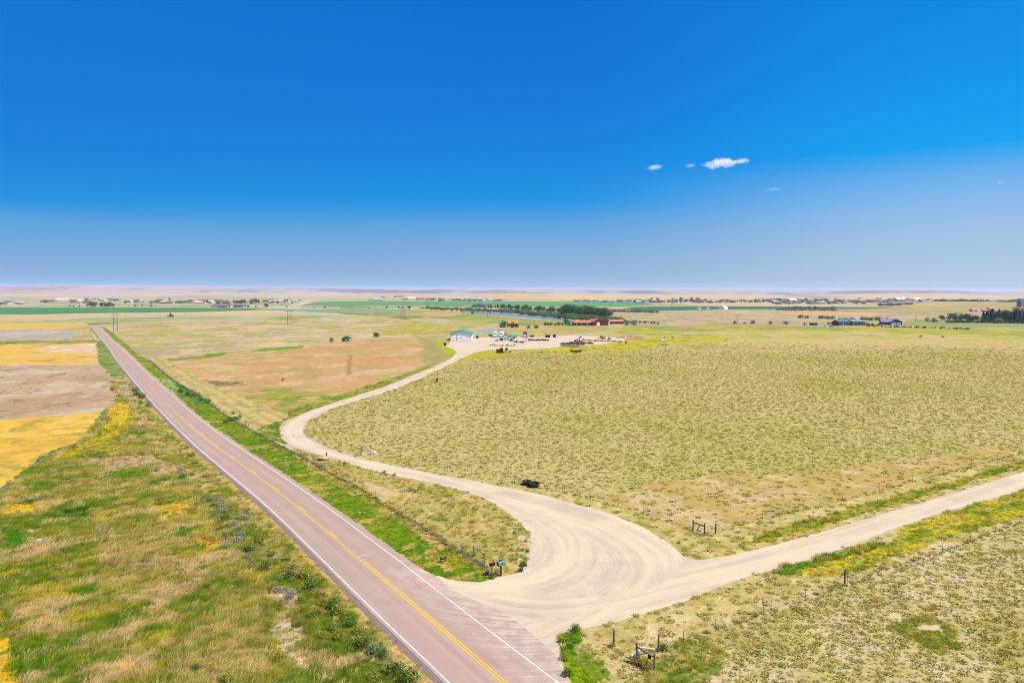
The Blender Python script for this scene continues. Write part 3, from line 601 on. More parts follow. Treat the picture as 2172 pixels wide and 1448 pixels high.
bm_ = N(nt, 'ShaderNodeMath', operation='MULTIPLY', i_1=.35); LK(nt, blot, bm_.inputs[0])
c2 = mixc(nt, bm_.outputs[0], c1, tuple(C((208, 184, 170))))
# gravel dust dragged onto the asphalt at the mouth of the junction
ad_ = N(nt, 'ShaderNodeAttribute', attribute_name='dust'); cu = N(nt, 'ShaderNodeAttribute', attribute_name='swing'); dn0 = N(nt, 'ShaderNodeCombineXYZ'); LK(nt, cu.outputs['Fac'], dn0.inputs[0])
dn1 = noise(nt, dn0.outputs[0], 2.2, 5, .7, .4, .64, 0, 1); dn2 = noise(nt, P, .55, 4, .6, .36, .62, .1, 1)
dm = N(nt, 'ShaderNodeMath', operation='MULTIPLY'); LK(nt, dn1, dm.inputs[0]); LK(nt, dn2, dm.inputs[1])
da = N(nt, 'ShaderNodeMath', operation='MULTIPLY'); LK(nt, ad_.outputs['Fac'], da.inputs[0]); LK(nt, dm.outputs[0], da.inputs[1]); da.use_clamp = True
c2 = mixc(nt, da.outputs[0], c2, tuple(C((240, 216, 196))))
v_ = N(nt, 'ShaderNodeVectorMath', operation='SCALE'); LK(nt, c2, v_.inputs[0]); LK(nt, grit, v_.inputs[3])
LK(nt, v_.outputs[0], b.inputs['Base Color']); b.inputs['Roughness'].default_value = .85
bn = N(nt, 'ShaderNodeTexNoise', i_Scale=30, i_Detail=2); LK(nt, P, bn.inputs[0])
bu = N(nt, 'ShaderNodeBump', i_Strength=.3, i_Distance=.02); LK(nt, bn.outputs[0], bu.inputs['Height']); LK(nt, bu.outputs[0], b.inputs['Normal'])
ASPH = m
cenL = chaikin(cen, 1)
# gravel with the curved marks of tyres
m, nt, b = nmat('gravel')
geo = N(nt, 'ShaderNodeNewGeometry'); P = geo.outputs['Position']
xa = N(nt, 'ShaderNodeAttribute', attribute_name='across'); xl_ = N(nt, 'ShaderNodeAttribute', attribute_name='along')
cb = N(nt, 'ShaderNodeCombineXYZ'); LK(nt, xa.outputs['Fac'], cb.inputs[0]); s = N(nt, 'ShaderNodeMath', operation='MULTIPLY', i_1=.035); LK(nt, xl_.outputs['Fac'], s.inputs[0]); LK(nt, s.outputs[0], cb.inputs[1])
w1 = noise(nt, cb.outputs[0], 4.6, 6, .8, .42, .64, 0, 1); w2 = noise(nt, cb.outputs[0], .7, 3, .5, .40, .6, 0, 1)
blot = noise(nt, P, .12, 5, .65, .4, .62, 0, 1); grit = noise(nt, P, 9, 4, .85, .3, .7, .84, 1.15)
pale = C((250, 230, 198)); greyp = C((204, 184, 166))
base = mixc(nt, blot, tuple(C((242,218,188))), tuple(C((216,195,174))))
k1 = N(nt, 'ShaderNodeMath', operation='MULTIPLY', i_1=.8); LK(nt, w1, k1.inputs[0])
c1 = mixc(nt, k1.outputs[0], base, tuple(greyp))
k2 = N(nt, 'ShaderNodeMath', operation='MULTIPLY', i_1=.6); LK(nt, w2, k2.inputs[0]); k2.inputs[1].default_value = .5
c2 = mixc(nt, k2.outputs[0], c1, tuple(pale))
v_ = N(nt, 'ShaderNodeVectorMath', operation='SCALE'); LK(nt, c2, v_.inputs[0]); LK(nt, grit, v_.inputs[3])
LK(nt, v_.outputs[0], b.inputs['Base Color']); b.inputs['Roughness'].default_value = .95; b.inputs['Specular IOR Level'].default_value = .1
bn = N(nt, 'ShaderNodeTexNoise', i_Scale=14, i_Detail=4, i_Roughness=.8); LK(nt, P, bn.inputs[0])
bu = N(nt, 'ShaderNodeBump', i_Strength=.4, i_Distance=.05); LK(nt, bn.outputs[0], bu.inputs['Height']); LK(nt, bu.outputs[0], b.inputs['Normal'])
GRAV = m
sheet('gravel_road', GRAVP, 0.012, GRAV, step=.9, rag=.28, edge=.35, attrs=a_track([D1, D2, D3]))
sheet('road_shoulder', SHP, 0.016, mat('shoulder gravel', (158, 134, 134), .95, .25, 9, k=1), step=1.5, rag=.16, edge=.4)
DUSTL = poly([(905,1212),(960,1250),(1030,1292),(1090,1325),(1140,1372),(1185,1430)])
SWING = chaikin(poly([(700,1120),(820,1185),(900,1222),(990,1250),(1100,1262)]), 2)
def a_road(me, x, y):
    a_track([cenL])(me, x, y)
    d = np.abs(line_uv(x, y, DUSTL)[0]); vflt(me, 'dust', np.clip(1.25 - d / 4.2, 0, 1) ** 1.3 + .30 * np.clip(1 - d / 9, 0, 1)); vflt(me, 'swing', line_uv(x, y, SWING)[0])
sheet('road', ROADP, 0.022, ASPH, step=.8, rag=.07, edge=.5, attrs=a_road)

def ribbon(name, L, wd, z, m, jit=0.0):
    L = np.asarray(L); a = offset(L, wd / 2); c = offset(L, -wd / 2)
    n = len(L); V = np.concatenate([np.c_[a, np.full(n, z)], np.c_[c, np.full(n, z)]])
    Q = np.stack([np.arange(n - 1), np.arange(n - 1) + n, np.arange(1, n) + n, np.arange(1, n)], -1)
    me = set_mesh(name, V, Q[:, ::-1]); o = link(name, me, m); tag(o, kind='structure'); return o
WP = mat('white road paint', (250, 242, 240), .7, .06, 3, k=1); YP = mat('yellow road paint', (255, 214, 0), .7, .05, 3, k=1)
lwr = resample(lw, 2.5); rwr = resample(rw, 2.5)
ribbon('edge_line', lwr, .15, .0275, WP); ribbon('edge_line', rwr, .15, .0275, WP)
ylr = resample(yl, 1.0)
ribbon('centre_line', offset(ylr, .14 * _s), .13, .0275, YP)
# broken line beside it, solid after the passing zone ends
def part(L, s0, s1):
    d = np.concatenate([[0], np.cumsum(np.hypot(*(L[1:] - L[:-1]).T))]); t = np.arange(s0, s1 + .01, .5)
    return np.stack([np.interp(t, d, L[:, 0]), np.interp(t, d, L[:, 1])], -1)
dl = np.concatenate([[0], np.cumsum(np.hypot(*(ylr[1:] - ylr[:-1]).T))])
_, usol = line_uv(np.array([GV(765.7, 1186.3).x]), np.array([GV(765.7, 1186.3).y]), ylr); usol = float(usol[0])
off2 = offset(ylr, -.14 * _s)
ribbon('centre_line', part(off2, usol, dl[-1]), .13, .0275, YP)
s0 = usol - 12.2 + 1.0
dash = []
while s0 > 0:
    dash.append(ribbon('centre_dash', part(off2, s0, s0 + 3.0), .15, .0275, YP)); s0 -= 12.2
# beyond the passing zone only dashes remain
cc = resample(cenL, 1.0); _, u0 = line_uv(np.array([ylr[0][0]]), np.array([ylr[0][1]]), cc); u = float(u0[0]) - 9
while u > 5:
    ribbon('centre_dash', part(cc, u - 3, u), .15, .0275, YP); u -= 12.2
# white survey mark on the asphalt near the junction
mb = MB(); p = GV(768, 1178, .0275); mb.box((p.x, p.y, p.z), (.08, 1.3, .001), rz=R(-40)); 
p2 = GV(774, 1179, .0275); mb.box((p2.x, p2.y, p2.z), (.06, 1.0, .001), rz=R(80)); 
tag(mb.build('survey_mark', WP), kind='structure')

# thin lanes and far roads
LANE = mat('pale lane', (222, 206, 180), .95, .1, .5, k=1); ASF = mat('far asphalt', (206, 190, 178), .9, .1, .2, k=1)
def road_px(name, pts, wd, z, m): return ribbon(name, resample(chaikin(poly(pts), 2), 6.0), wd, z, m)
road_px('farm_lane', [(-60,725),(0,723.8),(133,720),(218,719.4)], 3.2, .03, LANE)
road_px('country_road', [(198,691.4),(214,689.6),(253,686.8),(329,683.2),(405,680),(480,679.6),(560,680.6)], 6.5, .03, ASF)
road_px('country_road', [(660,664.2),(690,666.2),(772,671.6),(839,676.2),(900,680),(948,684)], 7, .05, LANE)
road_px('country_road', [(890,675.4),(912,676),(955,681)], 5, .05, LANE)
road_px('country_road', [(550,655.4),(575,652.6),(601,650),(630,646.2),(645,642.2),(652,639),(662,637)], 14, .06, LANE)
road_px('farm_lane', [(1912,691),(1960,692.6),(2080,695),(2200,697),(2400,699)], 5, .03, LANE)
# crops under the pivots
def crop(pts, c, z, c2, sc_=.02):
    m, nt, b = nmat('crop'); geo = N(nt, 'ShaderNodeNewGeometry')
    f = noise(nt, geo.outputs['Position'], sc_, 4, .6, .35, .65); f2 = noise(nt, geo.outputs['Position'], .8, 3, .7, .3, .7, .8, 1.2)
    o = mixc(nt, f, tuple(C(c)), tuple(C(c2))); v = N(nt, 'ShaderNodeVectorMath', operation='SCALE'); LK(nt, o, v.inputs[0]); LK(nt, f2, v.inputs[3]); LK(nt, v.outputs[0], b.inputs['Base Color'])
    b.inputs['Roughness'].default_value = .9
    return sheet('crop_field', poly(pts), z, m, step=60, edge=12)
crop([(-300,651.6),(0,652),(240,652.4),(500,653),(572,655.4),(548,657.2),(440,661),(200,664),(60,667),(0,666.2),(-300,667)], (76,150,80), .12, (62,134,68))
crop([(640,648.3),(646.6,645.7),(668,641),(706,639.4),(1000,638.4),(1320,640.3),(1368,640.2),(1388,645.6),(1320,650.2),(1175,650),(1000,647.6),(773,648)], (104,168,84), .12, (86,150,74))
crop([(556,657.2),(575,654.2),(640,655.8),(714,654.8),(806,654.4),(872,656.4),(850,660),(640,660.2)], (118,182,138), .12, (104,168,128))
crop([(1320,654.4),(1353,650.9),(1468,649.2),(1680,649.8),(1800,651),(1900,652.6),(1820,655.2),(1645,655.8),(1548,656),(1427,658.8),(1353,658.2)], (52,122,76), .12, (46,112,66))
crop([(1650,625.8),(1700,624.7),(1800,624.5),(1872,625.4),(1835,628),(1790,630),(1720,630.2),(1675,628.4)], (96,150,104), .15, (86,140,96))
# water
def water(name, pts, c, rough=.35):
    m, nt, b = nmat('water'); b.inputs['Base Color'].default_value = (*C(c), 1); b.inputs['Roughness'].default_value = rough; b.inputs['Specular IOR Level'].default_value = .3
    geo = N(nt, 'ShaderNodeNewGeometry'); f = noise(nt, geo.outputs['Position'], .06, 3, .6, .4, .6)
    o = mixc(nt, f, tuple(C(c)), tuple(C(tuple(max(0, v - 22) for v in c)))); LK(nt, o, b.inputs['Base Color'])
    bn = N(nt, 'ShaderNodeTexNoise', i_Scale=.8, i_Detail=3); LK(nt, geo.outputs['Position'], bn.inputs[0]); bu = N(nt, 'ShaderNodeBump', i_Strength=.3, i_Distance=.1); LK(nt, bn.outputs[0], bu.inputs['Height']); LK(nt, bu.outputs[0], b.inputs['Normal'])
    return sheet(name, chaikin(np.vstack([poly(pts), poly(pts)[:1]]), 2)[:-1], .06, m, step=25, edge=4)
water('river', [(962,659.6),(984,659.6),(1060,663.8),(1142,670.2),(1210,678),(1216,682),(1205,681),(1142,675.8),(1060,669.2),(994,662.6)], (146,168,188))
water('pond', [(1007,702),(1011,698.6),(1040,697.8),(1058,698.2),(1064,701),(1060,705),(1030,706),(1008,706.6)], (176,192,190), .5)
water('pond', [(1040,686.6),(1048,685),(1064,684.8),(1064,686.8),(1052,688),(1043,688)], (190,204,208), .5)
# ------------------------------------------------------------------ mesas on the horizon, low rises
def hill_mat():
    m, nt, b = nmat('badland slopes'); a = N(nt, 'ShaderNodeAttribute', attribute_name='land'); LK(nt, a.outputs['Color'], b.inputs['Base Color'])
    b.inputs['Roughness'].default_value = 1; b.inputs['Specular IOR Level'].default_value = 0; return m
HM = hill_mat()
SKY = [(-700,609),(0,607.2),(60,607),(140,605.2),(165,606),(245,606),(300,607.8),(360,606.5),(460,609),(500,611),(600,610.2),(700,611.2),(850,612.8),(1000,613.2),(1200,614),(1400,614.8),(1550,615),
       (1610,615.2),(1640,617),(1705,617.2),(1730,616),(1790,616.4),(1830,615.2),(1950,615),(2000,615.8),(2040,616.4),(2060,618),(2100,618.8),(2150,617.6),(2172,617.4),(2900,618)]
az2 = np.linspace(-49, 49, 1000) * math.pi / 180
pxs = 1086 + FPX * np.tan(az2) / math.cos(PITCH)
skyy = np.interp(pxs, [p[0] for p in SKY], [p[1] for p in SKY]); hz = 616.4 + (pxs - 1086) * math.tan(ROLL)
nD = 46; tt = np.linspace(0, 1, nD)
D = 6400 + 3600 * tt
DD, AA = np.meshgrid(D, az2, indexing='ij'); TT = np.repeat(tt[:, None], len(az2), 1)
X = DD * np.tan(AA); Y = DD.copy()
top = CAMH + (hz - skyy)[None, :] / FPX * 9300 * .98
bench = fbm(X, Y, 900, 7, 4)
e0 = .04 + .14 * (fbm(X, Y * .3, 1500, 8, 5, .6) - .5) * 2 * .6
scarp = sstep(TT, e0, e0 + .26); low = sstep(TT, .0, .4) * .12
Z = -1 + (top + 1) * (low + (1 - .12) * scarp) * np.where(TT < .8, 1, 1)
gul = np.abs(fbm(X, Y * .35, 260, 9, 5, .6) - .5) * 2
Z = np.where(TT < .78, Z - (gul < .22) * 0 - 16 * (.5 - gul) * np.sin(np.clip(scarp, 0, 1) * math.pi) + 3 * (bench - .5), Z)
Z[TT >= .78] = np.minimum(Z, top)[TT >= .78]
Z = np.minimum(Z, top + 0.0)
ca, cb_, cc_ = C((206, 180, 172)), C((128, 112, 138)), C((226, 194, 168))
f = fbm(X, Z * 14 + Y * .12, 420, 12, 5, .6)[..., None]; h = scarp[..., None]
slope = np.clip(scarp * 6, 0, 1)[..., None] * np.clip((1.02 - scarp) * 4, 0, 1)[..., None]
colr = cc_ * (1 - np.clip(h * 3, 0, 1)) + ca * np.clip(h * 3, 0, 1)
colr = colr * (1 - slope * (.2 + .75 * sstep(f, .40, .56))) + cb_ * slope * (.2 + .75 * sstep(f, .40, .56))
left = sstep(-(X / Y), .1, .5)[..., None]
colr = colr * (1 - .5 * left * sstep(f, .5, .7)) + C((182, 152, 150)) * .5 * left * sstep(f, .5, .7)
I = np.arange(nD * len(az2)).reshape(nD, len(az2))
Q = np.stack([I[:-1, :-1], I[:-1, 1:], I[1:, 1:], I[1:, :-1]], -1).reshape(-1, 4)
# back slope so the mesa is a solid landform
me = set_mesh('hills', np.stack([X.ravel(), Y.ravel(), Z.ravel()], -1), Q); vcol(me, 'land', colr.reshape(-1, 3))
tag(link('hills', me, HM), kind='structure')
me = set_mesh('hills', np.stack([np.tan(az2[[0, -1, -1, 0]]) * np.array([9990, 9990, 16000, 16000]), [9990, 9990, 16000, 16000], [15, 15, 5, 5]], -1), np.array([[0, 1, 2, 3]])); vcol(me, 'land', np.tile(ca, (4, 1)))
tag(link('hills', me, HM), kind='structure')
def mound(pxc, Dc, rx, ry, h, c, c2, sd, n=60):
    a = math.atan((pxc - 1086) / FPX); cx, cy = math.tan(a) * Dc, Dc
    u, v = np.meshgrid(np.linspace(-1, 1, n), np.linspace(-1, 1, n), indexing='ij'); r = np.hypot(u, v)
    x = cx + u * rx; y = cy + v * ry; wv = .6 + .8 * fbm(x, y, rx * .5, sd)
    z = h * np.clip(np.cos(np.clip(r * wv, 0, 1) * math.pi) * .5 + .5, 0, 1) - .8
    me = set_mesh('hill', np.stack([x.ravel(), y.ravel(), z.ravel()], -1), np.stack([(I2 := np.arange(n * n).reshape(n, n))[:-1, :-1], I2[1:, :-1], I2[1:, 1:], I2[:-1, 1:]], -1).reshape(-1, 4))
    f = sstep(fbm(x, y, rx * .4, sd + 4, 4), .4, .62).reshape(-1, 1)
    vcol(me, 'land', C(c) * (1 - f) + C(c2) * f)
    for p in me.polygons: p.use_smooth = True
    tag(link('hill', me, HM), kind='structure')
mound(1100, 3300, 280, 600, 21, (202, 178, 132), (226, 184, 128), 31)
mound(1190, 3000, 330, 420, 13, (228, 190, 134), (214, 182, 132), 32)
mound(900, 3400, 420, 500, 14, (212, 184, 156), (196, 176, 140), 33)
mound(1930, 4600, 820, 900, 23, (226, 194, 160), (214, 184, 156), 34)
mound(2160, 5200, 600, 900, 24, (214, 186, 160), (204, 182, 156), 35)
mound(1460, 4700, 700, 700, 13, (224, 192, 150), (212, 186, 150), 36)
mound(430, 2700, 260, 400, 9, (186, 176, 142), (196, 178, 148), 37)
mound(150, 5200, 1100, 1100, 26, (206, 180, 166), (190, 164, 158), 38)
mound(2060, 1650, 330, 380, 9, (182, 168, 112), (204, 176, 126), 39)

# ------------------------------------------------------------------ grass
hid = bpy.data.collections.new('tufts')
def leafmat(name, k=1.0, trans=.25):
    m, nt, b = nmat(name)
    a = N(nt, 'ShaderNodeAttribute', attribute_type='INSTANCER', attribute_name='gcol'); c = N(nt, 'ShaderNodeAttribute', attribute_name='bl')
    s = N(nt, 'ShaderNodeMath', operation='MULTIPLY', i_1=k); LK(nt, c.outputs['Fac'], s.inputs[0])
    v = N(nt, 'ShaderNodeVectorMath', operation='SCALE'); LK(nt, a.outputs['Vector'], v.inputs[0]); LK(nt, s.outputs[0], v.inputs[3])
    LK(nt, v.outputs[0], b.inputs['Base Color']); b.inputs['Roughness'].default_value = .7; b.inputs['Specular IOR Level'].default_value = .1
    # blades are fuzzy, not flat cards: their light comes mostly from above
    gn = N(nt, 'ShaderNodeNewGeometry'); nv = N(nt, 'ShaderNodeVectorMath', operation='SCALE', i_3=.35); LK(nt, gn.outputs['Normal'], nv.inputs[0])
    na = N(nt, 'ShaderNodeVectorMath', operation='ADD'); LK(nt, nv.outputs[0], na.inputs[0]); na.inputs[1].default_value = (0.1, 0, .8); nz = N(nt, 'ShaderNodeVectorMath', operation='NORMALIZE'); LK(nt, na.outputs[0], nz.inputs[0]); LK(nt, nz.outputs[0], b.inputs['Normal'])
    tr = N(nt, 'ShaderNodeBsdfTranslucent'); LK(nt, v.outputs[0], tr.inputs[0])
    mx = N(nt, 'ShaderNodeMixShader', i_0=trans); LK(nt, b.outputs[0], mx.inputs[1]); LK(nt, tr.outputs[0], mx.inputs[2])
    LK(nt, mx.outputs[0], [n for n in nt.nodes if n.type == 'OUTPUT_MATERIAL'][0].inputs[0]); return m
LM = leafmat('grass blades', 1.58, .38)
def tuft_mesh(name, nb, rad, h, wd, lean, spread, r):
    V = []; Fc = []; bl = []
    for i in range(nb):
        a = r.uniform(0, 6.283); q = rad * math.sqrt(r.random()); x, y = q * math.cos(a), q * math.sin(a)
        hh = h * r.uniform(.55, 1.1); a2 = a + r.uniform(-.8, .8); lx = spread * hh * math.cos(a2) * r.uniform(.3, 1) + lean[0] * hh; ly = spread * hh * math.sin(a2) * r.uniform(.3, 1) + lean[1] * hh
        t = r.uniform(0, 3.14); wx, wy = wd * math.cos(t) / 2, wd * math.sin(t) / 2; k = len(V)
        V += [(x - wx, y - wy, 0), (x + wx, y + wy, 0), (x + lx * .45 + wx, y + ly * .45 + wy, hh * .6), (x + lx * .45 - wx, y + ly * .45 - wy, hh * .6), (x + lx, y + ly, hh * r.uniform(.8, 1))]
        Fc += [(k, k + 1, k + 2, k + 3), (k + 3, k + 2, k + 4)]; bl += [r.uniform(.72, 1.3)] * 5
    me = bpy.data.meshes.new(name); me.from_pydata(V, [], Fc); vflt(me, 'bl', bl); me.materials.append(LM); return me
def scatter(name, pts, cols, scales, rots, protos, label, cat='grass', z=0.0):
    n = len(pts)
    if not n: return
    me = bpy.data.meshes.new(name); me.vertices.add(n); co = np.zeros((n, 3), np.float32); co[:, :2] = pts; co[:, 2] = z; me.vertices.foreach_set('co', co.ravel())
    vcol(me, 'gcol', cols)
    a = me.attributes.new('gsc', 'FLOAT_VECTOR', 'POINT'); a.data.foreach_set('vector', np.asarray(scales, np.float32).ravel())
    a = me.attributes.new('grt', 'FLOAT_VECTOR', 'POINT'); a.data.foreach_set('vector', np.asarray(rots, np.float32).ravel())
    a = me.attributes.new('gix', 'INT', 'POINT'); a.data.foreach_set('value', NR.randint(0, len(protos), n).astype(np.int32))
    c = bpy.data.collections.new(name + ' tufts')
    for i, pm in enumerate(protos):
        c.objects.link(bpy.data.objects.new('tuft', pm))
    ng = bpy.data.node_groups.new(name, 'GeometryNodeTree')
    ng.interface.new_socket('Geometry', in_out='INPUT', socket_type='NodeSocketGeometry'); ng.interface.new_socket('Geometry', in_out='OUTPUT', socket_type='NodeSocketGeometry')
    gi = ng.nodes.new('NodeGroupInput'); go = ng.nodes.new('NodeGroupOutput'); ip = ng.nodes.new('GeometryNodeInstanceOnPoints'); ci = ng.nodes.new('GeometryNodeCollectionInfo')
    ci.inputs['Collection'].default_value = c; ci.inputs['Separate Children'].default_value = True; ci.inputs['Reset Children'].default_value = True
    def na_(nm, ty):
        q = ng.nodes.new('GeometryNodeInputNamedAttribute'); q.data_type = ty; q.inputs['Name'].default_value = nm
        return q.outputs['Attribute']
    ip.inputs['Pick Instance'].default_value = True
    ng.links.new(gi.outputs[0], ip.inputs['Points']); ng.links.new(ci.outputs[0], ip.inputs['Instance']); ng.links.new(na_('gix', 'INT'), ip.inputs['Instance Index'])
    ng.links.new(na_('gsc', 'FLOAT_VECTOR'), ip.inputs['Scale']); ng.links.new(na_('grt', 'FLOAT_VECTOR'), ip.inputs['Rotation']); ng.links.new(ip.outputs[0], go.inputs[0])
    o = link(name, me, None); md = o.modifiers.new('grass', 'NODES'); md.node_group = ng
    tag(o, label, cat, kind='stuff'); return o
ROADM = [np.array(ROADP), np.array(SHP), np.array(resample(np.vstack([GRAVP, GRAVP[:1]]), 1.0))]
def off_road(x, y):
    k = np.ones(x.shape, bool)
    wx = (fbm(x, y, 1.2, 400, 3) - .5) * .9
    for Pm in ROADM:
        b = (x > Pm[:, 0].min()) & (x < Pm[:, 0].max()) & (y > Pm[:, 1].min()) & (y < Pm[:, 1].max()) & k
        ix = np.nonzero(b)[0]; k[ix[inside(x[ix] + wx[ix], y[ix] + wx[ix], Pm)]] = False
    return k
def field(x0, x1, y0, y1, step):
    gx, gy = np.meshgrid(np.arange(x0, x1, step), np.arange(y0, y1, step)); gx = gx.ravel(); gy = gy.ravel()
    row = np.round((gy - y0) / step) % 2; gx = gx + row * .5 * step
    gx = gx + NR.uniform(-.36, .36, gx.size) * step; gy = gy + NR.uniform(-.36, .36, gy.size) * step
    ux, uy = to_px(gx, gy); k = (ux > -330) & (ux < 2500) & (uy < 2100) & (gy > 24)
    return gx[k], gy[k]
r = random.Random(3)
# bunchgrass clumps on the pastures
LMB = leafmat('bunchgrass blades', 1.3, .3)
bunch = [tuft_mesh('bunchgrass', 40, .20, .17, .036, (.12, .1), 1.2, r) for _ in range(4)]
for q in bunch: q.materials.clear(); q.materials.append(LMB)
px_, py_, cs_, ss_, rs_ = [], [], [], [], []
for y0, y1, st, kk in ((24, 80, .60, .9), (80, 150, 1.0, 1.05), (150, 290, 1.3, 1.3), (290, 430, 1.7, 1.6)):
    gx, gy = field(-190, 390, y0, y1, st); k = off_road(gx, gy); gx, gy = gx[k], gy[k]
    c, tu, gr = paint(gx, gy)
    pp = tu * (.62 + .7 * fbm(gx, gy, 22, 61, 3)) * np.clip((430 - gy) / 120, 0, 1)
    k = NR.uniform(0, 1, gx.size) < pp; gx, gy, c = gx[k], gy[k], c[k]; n = gx.size
    v = NR.uniform(0, 1, n)[:, None]
    oc = np.where(v < .55, C((148, 150, 64)), np.where(v < .8, C((184, 166, 98)), C((118, 138, 44))))
    fd = np.clip((gy - 90) / 320, 0, .55)[:, None]; c = (c * (.25 + fd) + oc * (.75 - fd)) * np.array([1.06, 1.0, .72]); c = c * NR.uniform(.8, 1.2, n)[:, None]
    s = NR.uniform(.55, 1.5, n) ** 1.3 * kk
    px_.append(gx); py_.append(gy); cs_.append(c); ss_.append(np.stack([s * 1.15, s * 1.15, s * NR.uniform(.6, 1.0, n)], -1)); rs_.append(np.stack([np.zeros(n), np.zeros(n), NR.uniform(0, 6.28, n)], -1))
scatter('bunchgrass', np.stack([np.concatenate(px_), np.concatenate(py_)], -1), np.concatenate(cs_), np.concatenate(ss_), np.concatenate(rs_), bunch, 'olive bunchgrass clumps dotted over the dry pasture')
NB = sum(map(len, px_))
# tall wind-laid grass beside the road
tall = [tuft_mesh('tall_grass', 60, .42, .55, .022, (.42, .26), .55, r) for _ in range(5)]
px_, py_, cs_, ss_, rs_ = [], [], [], [], []
for y0, y1, st, kk in ((24, 80, .36, 1.0), (80, 140, .52, 1.25), (140, 230, 1.0, 1.7)):
    gx, gy = field(-190, 140, y0, y1, st); k = off_road(gx, gy); gx, gy = gx[k], gy[k]
    c, tu, gr = paint(gx, gy)
    k = NR.uniform(0, 1, gx.size) < gr * (.72 + .5 * fbm(gx, gy, 3, 62, 4)); gx, gy, c, gr = gx[k], gy[k], c[k], gr[k]; n = gx.size
    v = NR.uniform(0, 1, n)[:, None]
    c = np.where(v > .90, C((206, 186, 140)), np.where(v < .10, C((96, 128, 30)), c)) * np.array([1.07, 1.03, .72]); c = c * NR.uniform(.82, 1.22, n)[:, None]
    near_road = np.abs(line_uv(gx, gy, cenL)[0]) < 9
    s = NR.uniform(.5, 1.2, n) * kk * np.where(gr > .8, 1, .6) * np.where(near_road, .6, 1)
    h = s * (.55 + .9 * fbm(gx, gy, 7, 63, 3))
    px_.append(gx); py_.append(gy); cs_.append(c); ss_.append(np.stack([s, s, h], -1)); rs_.append(np.stack([np.zeros(n), np.zeros(n), NR.normal(0, .5, n)], -1))
scatter('tall_grass', np.stack([np.concatenate(px_), np.concatenate(py_)], -1), np.concatenate(cs_), np.concatenate(ss_), np.concatenate(rs_), tall, 'tall wind-combed roadside grass, part green and part dry')
print('clumps', NB, 'tall', sum(map(len, px_)))
# rough dead growth along the fence foot
fa = resample(fenceA, .5); n = len(fa)
dead = [tuft_mesh('dead_weed', 50, .2, .32, .02, (.1, .1), .6, r) for _ in range(3)]
fp = np.repeat(fa, 2, 0); fp = fp + NR.normal(0, .16, fp.shape); n = len(fp)
k = (fp[:, 1] < 300); fp = fp[k]; n = len(fp)
f = fbm(fp[:, 0], fp[:, 1], 9, 71, 3)[:, None]
c = np.where(f > .52, C((176, 158, 140)), C((150, 134, 80))); c = np.where(NR.uniform(0, 1, n)[:, None] < .2, C((96, 112, 40)), c) * NR.uniform(.6, 1.1, n)[:, None]
s = NR.uniform(.5, 1.0, n) * (1 + .4 * (f[:, 0] > .52)); scatter('fence_weeds', fp, c, np.stack([s, s, s * .9], -1), np.stack([np.zeros(n)] * 2 + [NR.uniform(0, 6.28, n)], -1), dead, 'grey dead weeds caught along the foot of the roadside fence', 'weeds')

# greener growth left standing under the pasture fence wires
fw = np.vstack([resample(poly([(1397,1383),(1450,1363),(1517,1338),(1619.8,1301.4),(1708.5,1272.5),(1797,1240.9),(1870.5,1211),(1937,1192),(1999,1171),(2058,1147),(2112,1126.7),(2162.7,1107.9),(2270,1070)]), .35),
                resample(poly([(1091.6,1025),(1197,1044),(1312,1073.5),(1418.7,1106.5),(1494,1134)]), .6), resample(poly([(1518,1131),(1617.8,1100),(1787,1062.7),(1935,1023),(2061,991),(2230,943)]), .8)])
fw = fw + NR.normal(0, .22, fw.shape); k = NR.uniform(0, 1, len(fw)) < .25 + .9 * fbm(fw[:, 0], fw[:, 1], 6, 72, 3); fw = fw[k]; n = len(fw)
c = np.where(NR.uniform(0, 1, n)[:, None] < .5, C((136, 146, 62)), C((178, 160, 92))); s = NR.uniform(.6, 1.2, n)
scatter('fence_grass', fw, c, np.stack([s, s, s * .8], -1), np.stack([np.zeros(n)] * 2 + [NR.uniform(0, 6.28, n)], -1), dead, 'taller green and straw grass left standing under the pasture fences', 'grass')

# ------------------------------------------------------------------ air
mb = MB(); mb.box((0, 8500, 47), (30000, 19500, 98)); 
m = bpy.data.materials.new('haze'); m.use_nodes = True; nt = m.node_tree; nt.nodes.clear()
o_ = N(nt, 'ShaderNodeOutputMaterial'); pv = N(nt, 'ShaderNodeVolumePrincipled'); LK(nt, pv.outputs[0], o_.inputs['Volume'])
pv.inputs['Color'].default_value = (.60, .74, 1.0, 1); pv.inputs['Density'].default_value = HAZE; pv.inputs['Anisotropy'].default_value = 0.0
o = mb.build('haze', m); tag(o, kind='stuff')

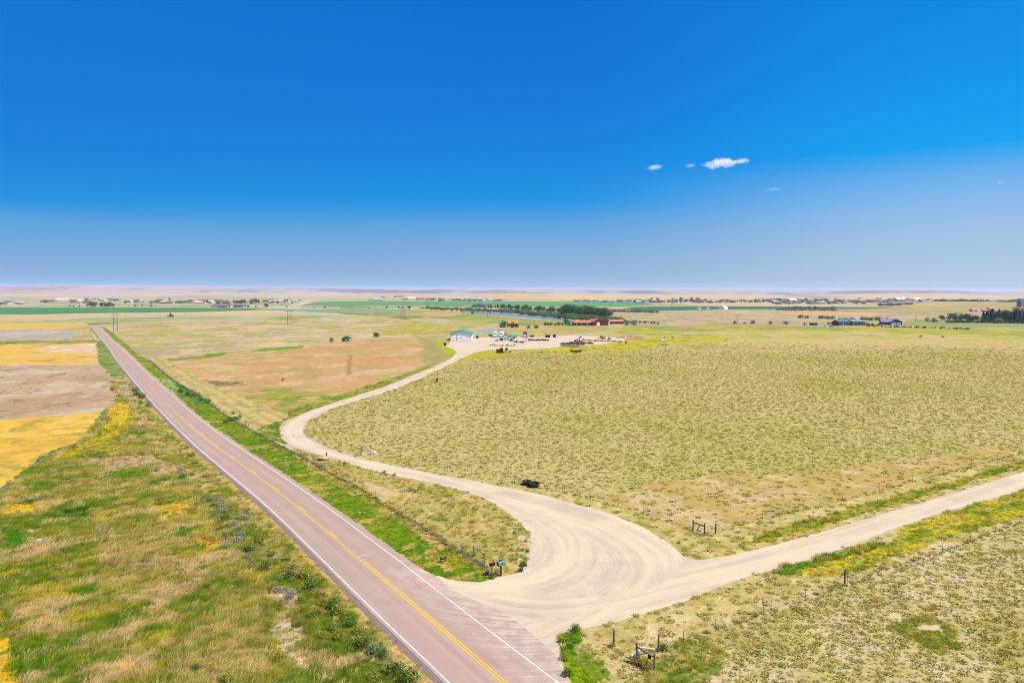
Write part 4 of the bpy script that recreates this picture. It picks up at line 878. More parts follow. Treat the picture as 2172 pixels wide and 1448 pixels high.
# ------------------------------------------------------------------ clouds, real volumes high above the far plain
def cloud(px, py, wpx, hpx, dist, dens, sd, label):
    d = ray(px, py); t = dist / d[1]; c = Vector([float(k) * t for k in d]) + Vector((0, 0, CAMH)); k = dist / FPX
    w_, h_ = wpx * k, hpx * k; rr_ = random.Random(sd); bm = bmesh.new()
    nb = max(3, int(wpx / 9))
    for i in range(nb):
        u = (i + .5) / nb * 2 - 1; env = math.sqrt(max(0.05, 1 - u * u)) * rr_.uniform(.6, 1.0); q = bmesh.ops.create_icosphere(bm, subdivisions=3, radius=1)
        Mx = Matrix.Translation((u * w_ * .42, rr_.uniform(-.1, .1) * w_, (rr_.uniform(-.1, .2) + u * .18) * h_)) @ Matrix.Diagonal((w_ / nb * 1.3, w_ / nb * 1.3, h_ * .5 * env, 1))
        bmesh.ops.transform(bm, matrix=Mx, verts=q['verts'])
    me = bpy.data.meshes.new('cloud'); bm.to_mesh(me); bm.free()
    m = bpy.data.materials.new('cloud vapour'); m.use_nodes = True; nt = m.node_tree; nt.nodes.clear()
    o_ = N(nt, 'ShaderNodeOutputMaterial'); pv = N(nt, 'ShaderNodeVolumePrincipled'); LK(nt, pv.outputs[0], o_.inputs['Volume'])
    pv.inputs['Color'].default_value = (.98, .98, 1, 1)
    t_ = N(nt, 'ShaderNodeTexCoord'); mp = N(nt, 'ShaderNodeVectorMath', operation='MULTIPLY'); LK(nt, t_.outputs['Object'], mp.inputs[0]); mp.inputs[1].default_value = (1 / w_, 1 / w_, 1 / h_ * .6)
    # thins out to nothing at the rim: distance from the middle, broken by noise
    ln = N(nt, 'ShaderNodeVectorMath', operation='LENGTH'); mp2 = N(nt, 'ShaderNodeVectorMath', operation='MULTIPLY'); LK(nt, t_.outputs['Object'], mp2.inputs[0]); mp2.inputs[1].default_value = (2 / w_, 2 / w_, 1.9 / h_); LK(nt, mp2.outputs[0], ln.inputs[0])
    fo = N(nt, 'ShaderNodeMapRange', i_1=0.15, i_2=1.0, i_3=.34, i_4=-.25); LK(nt, ln.outputs['Value'], fo.inputs[0])
    no = N(nt, 'ShaderNodeTexNoise', i_Scale=5, i_Detail=5, i_Roughness=.62); LK(nt, mp.outputs[0], no.inputs[0])
    ad = N(nt, 'ShaderNodeMath', operation='ADD'); LK(nt, no.outputs[0], ad.inputs[0]); LK(nt, fo.outputs[0], ad.inputs[1])
    r1 = N(nt, 'ShaderNodeMapRange', i_1=.46, i_2=.8, i_3=0, i_4=dens); LK(nt, ad.outputs[0], r1.inputs[0]); LK(nt, r1.outputs[0], pv.inputs['Density'])
    m.cycles.volume_sampling = 'DISTANCE' if hasattr(m.cycles, 'volume_sampling') else m.cycles.volume_sampling
    o = link('cloud', me, m); o.location = c; tag(o, label, 'cloud', kind=None)
cloud(1526, 347, 98, 31, 6000, .019, 1, 'largest white puff of cloud, right of centre in the blue sky')
cloud(1573, 342, 44, 16, 6000, .016, 5, 'faint wisp touching the right end of the largest cloud')
cloud(1388, 355, 44, 16, 6000, .011, 2, 'small separate cloud left of the largest white puff')
cloud(1464, 351, 30, 11, 6000, .010, 3, 'thin scrap of cloud between the two brighter puffs')
cloud(1634, 402, 70, 9, 6000, .002, 4, 'barely visible streak of cloud low to the right of the puffs')
cloud(2121, 386, 18, 6, 6000, .010, 6, 'tiny fleck of cloud near the right edge of the sky')
# ================================================================== things
def yaw(px0, py0, px1, py1):
    a, b = GV(px0, py0), GV(px1, py1); return math.atan2(b.y - a.y, b.x - a.x)
WOOD = mat('weathered wood', (128, 116, 108), .9, .3, 9); DARKW = mat('dark old wood', (74, 66, 66), .9, .3, 9); PALEW = mat('pale pole', (200, 188, 170), .9, .15, 9)
STEEL = mat('green steel post', (92, 104, 84), .7, .2, 9); RUST = mat('rusty pipe', (146, 74, 44), .85, .3, 12); WIRE = mat('fence wire', (150, 142, 134), .6, .1, 5, metal=.3)
RUSTP = mat('rusty t post', (128, 84, 64), .85, .25, 12)

def wires(name_parent, pts, heights, r=.006):
    mb = MB(); T = name_parent
    for h in heights:
        for a, b in zip(pts[:-1], pts[1:]):
            mb.tube((a[0], a[1], h), (b[0], b[1], h), r, n=3, cap=False)
    return mb.build('wire', WIRE, T)
def tpost_mb(h=1.2, r=.028):
    mb = MB(); mb.box((0, 0, h / 2), (.045, .012, h)); mb.box((0, .018, h / 2), (.012, .036, h)); mb.box((0, 0, h - .04), (.05, .05, .08)); return mb
TP = {}
def tpost(T, x, y, m=STEEL, h=1.2):
    k = (m.name, h)
    if k not in TP: TP[k] = tpost_mb(h).mesh('post')
    me = TP[k]
    if not me.materials: me.materials.append(m)
    o = bpy.data.objects.new('post', me); col.objects.link(o); o.parent = T; o.location = (x, y, -.02); o.rotation_euler = (rnd.uniform(-.04, .04), rnd.uniform(-.04, .04), rnd.uniform(0, 3)); return o
def wpost(T, x, y, h, r=.07, m=WOOD, lean=(0, 0), name='post'):
    mb = MB(); mb.tube((x, y, -.1), (x + lean[0], y + lean[1], h), r * 1.08, r * .92, 10); mb.tube((x + lean[0], y + lean[1], h - .002), (x + lean[0], y + lean[1], h + .02), r * .9, r * .6, 10)
    return mb.build(name, m, T, smooth=False)

# ---- roadside fence
T = thing('roadside_fence', (0, 0, 0), 'barbed wire fence with steel posts running beside the paved road, weeds along its foot', 'fence')
fa = resample(fenceA, 5.0); fa = [p for p in fa if p[1] > 60]
for i, p in enumerate(fa):
    if p[1] < 420: tpost(T, p[0], p[1], STEEL)
wires(T, [p for p in fa if p[1] < 300], (.35, .65, .95, 1.12))
# wooden brace at its near end and the pair of posts near the bend
def Hbrace(T, p1, p2, h1, h2, m=WOOD, r=.06, rail=.82):
    wpost(T, p1.x, p1.y, h1, r, m); wpost(T, p2.x, p2.y, h2, r, m)
    mb = MB(); mb.tube((p1.x, p1.y, h1 * rail), (p2.x, p2.y, h2 * rail), r * .75, n=8); mb.build('rail', m, T)
Hbrace(T, GV(1004.4, 1181.5), GV(1027.5, 1198), 1.35, 1.45)
Hbrace(T, GV(521.3, 904), GV(526.8, 906.5), 1.4, 1.4)

# ---- pasture fence along the drive and the county road
FB = [(805.6,966),(850,976),(900,986),(950,996),(1000,1006),(1045,1015),(1091.6,1025),(1144.5,1034.5),(1197,1044),(1252.6,1058),(1312,1073.5),(1365.5,1090),(1418.7,1106.5)]
FC = [(1617.8,1100),(1705,1083),(1787,1062.7),(1865,1040.6),(1935,1023),(2001,1006.7),(2061,991),(2116,975),(2163,962),(2230,943),(2300,923)]
T = thing('pasture_fence', (0, 0, 0), 'thin wire fence round the big pasture, turning at a wooden corner brace near the gravel', 'fence')
for p in FB + FC:
    q = GV(*p); tpost(T, q.x, q.y, STEEL, 1.25)
A, B_, D_ = GV(1469.8, 1123.7), GV(1494.1, 1133.8), GV(1517.9, 1130)
for q, h in ((A, 1.35), (B_, 1.45), (D_, 1.5)): wpost(T, q.x, q.y, h, .075, DARKW)
mb = MB(); mb.tube((A.x, A.y, 1.0), (B_.x, B_.y, 1.1), .06, n=8); mb.build('rail', DARKW, T)
mb = MB(); mb.tube((B_.x, B_.y, 1.12), (D_.x, D_.y, 1.25), .06, n=8); mb.build('rail', PALEW, T)
mm_ = A.lerp(B_, .62); mb = MB(); mb.tube((mm_.x, mm_.y, 1.05), (mm_.x - .45, mm_.y - .1, .35), .05, n=8); mb.build('brace', DARKW, T)
pl = [tuple(GV(*p))[:2] for p in FB] + [tuple(A)[:2], tuple(B_)[:2], tuple(D_)[:2]] + [tuple(GV(*p))[:2] for p in FC]
wires(T, pl, (.35, .65, .95, 1.12))

# ---- fence of the south east pasture
T = thing('south_fence', (0, 0, 0), 'wire fence on rusty posts between the county gravel road and the lower right pasture', 'fence')
FD = [(1450,1363),(1517,1338),(1619.8,1301.4),(1708.5,1272.5),(1797,1240.9),(1870.5,1211),(1937,1192),(1999,1171),(2058,1147),(2112,1126.7),(2162.7,1107.9),(2215,1089),(2270,1070)]
for p in FD:
    q = GV(*p); tpost(T, q.x, q.y, RUSTP, 1.15)
q = GV(1791.5, 1238); wpost(T, q.x, q.y, 1.45, .085, DARKW)
P1, PA, PB, PC = GV(1302, 1370), GV(1350.3, 1397.8), GV(1396.5, 1382), GV(1387.8, 1421)
wpost(T, P1.x, P1.y, 1.45, .085); wpost(T, PA.x, PA.y, 1.42, .085); wpost(T, PB.x, PB.y, 1.5, .08); wpost(T, PC.x, PC.y, 1.35, .085)
mb = MB(); mb.tube((PA.x, PA.y, 1.12), (PC.x, PC.y, 1.05), .065, n=8); mb.build('rail', WOOD, T)
mb = MB(); mb.tube((PA.x, PA.y, 1.05), (PB.x - .3, PB.y, .25), .055, n=8); mb.build('brace', PALEW, T)
q = PA.lerp(PC, .72); mb = MB(); mb.box((q.x, q.y, .86), (.28, .02, .3), rz=R(-40)); mb.build('number_plate', mat('black plate', (30, 30, 32), .5), T)
wires(T, [tuple(P1)[:2], tuple(PA)[:2], tuple(PB)[:2]] + [tuple(GV(*p))[:2] for p in FD], (.35, .65, .95, 1.1))

# ---- pedestals at the corner
GALV = mat('galvanised steel', (176, 182, 190), .45, .12, 4, metal=.35); PBOX = mat('pale green box', (214, 220, 206), .6, .06, 4)
q = GV(1354.4, 1408.8)
T = thing('riser_pipe', q, 'grey domed cylindrical telephone riser standing against the wooden corner brace', 'utility riser')
mb = MB(); mb.lathe([(0.001, 0), (.11, 0), (.11, .74), (.16, .76), (.16, 1.12), (.14, 1.20), (.09, 1.26), (.001, 1.29)], 20); mb.build('canister', GALV, T, smooth=True)
mb = MB(); mb.lathe([(.165, .74), (.185, .74), (.185, .79), (.165, .79)], 20); mb.build('band', mat('dull steel', (150, 155, 160), .5, .1, metal=.4), T)
q = GV(1341, 1405)
T = thing('utility_pedestal', q, 'short pale green utility box next to the grey riser by the corner brace', 'utility box')
mb = MB(); mb.box((0, 0, .33), (.26, .26, .66), rz=R(20)); mb.build('cabinet', PBOX, T, bevel=.01)
mb = MB(); mb.box((0, 0, .69), (.29, .29, .06), rz=R(20), taper=.85); mb.build('lid', PBOX, T, bevel=.01)

# ---- mailboxes
def mailbox(base, h, L, W, H, rz, mpost, mbox, label, wide=.1, extra=False):
    T = thing('mailbox', base, label, 'mailbox', rz)
    mb = MB(); mb.box((0, 0, h / 2), (wide, wide, h)); mb.build('post', mpost, T, bevel=.008)
    n = 9; prof = [(-W / 2, 0), (W / 2, 0), (W / 2, H - W / 2)] + [(W / 2 * math.cos(t), H - W / 2 + W / 2 * math.sin(t)) for t in [math.pi * i / n for i in range(1, n)]] + [(-W / 2, H - W / 2)]
    mb = MB(); mb.prism([(x, z + h) for x, z in prof], -L / 2, L / 2); b_ = mb.build('box', mbox, T)
    mb = MB(); mb.prism([(x * 1.06, (z - .01) * 1.04 + h) for x, z in prof], L / 2 + .001, L / 2 + .03); d_ = mb.build('door', mbox, T)
    mb = MB(); mb.box((0, L / 2 + .045, h + H * .75), (.05, .03, .03)); mb.build('latch', GALV, d_)
    mb = MB(); mb.box((W / 2 + .012, L * .1, h + H * .55), (.012, .035, .22)); mb.box((W / 2 + .012, L * .1 + .05, h + H * .55 + .09), (.012, .1, .05)); mb.build('flag', mat('red flag', (150, 60, 54), .5, k=1), T)
    if extra:
        mb = MB(); mb.box((0, 0, h + H + .05), (.22, .42, .10)); mb.build('newspaper_tube', mat('dark slate box', (60, 72, 88), .6), T, bevel=.01)
    return T
mailbox(GV(1043.6, 1221.5), 1.15, .56, .26, .32, R(-48), mat('brown post', (150, 84, 40), .85, .25, 8), mat('black mailbox', (22, 22, 26), .35, .1), 'small black mailbox on a brown wooden post at the grass corner')
mailbox(GV(1062.3, 1220.5), 1.12, .80, .44, .52, R(-55), mat('slate post', (96, 112, 124), .7, .2, 6, k=1), mat('blue grey mailbox', (140, 160, 178), .4, .12, 3, metal=.2, k=.95), 'large blue-grey mailbox on a thick post, right of the small black one', wide=.2, extra=True)

# ---- signs
q = GV(940, 1192)
T = thing('yard_sign', q, 'small black and white yard sign standing in the green ditch by the paved road', 'yard sign', R(28))
SB = mat('black sign board', (40, 40, 44), .5, k=1); SW = mat('white lettering', (226, 226, 230), .6, .03, k=1)
for s in (-.26, .26):
    mb = MB(); mb.tube((s, 0, 0), (s, 0, .3), .008, n=6); mb.build('stake', mat('sign wire', (90, 90, 92), .5), T)
mb = MB(); mb.box((0, 0, .47), (.72, .02, .52)); bd = mb.build('board', SB, T)
mb = MB(); mb.box((0, -.0125, .69), (.62, .004, .05)); mb.box((0, -.0125, .27), (.62, .004, .06)); mb.box((0, -.0125, .57), (.4, .004, .03)); mb.box((-.05, -.0125, .48), (.34, .004, .02)); mb.build('lettering', SW, bd)
q = GV(700.8, 982)
T = thing('notice_sign', q, 'small white notice board on two brown legs beside the flat boulder by the drive', 'sign', R(10))
for s in (-.26, .26):
    mb = MB(); mb.box((s, 0, .42), (.06, .06, .84)); mb.build('leg', mat('brown post', (0, 0, 0)), T)
mb = MB(); mb.box((0, -.04, .60), (.5, .025, .36)); mb.build('panel', mat('white panel', (232, 228, 228), .6, .05), T)
mb = MB(); mb.box((0, -.055, .62), (.36, .004, .03)); mb.box((0, -.055, .55), (.3, .004, .03)); mb.build('lettering', SB, T)
q = GV(692.4, 973)
T = thing('gate_post', q, 'single reddish brown post with a side bracket behind the flat boulder', 'post')
mb = MB(); mb.box((0, 0, .62), (.15, .15, 1.28)); mb.build('post', mat('red brown post', (150, 66, 44), .85, .25, 8), T, bevel=.01)
mb = MB(); mb.box((.14, 0, .86), (.2, .1, .1)); mb.build('bracket', RUST, T)
# rusty gate with pipe posts
T = thing('pipe_gate', GV(766, 960), 'rusty pipe gate posts with a sagging brace beside the pointed granite boulder', 'gate')
o0 = GV(766, 960)
for (a, h, rr2, ) in ((GV(744.5, 953.9), 1.0, .05), (GV(765.8, 962.0), 1.45, .07), (GV(768.2, 960.8), 1.4, .07), (GV(786, 955), 1.05, .07)):
    p = a - o0; mb = MB(); mb.tube((p.x, p.y, 0), (p.x, p.y, h), rr2, n=10); mb.build('post', RUST, T)
p0, p1 = GV(744.5, 953.9) - o0, GV(765.8, 962) - o0
mb = MB(); mb.tube((p0.x, p0.y, .85), (p1.x, p1.y, .15), .02, n=6); mb.tube((p0.x, p0.y, .7), (p1.x, p1.y, 1.0), .02, n=6); mb.build('brace', DARKW, T)
# yellow curve warning sign near the far bend
T = thing('warning_sign', GV(222.6, 702), 'yellow diamond warning sign where the paved road bends far off', 'road sign', R(-20))
mb = MB(); mb.box((0, 0, 1.2), (.08, .08, 2.4)); mb.build('post', WOOD, T)
mb = MB(); mb.box((0, -.07, 2.3), (1.15, .02, 1.15), ry=R(45)); b_ = mb.build('plate', mat('sign yellow', (246, 178, 20), .5, .04), T)
mb = MB(); mb.box((0, -.085, 2.1), (.1, .006, .5)); mb.box((.12, -.085, 2.42), (.3, .006, .1), ry=R(-40)); mb.build('arrow', SB, b_)

# ---- boulders
def rock_mesh(seed, sx_2, sy_2, sz_2, rough=.35, sub=3, flat=0):
    rr2 = random.Random(seed); bm = bmesh.new(); bmesh.ops.create_icosphere(bm, subdivisions=sub, radius=1)
    pl_ = [(Vector((rr2.gauss(0, 1), rr2.gauss(0, 1), rr2.gauss(0, 1))).normalized(), rr2.uniform(.55, .85)) for _ in range(9)]
    for v in bm.verts:
        p = v.co.copy()
        for n_, d in pl_:
            e = p.dot(n_)
            if e > d: p -= n_ * (e - d)
        p += v.co * (rr2.uniform(-.03, .03)); v.co = Vector((p.x * sx_2, p.y * sy_2, p.z * sz_2))
    me = bpy.data.meshes.new('boulder'); bm.to_mesh(me); bm.free(); return me
GRAN = mat('granite', (206, 196, 184), .9, .2, 5, k=1.15); GRAN2 = mat('tan sandstone', (216, 190, 154), .9, .2, 5, k=1.1); PSTONE = mat('reddish stone', (186, 148, 128), .9, .3, 4)
def boulder(px, py, sx_2, sy_2, sz_2, m, label, seed, zoff=.25, name='boulder', group=None, rz=0):
    q = GV(px, py); o = link(name, rock_mesh(seed, sx_2, sy_2, sz_2), m); o.location = (q.x, q.y, sz_2 * zoff); o.rotation_euler = (0, 0, rz); return tag(o, label, 'boulder', group)
q = GV(782, 962); mb = MB()
mb.add([(-1.35, -.4, 0), (1.35, -.3, 0), (1.7, .5, 0), (-1.0, .6, 0), (-.55, 0.05, 1.2), (-.2, .15, 1.22), (1.3, .2, .45), (-1.2, 0, .45)],
       [(0, 1, 6, 5, 4, 7), (1, 2, 6), (2, 3, 4, 5), (2, 5, 6), (3, 7, 4), (3, 0, 7), (3, 2, 1, 0)])
o = mb.build('boulder', GRAN, None, bevel=.06); o.location = (q.x, q.y, -.05); tag(o, 'pointed triangular pale granite boulder beside the rusty gate posts', 'boulder')
boulder(685, 975, .95, .75, .5, GRAN2, 'broad flat-topped tan boulder beside the drive near the bend', 21, .55)
boulder(1425.5, 1104, .32, .28, .26, GRAN, 'small white stone at the fence just left of the corner brace', 22, .5)
for i, (x, y, s) in enumerate([(65, 1061, .55), (80, 1053, .5), (65, 1130.5, .5), (82, 1151, .55)]):
    boulder(x, y, s, s * .7, s * .6, GRAN, ['upright white rock in the left roadside grass', 'pale rock lying just behind the upright white one', 'dull grey rock deeper in the left grass', 'bright white rock in the left grass, nearest of the four'][i], 30 + i, .6)

# ---- stock tanks
def tank(px, py, r_, h, label, rx):
    q = GV(px, py); T = thing('stock_tank', q, label, 'stock tank'); T.rotation_euler = (rx, 0, rnd.uniform(0, 3)); BT = mat('black rubber', (24, 24, 27), .55, .15)
    mb = MB(); mb.lathe([(.001, .05), (r_ * .86, .05), (r_ * .93, h * .5), (r_ * .98, h), (r_ * 1.03, h), (r_ * 1.05, h * .93), (r_ * .98, h * .9), (r_ * .95, h * .4), (r_ * .9, 0), (.001, 0)], 36); mb.build('tub', BT, T, smooth=True)
    mb = MB(); mb.lathe([(r_ * 1.02, h - .001), (r_ * 1.08, h - .01), (r_ * 1.08, h - .07), (r_ * 1.02, h - .08)], 36); mb.build('rim', mat('worn black rim', (66, 68, 74), .45, .1), T)
tank(1117.5, 1027.5, .72, .62, 'left one of two round black stock tanks by the drive', R(4))
tank(1132.5, 1032, .78, .66, 'right one of two round black stock tanks, slightly nearer the drive', R(6))

# ---- cattle: one continuous skinned body each
def cow_mesh(bc, head_down=False):
    J = {'pelvis': ((0, -.55, 1.18), .27), 'mid': ((0, -.1, 1.12), .33), 'chest': ((0, .38, 1.16), .31), 'shoulder': ((0, .58, 1.30), .24), 'neck': ((0, .84, 1.36 if not head_down else .98), .17), 'poll': ((0, 1.06, 1.44 if not head_down else .62), .13), 'muzzle': ((0, 1.36, 1.22 if not head_down else .30), .075),
         'tail0': ((0, -.78, 1.34), .05), 'tail1': ((0, -.86, .95), .03), 'tail2': ((0, -.85, .55), .04)}
    E = [('pelvis', 'mid'), ('mid', 'chest'), ('chest', 'shoulder'), ('shoulder', 'neck'), ('neck', 'poll'), ('poll', 'muzzle'), ('pelvis', 'tail0'), ('tail0', 'tail1'), ('tail1', 'tail2')]
    for s in (-1, 1):
        J[f'st{s}'] = ((s * .17, -.52, .86), .17); J[f'hk{s}'] = ((s * .19, -.68, .50), .07); J[f'ft{s}'] = ((s * .19, -.60, .06), .06)
        J[f'el{s}'] = ((s * .15, .44, .82), .13); J[f'kn{s}'] = ((s * .16, .47, .44), .065); J[f'fr{s}'] = ((s * .16, .45, .06), .06); J[f'ea{s}'] = ((s * .24, 1.02, J['poll'][0][2] + .02), .03)
        E += [('pelvis', f'st{s}'), (f'st{s}', f'hk{s}'), (f'hk{s}', f'ft{s}'), ('chest', f'el{s}'), (f'el{s}', f'kn{s}'), (f'kn{s}', f'fr{s}'), ('poll', f'ea{s}')]
    ks = list(J); me = bpy.data.meshes.new('cow'); me.from_pydata([J[k][0] for k in ks], [(ks.index(a), ks.index(b)) for a, b in E], [])
    o = bpy.data.objects.new('tmp', me); col.objects.link(o); sm = o.modifiers.new('s', 'SKIN')
    for k, v in zip(ks, me.skin_vertices[0].data): v.radius = (J[k][1],) * 2; v.use_root = k == 'pelvis'
    o.modifiers.new('u', 'SUBSURF').levels = 1
    dg = bpy.context.evaluated_depsgraph_get(); m2 = bpy.data.meshes.new_from_object(o.evaluated_get(dg)); bpy.data.objects.remove(o)
    for p in m2.polygons: p.use_smooth = True
    m2.materials.clear(); return m2
HIDE = mat('dark brown hide', (58, 30, 22), .85, .25, 3); HIDE2 = mat('black hide', (30, 26, 26), .85, .2, 3)
c1 = cow_mesh(0); c2 = cow_mesh(0, True)
def cow(px, py, rz, me, m, label):
    me = me.copy(); q = GV(px, py); o = link('cow', me, m); o.location = q; o.rotation_euler = (0, 0, rz); tag(o, label, 'cow'); return o
cow(927, 811.5, R(186), c1, HIDE, 'dark brown cow standing alone in the pasture just right of the drive')
cow(1953, 716, R(70), c2, HIDE2, 'black cow grazing at far right, the left one of the two')
cow(1999.5, 717.5, R(60), c1, HIDE2, 'black cow at far right, the right one of the two')

# ---- power line structures
POLE = mat('pole wood', (112, 92, 88), .9, .2, 2)
def hframe(xl, xr, yb, ytop, label):
    a, b = GV(xl, yb), GV(xr, yb); mpx = mpp(xl, yb); h = (yb - ytop) * mpx * 1.0; c = (a + b) / 2; w_ = (b - a).length
    T = thing('power_structure', c, label, 'power pole', math.atan2(b.y - a.y, b.x - a.x), 'two-legged power structures across the plain')
    for s in (-1, 1):
        mb = MB(); mb.tube((s * w_ / 2, 0, 0), (s * w_ / 2, 0, h), .2, .14, 8); mb.build('pole', POLE, T)
    mb = MB(); mb.box((0, 0, h * .88), (w_ * 2.5, .2, .22)); mb.build('crossarm', POLE, T)
    mb = MB(); mb.tube((-w_ / 2, .1, h * .42), (w_ / 2, .1, h * .72), .07, n=6); mb.tube((w_ / 2, -.1, h * .42), (-w_ / 2, -.1, h * .72), .07, n=6); mb.build('brace', POLE, T)
    mb = MB()
    for s in (-1.15, 0, 1.15): mb.lathe([(.001, 0), (.1, 0), (.12, -.3), (.08, -.9), (.001, -.95)], 8, (s * w_, 0, h * .87))
    mb.build('insulator', mat('insulator', (170, 168, 170), .3), T)
hframe(241.5, 249.5, 702, 662, 'nearest two-legged wooden power structure, right of the far road bend')
hframe(609.8, 617.6, 687.5, 656, 'two-legged power structure second from the left, before the harvested strip')
hframe(851, 857.6, 678.6, 650, 'two-legged power structure standing left of the river')
hframe(1034, 1039.8, 672.6, 645, 'two-legged power structure on the near bank of the river')
hframe(1293.4, 1297.6, 656.6, 641.5, 'two-legged power structure beyond the cottonwoods, above the willow row')
hframe(1399, 1403, 649.5, 638.5, 'pair of far poles at the left end of the dark green crop field')
hframe(1424, 1427.5, 649.2, 638, 'farthest pair of poles above the dark green crop field')
def pole(px, yb, yt, label):
    q = GV(px, yb); h = (yb - yt) * mpp(px, yb); T = thing('utility_pole', q, label, 'utility pole', R(20))
    mb = MB(); mb.tube((0, 0, 0), (0, 0, h), .17, .11, 8); mb.build('pole', POLE, T)
    mb = MB(); mb.box((0, 0, h * .93), (2.2, .12, .14)); mb.build('crossarm', POLE, T)
pole(1133.6, 695.5, 680, 'wooden utility pole right of the orange roofed house'); pole(1337, 682, 670.5, 'utility pole behind the right barn wing, before the plain')
pole(1564.8, 683.5, 667, 'lone utility pole on the eastern plain by a round bush'); pole(1769.8, 684, 666.5, 'utility pole behind the dark metal barns')
pole(1941.5, 682.5, 667, 'utility pole right of the grey house'); pole(1335.8, 650.5, 639, 'distant pole in front of the bright crop field'); pole(62, 633, 617, 'very distant mast on the left plain')

# ------------------------------------------------------------------ buildings
def gable(px0, py0, px1, py1, depth, eave, ridge, wallm, roofm, name, label, cat='building', axis='y', over=.35, group=None, peak=.5, thick=.18):
    """front edge seen from px0 to px1; ridge runs back (axis y) or along the front (axis x)"""
    a, b = GV(px0, py0), GV(px1, py1); W = (b - a).length; T = thing(name, (a + b) / 2, label, cat, math.atan2(b.y - a.y, b.x - a.x), group)
    if axis == 'y':
        xp = -W / 2 + W * peak; prof = [(-W / 2, 0), (W / 2, 0), (W / 2, eave), (xp, ridge), (-W / 2, eave)]
        mb = MB(); mb.prism(prof, 0, depth); mb.build('wall', wallm, T)
        mb = MB(); k1 = (ridge - eave) / (xp + W / 2); k2 = (ridge - eave) / (W / 2 - xp)
        mb.prism([(-W / 2 - over, eave - over * k1 + .02), (xp, ridge + .02), (xp, ridge + thick), (-W / 2 - over, eave - over * k1 + thick)], -over, depth + over)
        mb.prism([(xp, ridge + .02), (W / 2 + over, eave - over * k2 + .02), (W / 2 + over, eave - over * k2 + thick), (xp, ridge + thick)], -over, depth + over)
    else:
        mb = MB(); m2 = MB(); m2.prism([(0, 0), (depth, 0), (depth, eave), (depth / 2, ridge), (0, eave)], -W / 2, W / 2)
        mb.add([(y, x, z) for x, y, z in m2.v], m2.f); mb.build('wall', wallm, T)
        k = (ridge - eave) / (depth / 2); m2 = MB()
        m2.prism([(-over, eave - over * k + .02), (depth / 2, ridge + .02), (depth / 2, ridge + thick), (-over, eave - over * k + thick)], -W / 2 - over, W / 2 + over)
        m2.prism([(depth / 2, ridge + .02), (depth + over, eave - over * k + .02), (depth + over, eave - over * k + thick), (depth / 2, ridge + thick)], -W / 2 - over, W / 2 + over)
        mb = MB(); mb.add([(y, x, z) for x, y, z in m2.v], m2.f)
    mb.build('roof', roofm, T); T['w'] = W; return T
def ribbed(name, c, rough=.5, pitch=2.6, amt=.2, axis='x', metal=0.0):
    kk = .95 if 'orange' in name else (1.15 if 'roof' in name else (1.1 if 'red' in name else 1.9))
    m, nt, b = nmat(name); t = N(nt, 'ShaderNodeTexCoord'); s = N(nt, 'ShaderNodeSeparateXYZ'); LK(nt, t.outputs['Object'], s.inputs[0])
    k = N(nt, 'ShaderNodeMath', operation='MULTIPLY', i_1=6.283 * pitch); LK(nt, s.outputs[0 if axis == 'x' else 1], k.inputs[0]); sn = N(nt, 'ShaderNodeMath', operation='SINE'); LK(nt, k.outputs[0], sn.inputs[0])
    f = noise(nt, t.outputs['Object'], .5, 4, .6, .3, .7)
    o = mixc(nt, f, tuple(np.clip(C(c) * kk, 0, .82)), tuple(np.clip(C(tuple(v * .93 for v in c)) * kk, 0, .8))); LK(nt, o, b.inputs['Base Color']); b.inputs['Roughness'].default_value = rough; b.inputs['Metallic'].default_value = metal
    bu = N(nt, 'ShaderNodeBump', i_Strength=amt, i_Distance=.05); LK(nt, sn.outputs[0], bu.inputs['Height']); LK(nt, bu.outputs[0], b.inputs['Normal']); return m
WHITEW = ribbed('white ribbed wall', (240, 236, 230)); TEAL = ribbed('green metal roof', (64, 176, 150), .45, axis='y'); GREYT = mat('grey trim', (150, 148, 152), .6, .06)
DOORW = mat('white door', (238, 240, 246), .5, .04); GLASS = mat('dark glass', (52, 62, 80), .15, .1, spec=.6); GLASSP = mat('pale glass', (170, 190, 210), .15, .05, spec=.6)
T = gable(955.2, 722.4, 999.8, 722.55, 19, 3.9, 6.1, WHITEW, TEAL, 'workshop', 'white metal workshop with a green gabled roof and a tall overhead door', over=.55)
Wd = T['w']
mb = MB(); mb.box((-.7 - .25, -.03, 1.95), (3.5, .06, 3.9)); fr = mb.build('door_frame', GREYT, T)
mb = MB(); mb.box((-.95, -.085, 1.55), (3.0, .05, 3.1)); d_ = mb.build('overhead_door', DOORW, T)
mb = MB(); mb.box((-.95, -.085, 3.45), (3.0, .05, .65)); mb.build('door_shade', mat('painted door shade', (190, 200, 222), .5, .04), T)  # shadowed band over the door, put in as a bluish panel
for x in (-2.0, -.95, .1):
    mb = MB(); mb.box((x, -.125, 1.85), (.5, .02, .28)); mb.build('window', GLASS, d_)
mb = MB(); mb.box((-3.5, -.04, 1.03), (1.0, .07, 2.06)); w_ = mb.build('door', DOORW, T)
mb = MB(); mb.box((-.95, -.03, 5.0), (.5, .06, .5)); mb.build('vent', GREYT, T)
for s in (-1, 1):
    mb = MB(); mb.box((s * (Wd / 2 - .07), -.045, 1.93), (.16, .08, 3.86)); mb.build('corner_trim', GREYT, T)
del T['w']
